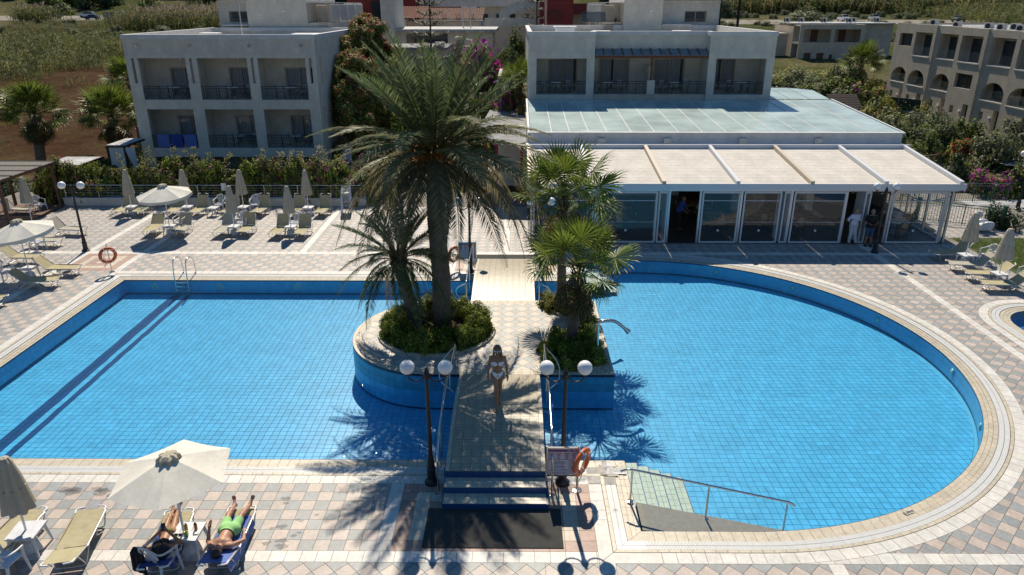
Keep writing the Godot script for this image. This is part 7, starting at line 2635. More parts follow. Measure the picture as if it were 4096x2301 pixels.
	put("cup", one(func(b):
		b.col = Color(0.05, 0.30, 0.08); b.lathe([Vector2(0.035, 0.0), Vector2(0.045, 0.08)], 14)), M.paint, bw)
	put("rim", one(func(b):
		b.col = Color(0.45, 0.40, 0.05); b.lathe([Vector2(0.046, 0.08), Vector2(0.047, 0.095), Vector2(0.03, 0.09)], 14)), M.paint, bw)
	tag(put("sunglasses", one(func(b):
		b.tube([V(-0.07, 0.015, 0), V(-0.01, 0.018, 0.01)], 0.022, 6); b.tube([V(0.01, 0.018, 0.01), V(0.07, 0.015, 0)], 0.022, 6)), M.black), "dark sunglasses on the drinks table", "sunglasses").position = tc + V(-0.13, 0, 0.12)
	tag(put("cigarette_box", boxes([[V(-0.04, 0, -0.03), V(0.04, 0.022, 0.03)]]), M.white), "small white packet on the drinks table", "packet").position = tc + V(0.22, 0, 0.08)
	# bag and cloth on the chair
	var bg := thing("beach_bag", "dark crumpled beach bag on the chair between the sunbathers", "bag", V(-6.95, 0.445, -11.05), 0.3)
	put("bag", one(func(b):
		b.ball(V(0, 0.10, 0), 0.19, 9, 14, V(1.05, 0.62, 0.9)); b.ball(V(0.09, 0.2, 0.05), 0.10, 7, 10, V(1.0, 0.9, 0.8))), mk("bag_cloth", 0.03, 0.035, 0.05, 0.8, {"tex": tex.rough, "scale": 3.0}), bg)
	put("handle", tubes([rounded([V(-0.12, 0.18, 0), V(-0.08, 0.36, 0), V(0.06, 0.36, 0), V(0.1, 0.2, 0)], 0.08)], 0.012, 6), M.black_cloth, bg)
	var cloth := MB.new()
	for i in 6:
		var x0 := -7.42 + i * 0.045
		var q := 0.015 * (i % 2)
		var q1 := 0.015 * ((i + 1) % 2)
		cloth.quad(V(x0, 0.30 - 0.02 * i, -10.83 + q), V(x0 + 0.045, 0.28 - 0.02 * i, -10.83 + q1), V(x0 + 0.045, 0.70, -10.86 + q1), V(x0, 0.70, -10.86 + q), V(0, 0, 1))
		cloth.quad(V(x0, 0.70, -10.86 + q), V(x0 + 0.045, 0.70, -10.86 + q1), V(x0 + 0.045, 0.72, -11.0), V(x0, 0.72, -11.0), V(0, 1, 0))
	tag(put("black_shirt", cloth, M.black_cloth), "black cloth hanging from the chair between the sunbathers", "cloth")

func far_buildings():
	# arched sand-coloured apartments along the right, facing the pool gardens
	var o := thing("apartment_building", "sand-coloured apartments with arched balconies along the right edge", "building")
	var X := 39.4
	var bays := []
	var zs := -79.0
	for i in 7:
		bays.append([zs + i * 4.1, zs + (i + 1) * 4.1])
	for i in bays.size():
		var za: float = bays[i][0]
		var zb: float = bays[i][1]
		var st := 0.0 if i == 0 else 0.25 * (i % 2) + i * 0.12   # each bay steps forward a little
		var xf := X - st
		var w := MB.new()
		var top := 8.75 - i * 0.04
		var arched := i != 3
		var hs := [[za + 0.55, 5.85, zb - 0.5, 8.0]]
		if arched:
			hs.append([za + 0.55, 3.1, zb - 0.5, 4.55])
		else:
			hs.append([za + 0.8, 3.7, zb - 0.8, 4.9])
		if i == 0:
			hs[0] = [za + 0.9, 6.6, zb - 0.3, 7.8]
		hs.append([zb - 1.3, 0.6, zb - 0.5, 2.45])
		hs.append([za + 0.9, 1.5, za + 1.5, 2.15])
		var flat := MB.new()
		wall_xy(flat, za, zb, 0.2, top, 0.0, 0.35, hs)
		if arched:
			# fill above the spring line so that the opening ends in a round arch
			var c := (za + zb) / 2
			var r := (zb - za - 1.05) / 2
			var n := 10
			for k in n:
				var a0 := PI * k / n
				var a1 := PI * (k + 1) / n
				pass
		for k in range(0, flat.v.size(), 3):
			var P := []
			for q in 3:
				var v := flat.v[k + q]
				var nn := flat.n[k + q]
				P.append([V(xf + v.z, v.y, v.x), V(nn.z, nn.y, nn.x)])
			w.tri(P[0][0], P[1][0], P[2][0], P[0][1], P[1][1], P[2][1])
		if arched:
			arch_fill(w, xf, za + 0.55, zb - 0.5, 4.55)
		put("bay_wall", w, M.sand, o)
		# recessed rooms, glazing, sills
		for h in hs:
			var deep := 0.5 if h[3] - h[1] > 1.3 and h[1] > 2.9 else 0.15
			var yt: float = h[3] + (1.25 if arched and h[1] == 3.1 else 0.0)
			var bk := MB.new()
			bk.span(V(xf + 0.35 + deep, h[1], h[0] - 0.1), V(xf + 0.45 + deep, yt, h[2] + 0.1))
			bk.span(V(xf + 0.35, h[1] - 0.1, h[0] - 0.1), V(xf + 0.35 + deep, h[1] - 0.002, h[2] + 0.1))
			if deep > 0.3:
				bk.span(V(xf + 0.35, h[1], h[0] - 0.2), V(xf + 0.45 + deep, yt, h[0] - 0.1)); bk.span(V(xf + 0.35, h[1], h[2] + 0.1), V(xf + 0.45 + deep, yt, h[2] + 0.2)); bk.span(V(xf + 0.35, yt, h[0] - 0.2), V(xf + 0.45 + deep, yt + 0.08, h[2] + 0.2))
			put("recess", bk, M.sand if h[1] > 2.9 and deep > 0.3 else M.brown_alu, o)
			if deep > 0.3:
				var gl := MB.new()
				gl.quad(V(xf + 0.33 + deep, h[1] + 0.02, h[0] + 0.35), V(xf + 0.33 + deep, h[1] + 0.02, h[2]), V(xf + 0.33 + deep, yt - 0.25, h[2]), V(xf + 0.33 + deep, yt - 0.25, h[0] + 0.35), V(-1, 0, 0))
				put("pane", gl, M.dark_pane, o)
				var fr := MB.new()
				for q in [h[0] + 0.33, (h[0] + 0.35 + h[2]) / 2, h[2] - 0.02]:
					fr.span(V(xf + 0.29 + deep, h[1], q - 0.04), V(xf + 0.33 + deep, yt - 0.2, q + 0.04))
				put("door_frame", fr, M.wood, o)
				var gp := MB.new()
				gp.quad(V(xf + 0.05, h[1], h[0]), V(xf + 0.05, h[1], h[2]), V(xf + 0.05, h[1] + 0.85, h[2]), V(xf + 0.05, h[1] + 0.85, h[0]), V(-1, 0, 0))
				put("glass_balustrade", gp, M.clear, o)
				put("sill", boxes([[V(xf - 0.06, h[1] - 0.09, h[0] - 0.05), V(xf + 0.1, h[1] - 0.003, h[2] + 0.05)]]), M.cornice, o)
			elif h[1] > 2.5:
				put("window_pane", one(func(b): b.quad(V(xf + 0.3, h[1], h[0]), V(xf + 0.3, h[1], h[2]), V(xf + 0.3, h[3], h[2]), V(xf + 0.3, h[3], h[0]), V(-1, 0, 0))), M.dark_pane, o)
				put("window_frame", boxes([[V(xf + 0.24, h[1], h[0]), V(xf + 0.3, h[3], h[0] + 0.1)], [V(xf + 0.24, h[1], h[2] - 0.1), V(xf + 0.3, h[3], h[2])], [V(xf + 0.24, h[1], (h[0] + h[2]) / 2 - 0.05), V(xf + 0.3, h[3], (h[0] + h[2]) / 2 + 0.05)], [V(xf + 0.24, h[3] - 0.1, h[0] + 0.1), V(xf + 0.3, h[3], h[2] - 0.1)]]), M.wood, o)
		put("roof", boxes([[V(xf + 0.35, top - 0.35, za), V(X + 11, top - 0.2, zb)]]), M.roofwhite, o)
		put("spandrel", boxes([[V(xf - 0.08, 1.75, zb - 1.75), V(xf - 0.002, 1.87, zb - 1.5)]]), M.globe, o)
	put("end_wall", boxes([[V(X + 0.35, 0.2, -79.3), V(X + 11, 8.7, -79.0)]]), M.sand, o)
	var acs := [[41.5, -76.0], [42.2, -73.2], [43.0, -69.5], [41.6, -65.5], [41.0, -62.0], [42.4, -58.6], [43.6, -66.8]]
	var ac := ac_proto()
	for i in acs.size():
		var lab := "air-conditioning unit on the arched apartments' roof, %s from the far end" % ["first", "second", "third", "fourth", "fifth", "sixth", "seventh"][i]
		if i == 0:
			ac.position = V(acs[i][0], 8.5, acs[i][1]); ac.rotation.y = -0.9; ac.scale = Vector3.ONE * 0.72; ac.set_meta("label", lab)
		else:
			copy(ac, lab, V(acs[i][0], 8.35, acs[i][1]), -0.9, Vector3.ONE * 0.72)
	# far sand-coloured block
	var f := thing("apartment_building", "far sand-coloured block with a covered upper terrace and wooden doors", "building", V(0, 0, 0))
	var w2 := MB.new()
	wall_xy(w2, 44.0, 54.0, 1.0, 7.6, -118.3, -118.0, [[44.6, 5.0, 48.8, 6.9], [49.4, 5.0, 53.4, 6.9], [45.0, 1.4, 46.1, 3.4], [47.0, 1.4, 48.1, 3.4], [49.0, 2.5, 49.5, 3.2], [51.5, 2.3, 53.0, 3.2]])
	put("front_wall", w2, M.sand, f)
	put("side_wall", boxes([[V(53.7, 1.0, -130), V(54.0, 7.6, -118.3)]]), M.sand, f)
	put("rear_room", boxes([[V(44.0, 1.0, -130), V(53.7, 7.3, -121)]]), M.sand, f)
	put("upper_floor", boxes([[V(44.0, 4.7, -121), V(53.7, 4.98, -118.3)]]), M.sand, f)
	put("roof", boxes([[V(44.0, 7.3, -121), V(54.0, 7.45, -118.3)], [V(44.0, 7.6, -130), V(60.0, 7.75, -121)]]), M.roofwhite, f)
	put("side_block", boxes([[V(54.2, 1.0, -130), V(60.0, 7.6, -121.5)]]), M.sand, f)
	put("low_wing", boxes([[V(34.0, 1.0, -132), V(43.6, 6.2, -122)]]), M.sand, f)
	for e in [[45.0, 46.1], [47.0, 48.1]]:
		put("door", boxes([[V(e[0], 1.4, -118.25), V(e[1], 3.4, -118.2)]]), M.wood, f)
	for e in [[46.8, 47.9], [51.2, 52.3]]:
		put("door", boxes([[V(e[0], 4.98, -120.98), V(e[1], 6.9, -120.9)]]), M.wood, f)
	for e in [[49.0, 2.5, 49.5, 3.2], [51.5, 2.3, 53.0, 3.2]]:
		put("window_pane", boxes([[V(e[0], e[1], -118.25), V(e[2], e[3], -118.2)]]), M.dark_pane, f)
	for i in 6:
		var n := ["first", "second", "third", "fourth", "fifth", "sixth"]
		copy(ac, "air-conditioning unit on the far block's roof, %s from the left" % n[i], V([44.5, 47.2, 49.8, 53.4, 55.4, 58.6][i], 7.75, [-126.0, -127, -124, -123, -126, -124.5][i]), 0.3, Vector3.ONE * 0.85)
	# red and cream hotel wings behind the bougainvillea
	var h := thing("hotel_wing", "red and cream hotel wing with a white staircase beyond the gardens", "building")
	put("cream_block", boxes([[V(-16.5, 0.5, -128), V(6.0, 13.0, -112)]]), M.plaster, h)
	put("red_tower", boxes([[V(-17.8, 0.5, -112), V(-14.2, 13.5, -108)]]), M.redwall, h)
	put("red_tower", boxes([[V(3.2, 0.5, -112), V(5.4, 12.5, -106)]]), M.redwall, h)
	put("red_band", boxes([[V(5.4, 9.2, -112), V(18.0, 10.6, -109)]]), M.redwall, h)
	put("balcony_front", boxes([[V(-13.5, 10.2, -111.9), V(2.8, 11.6, -111)]]), M.plaster_white, h)
	for k in 8:
		put("window_pane", boxes([[V(-13.0 + k * 2.0, 8.3 - (k % 2) * 0.0, -111.98), V(-12.2 + k * 2.0, 9.2, -111.93)]]), M.dark_pane, h)
	put("stair_flank", one(func(b):
		var p := [V(-2.5, 9.6, -107.9), V(0.0, 10.9, -107.9), V(3.2, 10.9, -107.9), V(3.2, 9.6, -107.9), V(0.2, 9.6, -107.9), V(-2.5, 8.4, -107.9)]
		b.quad(p[5], p[0], p[1], p[4], V(0, 0, 1)); b.quad(p[4], p[1], p[2], p[3], V(0, 0, 1))
		b.span(V(-4.5, 7.6, -108.8), V(5.0, 8.7, -108.0))), M.plaster_white, h)
	put("upper_wing", boxes([[V(8.0, 2.0, -118), V(24.0, 9.2, -112)]]), M.plaster, h)
	# tiled roof house
	var t := thing("tiled_house", "cream house with a red clay tile roof behind the Norfolk pine", "house")
	put("wall", boxes([[V(-16.2, 1.5, -104), V(-13.9, 8.8, -96)]]), M.plaster, t)
	put("wall", boxes([[V(-13.9, 1.5, -104), V(-4.6, 8.5, -97.5)]]), M.plaster, t)
	put("ridge", boxes([[V(-16.8, 10.05, -104.3), V(-5.0, 10.2, -104.0)]]), M.redwall, t)
	tile_roof(t, -16.4, -11.8, -95.4, 8.85, -104.0, 10.15)
	tile_roof(t, -11.8, -4.3, -96.6, 8.75, -104.0, 10.0)
	# low flat roofs
	var a := thing("low_building", "long low building with a pale flat roof below the red tiled house", "building")
	put("wall", boxes([[V(-12.6, 0.5, -88), V(-2.5, 7.8, -79)]]), M.plaster, a)
	put("roof", boxes([[V(-13.0, 7.8, -88.4), V(-2.1, 8.1, -78.6)]]), M.roofwhite, a)
	put("shop_front", boxes([[V(-11.5, 6.2, -78.98), V(-7.2, 7.6, -78.9)]]), M.dark_pane, a)
	var c := thing("low_building", "low building with a grey flat roof behind the round dark shrub", "building")
	put("wall", boxes([[V(-11.6, 0.0, -72), V(-6.4, 6.8, -66)]]), M.plaster, c)
	put("roof", boxes([[V(-11.9, 6.8, -72.3), V(-6.1, 7.0, -65.7)]]), M.roofgrey, c)
	put("vent_box", boxes([[V(-7.2, 7.0, -67.0), V(-6.4, 7.4, -66.5)]]), M.plaster_white, c)
	# red hotel wing immediately behind the left block
	var r := thing("red_wing", "dark red wing with a corner balcony behind the left hotel block", "building")
	put("wall", boxes([[V(-17.0, 0.0, -84), V(-13.6, 12.5, -77)]]), M.redwall, r)
	put("wall", boxes([[V(-13.6, 0.0, -84), V(-12.4, 12.5, -76.5)]]), M.plaster, r)
	put("wall", boxes([[V(-20.0, 0.0, -76), V(-15.0, 9.1, -61.3)]]), M.plaster, r)
	put("gap_shade_panel", boxes([[V(-14.6, 8.6, -76.98), V(-13.7, 10.8, -76.93)]]), M.room, r)  # near-black plate on the solid wall, painted shade of an open balcony
	railing(r, V(-14.7, 8.6, -76.85), V(-13.6, 8.6, -76.85), 0.9)
	var r2 := thing("red_wing", "dark red wing beside the rooftop louvres of the right hotel block", "building")
	put("wall", boxes([[V(3.0, 0.0, -84), V(5.6, 12.5, -76)]]), M.redwall, r2)
	put("wall", boxes([[V(7.15, 0.0, -78), V(8.7, 9.1, -63.3)]]), M.plaster, r2)
	railing(r2, V(3.0, 9.0, -75.9), V(4.4, 9.0, -75.9), 0.9)
	# street lamp posts behind
	for x in [-5.9, -5.1]:
		var p := thing("light_column", "%s grey lamp column in front of the red tiled house" % ("left" if x < -5.5 else "right"), "lamp", V(x, 4.0, -84.0), 0, "grey lamp columns")
		put("pole", tubes([[V(0, 0, 0), V(0, 6.2, 0)]], 0.06, 8), M.alu, p)
		put("head", one(func(b): b.box(V(0.3, 6.2, 0), V(0.9, 0.1, 0.35))), M.alu_white, p)
	# dark utility poles, dark hut and white wall
	for x in [19.6, 21.4]:
		var p := thing("utility_pole", "%s dark utility pole behind the right hotel block" % ("left" if x < 20 else "right"), "pole", V(x, 0.5, -74.0), 0, "dark utility poles")
		put("shaft", tubes([[V(0, 0, 0), V(0, 12.5, 0)]], 0.13, 8), M.darkwood, p)
		put("crossarm", boxes([[V(-0.6, 9.2, -0.06), V(0.6, 9.3, 0.06)]]), M.darkwood, p)
	var hut := thing("dark_hut", "dark flat-roofed hut beside the left car park", "hut")
	put("wall", boxes([[V(-178, 4.5, -214), V(-150, 9.6, -206)]]), mk("hut", 0.035, 0.033, 0.032, 0.9), hut)
	put("roof", boxes([[V(-179, 9.6, -215), V(-149, 9.9, -205)]]), M.roofgrey, hut)
	var gw := thing("garden_wall", "low grey wall between the left car park and the reeds", "wall")
	put("wall", boxes([[V(-118, 5.0, -218), V(-101, 8.2, -217.5)]]), M.roofgrey, gw)
	put("coping", boxes([[V(-118.2, 8.2, -218.2), V(-100.8, 8.4, -217.3)]]), M.roofgrey, gw)
	var sc := thing("boundary_fence", "slatted dark fence on a white kerb beside the white van", "fence")
	for i in 10:
		put("panel", one(func(b): b.bar(V(26.5 + i * 1.15, 1.6, -88.0 + i * 1.9), V(27.6 + i * 1.15, 1.6, -86.15 + i * 1.9), 0.06, 1.1)), M.iron, sc)
	put("kerb", one(func(b): b.bar(V(26.4, 0.75, -88.2), V(38.2, 0.75, -68.8), 0.35, 0.6)), M.plaster_white, sc)
	structure(put("access_road", one(func(b): b.quad(V(17.5, 0.35, -62.0), V(25.5, 0.6, -88.0), V(20.0, 0.6, -92.0), V(14.5, 0.3, -66.0))), M.asphalt))

func arch_fill(w: MB, x: float, z0: float, z1: float, y: float):
	# turns the top of a square opening into a round arch by hanging a curved lintel under the floor above
	var r := (z1 - z0) / 2
	var c := (z0 + z1) / 2
	var hgt := minf(r, 1.05)
	var n := 14
	for k in n:
		var a0 := PI * k / n
		var a1 := PI * (k + 1) / n
		var p0 := V(x, y - hgt * 0.0 - 0.0 + hgt * (sin(a0) - 1.0), c - r * cos(a0))
		var p1 := V(x, y + hgt * (sin(a1) - 1.0), c - r * cos(a1))
		var t := V(0.35, 0, 0)
		w.quad(p0, p1, V(x, y, p1.z), V(x, y, p0.z), V(-1, 0, 0))
		w.quad(p0, p1, p1 + t, p0 + t, V(0, -1, 0))

func tile_roof(parent: Node, x0: float, x1: float, z0: float, y0: float, z1: float, y1: float):
	# rows of curved clay tiles; the eight front rows are tiles of their own
	var rows := 18
	var cols := int((x1 - x0) / 0.34)
	var rest := MB.new()
	var own := 0
	for j in rows:
		var ta := float(j) / rows
		var tb := float(j + 1.12) / rows
		for i in cols:
			var xa := lerpf(x0, x1, float(i) / cols)
			var xb := lerpf(x0, x1, float(i + 1) / cols)
			var a := V((xa + xb) / 2, lerpf(y0, y1, ta) + 0.05, lerpf(z0, z1, ta))
			var b := V((xa + xb) / 2, lerpf(y0, y1, tb), lerpf(z0, z1, tb))
			var q := MB.new() if own < 140 else rest
			q.col = Color(1, 1, 1) * rnd(0.75, 1.2)
			var wd := (xb - xa) * 0.5
			for k in 4:
				var u0 := PI * k / 4
				var u1 := PI * (k + 1) / 4
				var d0 := V(-cos(u0) * wd, sin(u0) * 0.09, 0)
				var d1 := V(-cos(u1) * wd, sin(u1) * 0.09, 0)
				var o := a if own < 140 else Vector3.ZERO
				q.quad(a + d0 - o, a + d1 - o, b + d1 - o, b + d0 - o)
			if own < 140:
				put("roof_tile", q, M.rooftile, parent).position = a
				own += 1
	if rest.v.size():
		stuff(put("roof_tile_field", rest, M.rooftile, parent))

func ac_proto() -> Node3D:
	var o := thing("air_conditioner", "", "air conditioner", Vector3.ZERO, 0, "rooftop air-conditioning units")
	put("case", boxes([[V(-0.5, 0.1, -0.25), V(0.5, 0.85, 0.25)]]), M.plaster_white, o)
	put("fan_grille", one(func(b): b.tube([V(-0.12, 0.47, 0.25), V(-0.12, 0.47, 0.27)], 0.3, 16)), M.room, o)
	put("fan_grille", one(func(b): b.box(V(-0.505, 0.47, 0), V(0.01, 0.6, 0.4))), M.room, o)
	put("feet", boxes([[V(-0.45, 0, -0.2), V(-0.35, 0.1, 0.2)], [V(0.35, 0, -0.2), V(0.45, 0.1, 0.2)]]), M.alu, o)
	return o

# ---- vehicles ----------------------------------------------------------------------------------------------
func car_proto(kind: int, paint: Color) -> Node3D:
	var o := thing("parked_car", "", "car", Vector3.ZERO, 0, "cars parked beyond the hotel")
	var ln := [4.2, 4.6, 5.2][kind] as float
	var prof: Array = [
		[[-2.1, 0.35], [-2.1, 0.75], [-1.95, 0.9], [-1.15, 0.98], [-0.55, 1.42], [0.6, 1.48], [1.55, 1.25], [2.0, 0.95], [2.1, 0.7], [2.1, 0.35]],
		[[-2.3, 0.4], [-2.3, 0.85], [-2.15, 1.0], [-1.3, 1.1], [-0.7, 1.62], [1.4, 1.7], [2.1, 1.55], [2.25, 1.1], [2.3, 0.8], [2.3, 0.4]],
		[[-2.6, 0.45], [-2.6, 0.9], [-2.4, 1.08], [-1.5, 1.15], [-0.95, 1.75], [0.45, 1.78], [0.55, 1.12], [2.55, 1.1], [2.6, 0.9], [2.6, 0.45]]][kind]
	var b := MB.new()
	b.col = paint
	var W := 0.86
	var n := prof.size()
	for i in n:
		var p: Array = prof[i]
		var q: Array = prof[(i + 1) % n]
		var wp := W - maxf(0.0, p[1] - 0.95) * 0.26
		var wq := W - maxf(0.0, q[1] - 0.95) * 0.26
		b.quad(V(p[0], p[1], -wp), V(p[0], p[1], wp), V(q[0], q[1], wq), V(q[0], q[1], -wq), V((p[0] + q[0]) * 0.2, (p[1] + q[1]) / 2 - 0.8, 0))
	for s in [-1, 1]:
		for i in range(1, n - 2):
			var P := []
			for k in [0, i, i + 1]:
				var w: float = W - maxf(0.0, prof[k][1] - 0.95) * 0.26
				P.append(V(prof[k][0], prof[k][1], s * w))
			b.flat(P[0], P[1], P[2], V(0, 0, s))
		b.flat(V(prof[0][0], prof[0][1], s * W), V(prof[n - 2][0], prof[n - 2][1], s * W), V(prof[n - 1][0], prof[n - 1][1], s * W), V(0, 0, s))
	put("body", b, mk("car_paint", 1, 1, 1, 0.22), o)
	for s in [-1, 1]:
		var g := MB.new()
		var e: Array = [[[-1.0, 1.0], [-0.5, 1.36], [0.55, 1.41], [1.35, 1.22], [1.45, 1.0]], [[-1.15, 1.12], [-0.65, 1.56], [1.35, 1.63], [1.95, 1.5], [2.0, 1.12]], [[-1.35, 1.18], [-0.9, 1.68], [0.38, 1.71], [0.45, 1.2]]][kind]
		for i in range(1, e.size() - 1):
			var P := []
			for k in [0, i, i + 1]:
				P.append(V(e[k][0], e[k][1], s * (W - maxf(0.0, e[k][1] - 0.95) * 0.26 + 0.012)))
			g.flat(P[0], P[1], P[2], V(0, 0, s))
		put("side_window", g, M.dark_pane, o)
	var ws := MB.new()
	var a: Array = prof[3]
	var c: Array = prof[4]
	ws.quad(V(a[0] + 0.06, a[1] + 0.05, -0.72), V(a[0] + 0.06, a[1] + 0.05, 0.72), V(c[0] - 0.04, c[1] - 0.02, 0.62), V(c[0] - 0.04, c[1] - 0.02, -0.62), V(-1, 1, 0))
	for v in ws.v.size():
		ws.v[v] += V(-0.015, 0.02, 0)
	put("windscreen", ws, M.dark_pane, o)
	if kind == 1:
		put("rear_window", one(func(q): q.quad(V(2.27, 1.12, -0.68), V(2.27, 1.12, 0.68), V(2.13, 1.5, 0.6), V(2.13, 1.5, -0.6), V(1, 0, 0))), M.dark_pane, o)
	for x in [-ln * 0.31, ln * 0.31]:
		for s in [-1, 1]:
			put("wheel", one(func(q): q.tube([V(x, 0.33, s * 0.70), V(x, 0.33, s * 0.88)], 0.33, 14)), M.tyre, o)
	for s in [-1, 1]:
		put("headlight", one(func(q): q.ball(V(-ln / 2 + 0.03, 0.72, s * 0.62), 0.13, 6, 8, V(0.4, 0.7, 1.2))), M.globe, o)
	return o

func vehicles():
	var W := Color(0.72, 0.72, 0.72)
	var cols := {"white": W, "silver": Color(0.42, 0.43, 0.44), "black": Color(0.02, 0.02, 0.025), "blue": Color(0.03, 0.05, 0.12), "grey": Color(0.16, 0.17, 0.18)}
	var list := [[0, "white", -151, -232, 1.2, "white car beside the dark hut in the left car park"], [1, "white", -133, -236, 0.2, "large white car in the middle of the left car park"], [0, "silver", -141, -232, 0.8, "silver car beside the pale plume reed"], [0, "blue", -126, -226, 0.2, "dark blue car in front of the large white one"], [0, "grey", -118, -238, 0.4, "grey car left of the low grey wall"], [1, "silver", -111, -240, 0.3, "silver car behind the low grey wall"], [0, "white", -92, -242, 0.2, "white car behind the tall plumed reeds"], [1, "blue", -72, -240, 0.2, "dark van left of the left hotel penthouse"], [0, "silver", -62, -236, 0.2, "silver car nearest the left hotel penthouse"], [0, "grey", -57, -240, 0.2, "grey car half hidden by the left hotel penthouse"],
		[2, "white", 87, -204, 1.5, "white pickup facing the camera by the far reed belt"], [2, "silver", 96, -206, 1.4, "silver pickup beside the white one"], [1, "grey", 117, -203, 0.6, "dark grey car beside the round thicket"], [2, "black", 145, -200, 0.1, "black pickup by the far reed belt"], [1, "white", 160, -198, 0.1, "white car at the right end of the far reed belt"], [1, "white", 21.3, -74.5, -1.2, "white van on the lane behind the glass roof"]]
	var protos := {}
	for e in list:
		var key := "%d%s" % [e[0], e[1]]
		var y := land_h(e[2], e[3]) + (0.12 if e[3] < -100 else 0.55)
		var o: Node3D
		if protos.has(key):
			o = copy(protos[key], e[5], V(e[2], y, e[3]), e[4])
		else:
			o = car_proto(e[0], cols[e[1]])
			protos[key] = o
			o.position = V(e[2], y, e[3]); o.rotation.y = e[4]; o.set_meta("label", e[5])
	structure(put("car_park", one(func(b): b.quad(V(-175, land_h(-175, -222) + 0.1, -222), V(-50, land_h(-50, -222) + 0.1, -222), V(-50, land_h(-50, -246) + 0.1, -246), V(-175, land_h(-175, -246) + 0.1, -246))), mk("dust", 0.34, 0.30, 0.24, 0.95, {"tex": tex.rough, "scale": 0.2})))
	structure(put("dirt_road", one(func(b): b.quad(V(55, land_h(55, -194) + 0.1, -194), V(230, land_h(230, -190) + 0.1, -190), V(230, land_h(230, -210) + 0.1, -210), V(55, land_h(55, -212) + 0.1, -212))), M.dust))

func everywhere(_p: Vector3) -> bool:
	return true

func nets(bones: Array, cell: float, k: float, grow: float, keep: Callable, b: MB):
	# joins tapered capsules with a smooth minimum and meshes the field as surface nets
	var lo := V(1e9, 1e9, 1e9)
	var hi := -lo
	for e in bones:
		var r: float = maxf(e[2], e[3]) + grow + cell * 2.5
		for q in [e[0], e[1]]:
			lo = lo.min(q - Vector3.ONE * r); hi = hi.max(q + Vector3.ONE * r)
	var nx := int((hi.x - lo.x) / cell) + 2
	var ny := int((hi.y - lo.y) / cell) + 2
	var nz := int((hi.z - lo.z) / cell) + 2
	var d := PackedFloat32Array()
	d.resize(nx * ny * nz)
	d.fill(1.0)
	for e in bones:
		var A: Vector3 = e[0]
		var B: Vector3 = e[1]
		var ra: float = e[2] + grow
		var rb: float = e[3] + grow
		var ab := B - A
		var l2 := maxf(ab.length_squared(), 1e-9)
		var m := maxf(ra, rb) + k + cell * 2.0
		var p0 := ((A.min(B) - Vector3.ONE * m - lo) / cell).floor()
		var p1 := ((A.max(B) + Vector3.ONE * m - lo) / cell).ceil()
		for z in range(maxi(0, int(p0.z)), mini(nz, int(p1.z) + 1)):
			for y in range(maxi(0, int(p0.y)), mini(ny, int(p1.y) + 1)):
				var at := (z * ny + y) * nx
				for x in range(maxi(0, int(p0.x)), mini(nx, int(p1.x) + 1)):
					var p := lo + V(x, y, z) * cell
					var t := clampf((p - A).dot(ab) / l2, 0.0, 1.0)
					var f := p.distance_to(A + ab * t) - lerpf(ra, rb, t)
					var g := d[at + x]
					var h := maxf(k - absf(f - g), 0.0) / k
					d[at + x] = minf(f, g) - h * h * k * 0.25
	var idx := {}
	var pos := PackedVector3Array()
	var nor := PackedVector3Array()
	var st := [1, nx, nx * ny]
	for z in nz - 1:
		for y in ny - 1:
			for x in nx - 1:
				var o := (z * ny + y) * nx + x
				if absf(d[o]) > cell * 1.9:
					continue
				var c := PackedFloat32Array([d[o], d[o + 1], d[o + nx], d[o + nx + 1], d[o + nx * ny], d[o + nx * ny + 1], d[o + nx * ny + nx], d[o + nx * ny + nx + 1]])
				var neg := 0
				for q in 8:
					if c[q] < 0.0: neg += 1
				if neg == 0 or neg == 8:
					continue
				var s := Vector3.ZERO
				var n := 0
				for e in [[0, 1], [2, 3], [4, 5], [6, 7], [0, 2], [1, 3], [4, 6], [5, 7], [0, 4], [1, 5], [2, 6], [3, 7]]:
					var u: float = c[e[0]]
					var w: float = c[e[1]]
					if (u < 0.0) != (w < 0.0):
						var t := u / (u - w)
						var pa := V(e[0] & 1, (e[0] >> 1) & 1, e[0] >> 2)
						var pb := V(e[1] & 1, (e[1] >> 1) & 1, e[1] >> 2)
						s += pa.lerp(pb, t); n += 1
				idx[o] = pos.size()
				pos.append(lo + (V(x, y, z) + s / n) * cell)
				nor.append(V(c[1] + c[3] + c[5] + c[7] - c[0] - c[2] - c[4] - c[6], c[2] + c[3] + c[6] + c[7] - c[0] - c[1] - c[4] - c[5], c[4] + c[5] + c[6] + c[7] - c[0] - c[1] - c[2] - c[3]).normalized())
	for o in idx:
		var x: int = o % nx
		var y: int = (o / nx) % ny
		var z: int = o / (nx * ny)
		for ax in 3:
			if (d[o] < 0.0) == (d[o + st[ax]] < 0.0):
				continue
			var u: int = st[(ax + 1) % 3]
			var w: int = st[(ax + 2) % 3]
			var q := [o, o - u, o - u - w, o - w]
			if not (idx.has(q[1]) and idx.has(q[2]) and idx.has(q[3])):
				continue
			var P := []
			var N := []
			var mid := Vector3.ZERO
			for i in q:
				P.append(pos[idx[i]]); N.append(nor[idx[i]]); mid += pos[idx[i]] * 0.25
			if not keep.call(mid):
				continue
			b.tri(P[0], P[1], P[2], N[0], N[1], N[2])
			b.tri(P[0], P[2], P[3], N[0], N[2], N[3])

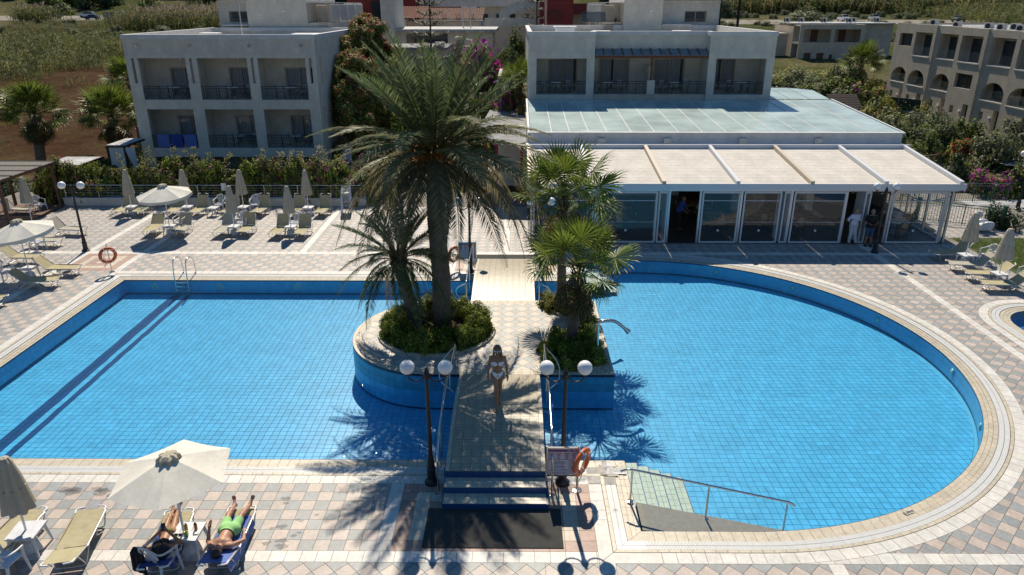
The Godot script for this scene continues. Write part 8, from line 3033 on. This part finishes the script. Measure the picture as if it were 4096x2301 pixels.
func hand(b: MB, wrist: Vector3, dir: Vector3, palm: Vector3, curl: float, s := 1.0):
	# a palm and five tapered fingers, bent towards PALM
	var side := dir.cross(palm).normalized()
	var kn := wrist + dir * 0.085 * s
	nets([[wrist, wrist + dir * 0.03 * s, 0.026 * s, 0.03 * s], [wrist + dir * 0.03 * s + side * 0.016 * s, kn + side * 0.024 * s, 0.02 * s, 0.014 * s], [wrist + dir * 0.03 * s - side * 0.016 * s, kn - side * 0.026 * s, 0.02 * s, 0.014 * s]], 0.009, 0.02, 0.0, everywhere, b)
	for i in 4:
		var r := kn + side * (0.027 - i * 0.018) * s
		var l: float = [0.066, 0.078, 0.072, 0.055][i] * s
		var d1 := (dir + palm * curl * 0.5).normalized()
		var d2 := (dir + palm * curl * 1.4).normalized()
		b.tube([r - dir * 0.012, r + d1 * l * 0.5, r + d1 * l * 0.5 + d2 * l * 0.5], [0.0092 * s, 0.0085 * s, 0.006 * s], 6)
	var t0 := wrist + dir * 0.03 * s + side * 0.024 * s
	var td := (dir * 0.75 + side * 0.7 + palm * 0.4).normalized()
	b.tube([t0, t0 + td * 0.04 * s, t0 + td * 0.035 * s + (dir + palm * 0.5).normalized() * 0.032 * s], [0.0125 * s, 0.0105 * s, 0.007 * s], 6)

func foot(bones: Array, ankle: Vector3, fwd: Vector3, down: Vector3):
	var heel := ankle + down * 0.055 - fwd * 0.03
	var ball := ankle + down * 0.068 + fwd * 0.13
	bones.append([ankle, heel, 0.036, 0.032])
	bones.append([ankle + fwd * 0.02, ball, 0.036, 0.026])
	var sd := fwd.cross(down).normalized()
	for k in 3:
		bones.append([ball + sd * (k - 1) * 0.026, ball + sd * (k - 1) * 0.028 + fwd * 0.05, 0.018, 0.012])

func person(label: String, at: Vector3, turn: float, bones: Array, skin: Color, hands: Array, wear: Array, hair: Array, hairc: Color, cell := 0.016) -> Node3D:
	var o := thing("person", label, "person", at, turn)
	var b := MB.new()
	b.col = skin
	nets(bones, cell, 0.035, 0.0, everywhere, b)
	for h in hands:
		hand(b, h[0], h[1].normalized(), h[2].normalized(), h[3], h[4] if h.size() > 4 else 1.0)
	put("body", b, mk("skin", 1, 1, 1, 0.5), o)
	for w in wear:
		var c := MB.new()
		c.col = w[1]
		nets(w[4] if w.size() > 4 else bones, cell * 0.8, 0.035, w[2], w[3], c)
		if c.v.size():
			put(w[0], c, mk("cloth", 1, 1, 1, 0.9, {"rim": 0.15}), o)
	if hair.size():
		var hb := MB.new()
		hb.col = hairc
		nets(hair, 0.012, 0.03, 0.0, everywhere, hb)
		put("hair", hb, mk("hair", 1, 1, 1, 0.6), o)
	return o

func face(o: Node, c: Vector3, fwd: Vector3, up: Vector3, skin: Color, lips: Color):
	# eyes, brows, nose and mouth on a head whose centre is C
	var sd := up.cross(fwd).normalized()
	var e := MB.new()
	for s in [-1, 1]:
		e.col = Color(0.75, 0.73, 0.7)
		e.ball(c + fwd * 0.083 + sd * s * 0.032 + up * 0.005, 0.012, 6, 8)
		e.col = Color(0.03, 0.02, 0.015)
		e.ball(c + fwd * 0.0905 + sd * s * 0.032 + up * 0.005, 0.006, 5, 6)
		e.tube([c + fwd * 0.09 + sd * s * 0.014 + up * 0.028, c + fwd * 0.084 + sd * s * 0.05 + up * 0.028], 0.005, 5)
	e.col = lips
	e.tube([c + fwd * 0.086 - sd * 0.024 - up * 0.058, c + fwd * 0.093 - up * 0.061, c + fwd * 0.086 + sd * 0.024 - up * 0.058], [0.004, 0.008, 0.004], 6)
	e.col = skin
	e.tube([c + fwd * 0.086 + up * 0.01, c + fwd * 0.106 - up * 0.03, c + fwd * 0.092 - up * 0.036], [0.008, 0.014, 0.010], 7)
	for s in [-1, 1]:
		e.ball(c + sd * s * 0.083 - fwd * 0.008 - up * 0.01, 0.03, 6, 8, V(0.45, 1, 0.7))
	put("face", e, M.skin_soft, o)

func upright(H: float, w: float, legs: Array, arms: Array, female := false, lean := Vector3.ZERO) -> Array:
	# bones of a standing figure of height H facing +z; legs: [hip x, knee, ankle] twice, arms: [elbow, wrist] twice
	var s := H / 1.72
	var B := []
	var q := func(v: Vector3) -> Vector3: return v * s
	var tl := lean
	B.append([q.call(V(-0.08, 0.93, 0)), q.call(V(0.08, 0.93, 0)), 0.115 * w, 0.115 * w])
	B.append([q.call(V(0, 0.95, 0)), q.call(V(0, 1.12, 0)) + tl * 0.4, 0.125 * w, 0.105 * w])
	B.append([q.call(V(-0.04, 1.12, 0)) + tl * 0.4, q.call(V(0.04, 1.12, 0)) + tl * 0.4, 0.098 * w, 0.098 * w])
	B.append([q.call(V(0, 1.12, 0)) + tl * 0.4, q.call(V(0, 1.32, 0)) + tl * 0.8, 0.105 * w, 0.125 * w])
	B.append([q.call(V(-0.085, 1.31, 0)) + tl * 0.8, q.call(V(0.085, 1.31, 0)) + tl * 0.8, 0.098 * w, 0.098 * w])
	var sh := 0.165 if female else 0.19
	B.append([q.call(V(-sh, 1.395, -0.01)) + tl, q.call(V(sh, 1.395, -0.01)) + tl, 0.052, 0.052])
	B.append([q.call(V(0, 1.38, -0.01)) + tl, q.call(V(0, 1.52, 0.005)) + tl * 1.15, 0.058, 0.048])
	B.append([q.call(V(0, 1.585, 0.0)) + tl * 1.25, q.call(V(0, 1.63, -0.01)) + tl * 1.3, 0.084, 0.09])
	B.append([q.call(V(0, 1.585, 0.02)) + tl * 1.25, q.call(V(0, 1.535, 0.045)) + tl * 1.2, 0.072, 0.042])
	if female:
		for x in [-0.075, 0.075]:
			B.append([q.call(V(x, 1.29, 0.05)) + tl * 0.8, q.call(V(x, 1.265, 0.085)) + tl * 0.8, 0.065, 0.055])
	for L0 in legs:
		B.append([q.call(V(L0[0], 0.91, 0)), q.call(L0[1]), 0.088 * w, 0.052])
		B.append([q.call(L0[1]), q.call(L0[1].lerp(L0[2], 0.35)) + V(0, 0, -0.012), 0.050, 0.052])
		B.append([q.call(L0[1].lerp(L0[2], 0.35)) + V(0, 0, -0.012), q.call(L0[2]), 0.052, 0.033])
		foot(B, q.call(L0[2]), (L0[3] if L0.size() > 3 else V(0, 0, 1)).normalized(), V(0, -1, 0))
	var i := 0
	for a in arms:
		var sx: float = -sh if i == 0 else sh
		B.append([q.call(V(sx, 1.385, -0.01)) + tl, q.call(a[0]) + tl * 0.8, 0.046, 0.036])
		B.append([q.call(a[0]) + tl * 0.8, q.call(a[1]) + tl * 0.6, 0.036, 0.025])
		i += 1
	return B

func people():
	mk("skin_soft", 1, 1, 1, 0.5)
	var tan := Color(0.30, 0.155, 0.085)
	# woman walking over the front bridge
	var wz := -16.25
	var B := upright(1.72, 0.9, [[-0.075, V(-0.035, 0.50, 0.11), V(-0.04, 0.075, 0.17), V(-0.25, 0, 1)], [0.075, V(0.055, 0.50, -0.01), V(0.025, 0.10, -0.20), V(0.1, -0.2, 1)]], [[V(-0.235, 1.13, -0.03), V(-0.245, 0.90, 0.03)], [V(0.235, 1.12, -0.03), V(0.255, 0.87, 0.02)]], true)
	var white := Color(0.74, 0.75, 0.80)
	var top := func(p: Vector3) -> bool:
		if p.z < 0.0:
			return p.y > 1.235 and p.y < 1.265 and absf(p.x) < 0.17
		var u := (absf(p.x) - 0.088) / 0.078
		var w := (p.y - 1.268) / 0.062
		return u * u + w * w < 1.0 or (absf(p.x) > 0.12 and absf(p.x) < 0.17 and p.y > 1.235 and p.y < 1.275)
	var brief := func(p: Vector3) -> bool: return p.y > 0.775 and p.y < 1.03 - 0.35 * maxf(0.0, 0.11 - absf(p.x)) and p.y > 0.80 + absf(p.x) * 1.35 - (0.03 if p.z < 0 else 0.0)
	var hair := [[V(0, 1.645, -0.02), V(0, 1.62, -0.04), 0.098, 0.10], [V(0.075, 1.63, -0.005), V(0.105, 1.40, 0.02), 0.035, 0.035], [V(-0.078, 1.63, -0.02), V(-0.095, 1.44, -0.03), 0.032, 0.025], [V(0, 1.60, -0.07), V(0.03, 1.30, -0.10), 0.075, 0.055], [V(0.06, 1.60, -0.05), V(0.11, 1.36, -0.04), 0.05, 0.04]]
	var o := person("person in a white bikini and white sunglasses walking over the front bridge", V(-0.47, arch(wz) + 0.004, wz), 0.06, B, tan, [[V(-0.245, 0.90, 0.03), V(0.02, -1, 0.1), V(1, 0, 0.3), 0.35, 0.95], [V(0.255, 0.87, 0.02), V(0.03, -1, 0.1), V(-1, 0, 0.3), 0.35, 0.95]], [["bikini_top", white, 0.009, top], ["bikini_bottom", white, 0.008, brief]], hair, Color(0.16, 0.095, 0.045))
	face(o, V(0, 1.59, 0.005), V(0, -0.14, 1).normalized(), V(0, 1, 0.14).normalized(), tan, Color(0.38, 0.10, 0.09))
	var sg := MB.new()
	for s in [-1, 1]:
		sg.box(V(s * 0.038, 1.605, 0.102), V(0.066, 0.040, 0.012), Basis(Vector3.BACK, s * 0.10))
		sg.bar(V(s * 0.072, 1.608, 0.10), V(s * 0.088, 1.612, 0.0), 0.008, 0.016)
	sg.box(V(0, 1.61, 0.104), V(0.02, 0.010, 0.010))
	var gf := put("sunglasses", sg, M.white, o)
	put("lens", one(func(b):
		for s in [-1, 1]:
			b.box(V(s * 0.038, 1.603, 0.1095), V(0.048, 0.024, 0.004), Basis(Vector3.BACK, s * 0.10))), M.black, gf)
	for y in [1.225, 0.925]:
		put("gold_ring", one(func(b):
			var pts := []
			for i in 13:
				pts.append(V(0.026 * cos(TAU * i / 12), y + 0.026 * sin(TAU * i / 12), 0.118 if y > 1 else 0.123))
			b.tube(pts, 0.006, 6, false)), mk("gold", 0.45, 0.26, 0.07, 0.3, {"metal": 0.8}), o)
	# the two sunbathers; lounger axes: foot at the origin, head towards -z, y up
	var h := 0.345
	var A := [[V(-0.07, h + 0.11, -0.88), V(0.07, h + 0.11, -0.88), 0.112, 0.112], [V(0, h + 0.11, -0.88), V(0, h + 0.105, -1.06), 0.115, 0.095], [V(0, h + 0.105, -1.06), V(0, h + 0.13, -1.28), 0.098, 0.11], [V(-0.075, h + 0.125, -1.27), V(0.075, h + 0.125, -1.27), 0.092, 0.092], [V(-0.155, h + 0.14, -1.36), V(0.155, h + 0.14, -1.36), 0.052, 0.052], [V(0, h + 0.15, -1.36), V(0, h + 0.17, -1.46), 0.05, 0.047], [V(0, h + 0.19, -1.53), V(0, h + 0.19, -1.57), 0.083, 0.09], [V(-0.07, h + 0.18, -1.24), V(-0.075, h + 0.19, -1.23), 0.06, 0.055], [V(0.07, h + 0.18, -1.24), V(0.075, h + 0.19, -1.23), 0.06, 0.055]]
	for s in [[-1, 0.02], [1, -0.03]]:
		var k := V(s[0] * 0.07 + 0.02, h + 0.125, -0.47)
		var an := V(s[0] * 0.05 + 0.05, h + 0.07, -0.09)
		A.append([V(s[0] * 0.085, h + 0.10, -0.86), k, 0.088, 0.054])
		A.append([k, k.lerp(an, 0.4), 0.052, 0.05]); A.append([k.lerp(an, 0.4), an, 0.05, 0.032])
		foot(A, an, V(s[0] * 0.2, 0.85, 0.5).normalized(), V(0, -0.4, 0.9).normalized())
	for s in [-1, 1]:
		var el := V(s * 0.34, h + 0.13, -1.22)
		var wr := V(s * 0.07, h + 0.33, -1.06)
		A.append([V(s * 0.165, h + 0.14, -1.355), el, 0.045, 0.036]); A.append([el, wr, 0.036, 0.025])
	var fl := V(-7.25, 0.002, -12.55)
	var tan2 := Color(0.34, 0.175, 0.10)
	var wt := func(p: Vector3) -> bool: return p.z < -1.17 and p.z > -1.30 and p.y > h + 0.14 and absf(p.x) < 0.16 and p.y > h + 0.10
	var wb := func(p: Vector3) -> bool: return p.z < -0.80 and p.z > -0.93 and p.z < -0.86 + (0.10 - absf(p.x)) * 0.9 and absf(p.x) < 0.2
	var w := person("person in a dark bikini sunbathing on a lounger, holding a phone", fl, PI + 0.17, A, tan2, [[V(-0.07, h + 0.33, -1.06), V(0.8, 0.4, 0.2), V(0, -0.3, 1), 0.6, 0.95], [V(0.07, h + 0.33, -1.06), V(-0.8, 0.4, 0.2), V(0, -0.3, 1), 0.6, 0.95]], [["bikini_top", Color(0.03, 0.028, 0.03), 0.008, wt], ["bikini_bottom", Color(0.20, 0.17, 0.06), 0.008, wb]], [[V(0, h + 0.185, -1.60), V(0, h + 0.16, -1.58), 0.092, 0.092], [V(0, h + 0.15, -1.66), V(0.06, h + 0.13, -1.70), 0.06, 0.05], [V(-0.07, h + 0.18, -1.55), V(-0.07, h + 0.14, -1.5), 0.03, 0.025], [V(0.07, h + 0.18, -1.55), V(0.07, h + 0.14, -1.5), 0.03, 0.025]], Color(0.035, 0.022, 0.015))
	face(w, V(0, h + 0.195, -1.54), V(0, 1, 0.2).normalized(), V(0, 0.2, -1).normalized(), tan2, Color(0.40, 0.12, 0.10))
	var ph := tag(put("mobile_phone", one(func(b): b.box(Vector3.ZERO, V(0.075, 0.15, 0.009))), M.black), "dark phone held by the sunbathing woman", "phone") as Node3D
	ph.transform = Transform3D(Basis(Vector3.UP, PI + 0.17) * Basis(Vector3.RIGHT, 0.7), fl + V(0, h + 0.40, 0) + Basis(Vector3.UP, PI + 0.17) * V(0, 0, -1.03))
	# man
	var C := [[V(-0.085, h + 0.11, -0.86), V(0.085, h + 0.11, -0.86), 0.118, 0.118], [V(0, h + 0.115, -0.86), V(0, h + 0.115, -1.06), 0.13, 0.122], [V(0, h + 0.115, -1.06), V(0, h + 0.135, -1.28), 0.122, 0.13], [V(-0.10, h + 0.13, -1.28), V(0.10, h + 0.13, -1.28), 0.098, 0.098], [V(-0.19, h + 0.14, -1.37), V(0.19, h + 0.14, -1.37), 0.06, 0.06], [V(0, h + 0.15, -1.38), V(0, h + 0.18, -1.49), 0.06, 0.056], [V(0, h + 0.20, -1.56), V(0, h + 0.20, -1.61), 0.088, 0.095], [V(0, h + 0.22, -1.54), V(0, h + 0.21, -1.50), 0.07, 0.05]]
	for s in [-1, 1]:
		var k := V(s * 0.14, h + 0.15, -0.44)
		var an := V(s * 0.16 - 0.01, h + 0.07, -0.02)
		C.append([V(s * 0.095, h + 0.11, -0.84), k, 0.092, 0.058]); C.append([k, k.lerp(an, 0.4), 0.056, 0.056]); C.append([k.lerp(an, 0.4), an, 0.056, 0.036])
		foot(C, an, V(s * 0.3, 0.9, 0.35).normalized(), V(0, -0.3, 0.95).normalized())
	C.append([V(0.20, h + 0.14, -1.36), V(0.34, h + 0.06, -1.12), 0.052, 0.042]); C.append([V(0.34, h + 0.06, -1.12), V(0.33, h + 0.28, -1.0), 0.042, 0.028])
	C.append([V(-0.20, h + 0.14, -1.36), V(-0.37, h + 0.07, -1.14), 0.052, 0.042]); C.append([V(-0.37, h + 0.07, -1.14), V(-0.32, h + 0.10, -0.90), 0.042, 0.028])
	var fm := V(-5.93, 0.002, -12.66)
	var sh := func(p: Vector3) -> bool: return p.z > -1.0 and p.z < -0.58 and absf(p.x) < 0.29
	var skm := Color(0.40, 0.21, 0.135)
	var mn := person("person in pale green shorts sunbathing on a lounger", fm, PI + 0.05, C, skm, [[V(0.33, h + 0.28, -1.0), V(-0.1, 0.8, 0.5), V(-0.4, -0.3, 0.8), 0.5, 1.05], [V(-0.32, h + 0.10, -0.90), V(0.2, -0.15, 1), V(0.3, -1, 0), 0.4, 1.05]], [["swim_shorts", Color(0.30, 0.58, 0.22), 0.022, sh]], [[V(0, h + 0.20, -1.645), V(0, h + 0.17, -1.63), 0.094, 0.092]], Color(0.03, 0.02, 0.015))
	face(mn, V(0, h + 0.205, -1.575), V(0, 1, 0.2).normalized(), V(0, 0.2, -1).normalized(), skm, Color(0.40, 0.15, 0.12))
	put("wristband", one(func(b): b.tube([V(-0.323, h + 0.098, -0.915), V(-0.321, h + 0.099, -0.895)], 0.031, 10)), mk("band_blue", 0.10, 0.35, 0.60, 0.5), mn)
	# towels under them
	for e in [[fl, PI + 0.17, M.blue_towel, "dark blue towel under the sunbathing woman", -0.42, 0.31], [fm, PI + 0.05, M.blue_towel_pale, "blue towel under the sunbathing man", -0.30, 0.27]]:
		var t := MB.new()
		var n := 18
		for i in n:
			for j in 8:
				var P := []
				for q in [[i, j], [i + 1, j], [i + 1, j + 1], [i, j + 1]]:
					var z := lerpf(e[4], -1.86, q[0] / float(n))
					var x := lerpf(-0.36, 0.36, q[1] / 8.0)
					var y := h + 0.006 + 0.008 * sin(q[0] * 1.7 + q[1] * 2.3)
					if z < -1.24: y += (-1.24 - z) * 0.25
					if absf(x) > e[5]: y -= (absf(x) - e[5]) * (2.6 if x < 0 else 1.6)
					P.append(V(clampf(x, -0.325, 0.325), y, z))
				t.quad(P[0], P[1], P[2], P[3])
		var tw := tag(put("beach_towel", t, e[2]), e[3], "towel") as Node3D
		tw.position = e[0]; tw.rotation.y = e[1]
	# two people in the restaurant doorway and one inside
	var D := upright(1.70, 1.0, [[-0.08, V(-0.09, 0.5, 0.02), V(-0.10, 0.08, 0.0)], [0.08, V(0.10, 0.5, 0.05), V(0.20, 0.08, 0.06)]], [[V(-0.36, 1.16, -0.06), V(-0.18, 1.02, 0.08)], [V(0.25, 1.12, 0.0), V(0.27, 0.88, 0.08)]], true, V(0.04, 0, 0))
	var shirt := func(p: Vector3) -> bool: return p.y > 0.93 and p.y < 1.45 and absf(p.x) < 0.33 and not (p.y < 1.13 and absf(p.x) > 0.21)
	var trous := func(p: Vector3) -> bool: return p.y > 0.10 and p.y < 0.95 and absf(p.x) < 0.26 and not (absf(p.x) > 0.215 and p.y > 0.6)
	var pw := person("person in a white shirt and pale trousers leaning in the restaurant doorway", V(15.75, 0.005, -32.2), 0.1, D, Color(0.36, 0.20, 0.13), [[V(-0.18, 1.02, 0.08), V(0.9, -0.3, 0.2), V(0, 0, -1), 0.3], [V(0.27, 0.88, 0.08), V(0.05, -1, 0.1), V(-1, 0, 0.2), 0.4]], [["shirt", Color(0.62, 0.66, 0.74), 0.024, shirt], ["trousers", Color(0.55, 0.56, 0.60), 0.024, trous]], [[V(0.05, 1.62, -0.03), V(0.05, 1.60, -0.05), 0.10, 0.10], [V(-0.03, 1.58, 0.0), V(-0.05, 1.40, 0.04), 0.035, 0.03], [V(0.12, 1.58, 0.0), V(0.13, 1.42, 0.0), 0.03, 0.03]], Color(0.34, 0.24, 0.13))
	face(pw, V(0.05, 1.575, 0.005), V(0.2, -0.1, 1).normalized(), Vector3.UP, Color(0.36, 0.20, 0.13), Color(0.38, 0.14, 0.12))
	var E := upright(1.76, 1.12, [[-0.09, V(-0.10, 0.5, 0.02), V(-0.11, 0.08, 0.0)], [0.09, V(0.10, 0.5, 0.02), V(0.12, 0.08, 0.0)]], [[V(-0.27, 1.12, 0.02), V(-0.09, 1.06, 0.24)], [V(0.27, 1.12, 0.02), V(0.09, 1.06, 0.24)]])
	var tee := func(p: Vector3) -> bool: return p.y > 0.90 and p.y < 1.47 and p.z < 0.19 and not (p.y < 1.2 and absf(p.x) > 0.225)
	var jeans := func(p: Vector3) -> bool: return p.y > 0.48 and p.y < 0.93
	var shoe := func(p: Vector3) -> bool: return p.y < 0.10
	var dk := Color(0.34, 0.18, 0.12)
	var pm := person("person in a black T-shirt and denim shorts looking down at a camera in the doorway", V(16.42, 0.005, -31.95), -0.1, E, dk, [[V(-0.095, 1.08, 0.245), V(0.8, 0.1, 0.6), V(0, 1, 0), 0.5, 1.05], [V(0.095, 1.08, 0.245), V(-0.8, 0.1, 0.6), V(0, 1, 0), 0.5, 1.05]], [["t_shirt", Color(0.012, 0.012, 0.014), 0.022, tee], ["denim_shorts", Color(0.05, 0.09, 0.17), 0.022, jeans], ["shoes", Color(0.012, 0.012, 0.014), 0.012, shoe]], [], Color.BLACK)
	face(pm, V(0, 1.62, 0.005), V(0, -0.35, 1).normalized(), V(0, 1, 0.35).normalized(), dk, Color(0.34, 0.14, 0.12))
	var cm := thing("camera", "small black camera held by the man in the doorway", "camera", V(16.39, 1.10, -31.62), -0.1)
	put("body", boxes([[V(-0.065, -0.04, -0.03), V(0.065, 0.045, 0.03)]]), M.black, cm)
	put("lens", one(func(b): b.tube([V(0, 0, 0.03), V(0, 0, 0.07)], 0.032, 12)), M.black, cm)
	var Fb := upright(1.76, 1.08, [[-0.09, V(-0.10, 0.5, 0.03), V(-0.10, 0.08, 0.0)], [0.09, V(0.10, 0.5, 0.03), V(0.12, 0.08, 0.0)]], [[V(-0.28, 1.14, 0.08), V(-0.2, 0.95, 0.3)], [V(0.28, 1.14, 0.08), V(0.2, 0.95, 0.3)]], false, V(0, -0.03, 0.12))
	var st := func(p: Vector3) -> bool: return p.y > 0.92 and p.y < 1.45 and p.z < 0.26
	var tr := func(p: Vector3) -> bool: return p.y > 0.06 and p.y < 0.94 and p.z < 0.2
	var pw2 := person("person in a blue shirt and dark trousers standing inside the open restaurant door", V(8.15, 0.005, -34.6), 1.1, Fb, dk, [[V(-0.2, 0.95, 0.37), V(0, -0.4, 1), V(0, -1, 0), 0.4], [V(0.2, 0.95, 0.37), V(0, -0.4, 1), V(0, -1, 0), 0.4]], [["shirt", Color(0.04, 0.10, 0.38), 0.022, st], ["trousers", Color(0.02, 0.02, 0.022), 0.022, tr]], [[V(0, 1.68, 0.14), V(0, 1.66, 0.11), 0.096, 0.096]], Color(0.03, 0.02, 0.015))
	face(pw2, V(0, 1.61, 0.165), V(0, -0.3, 1).normalized(), V(0, 1, 0.3).normalized(), dk, Color(0.34, 0.14, 0.12))
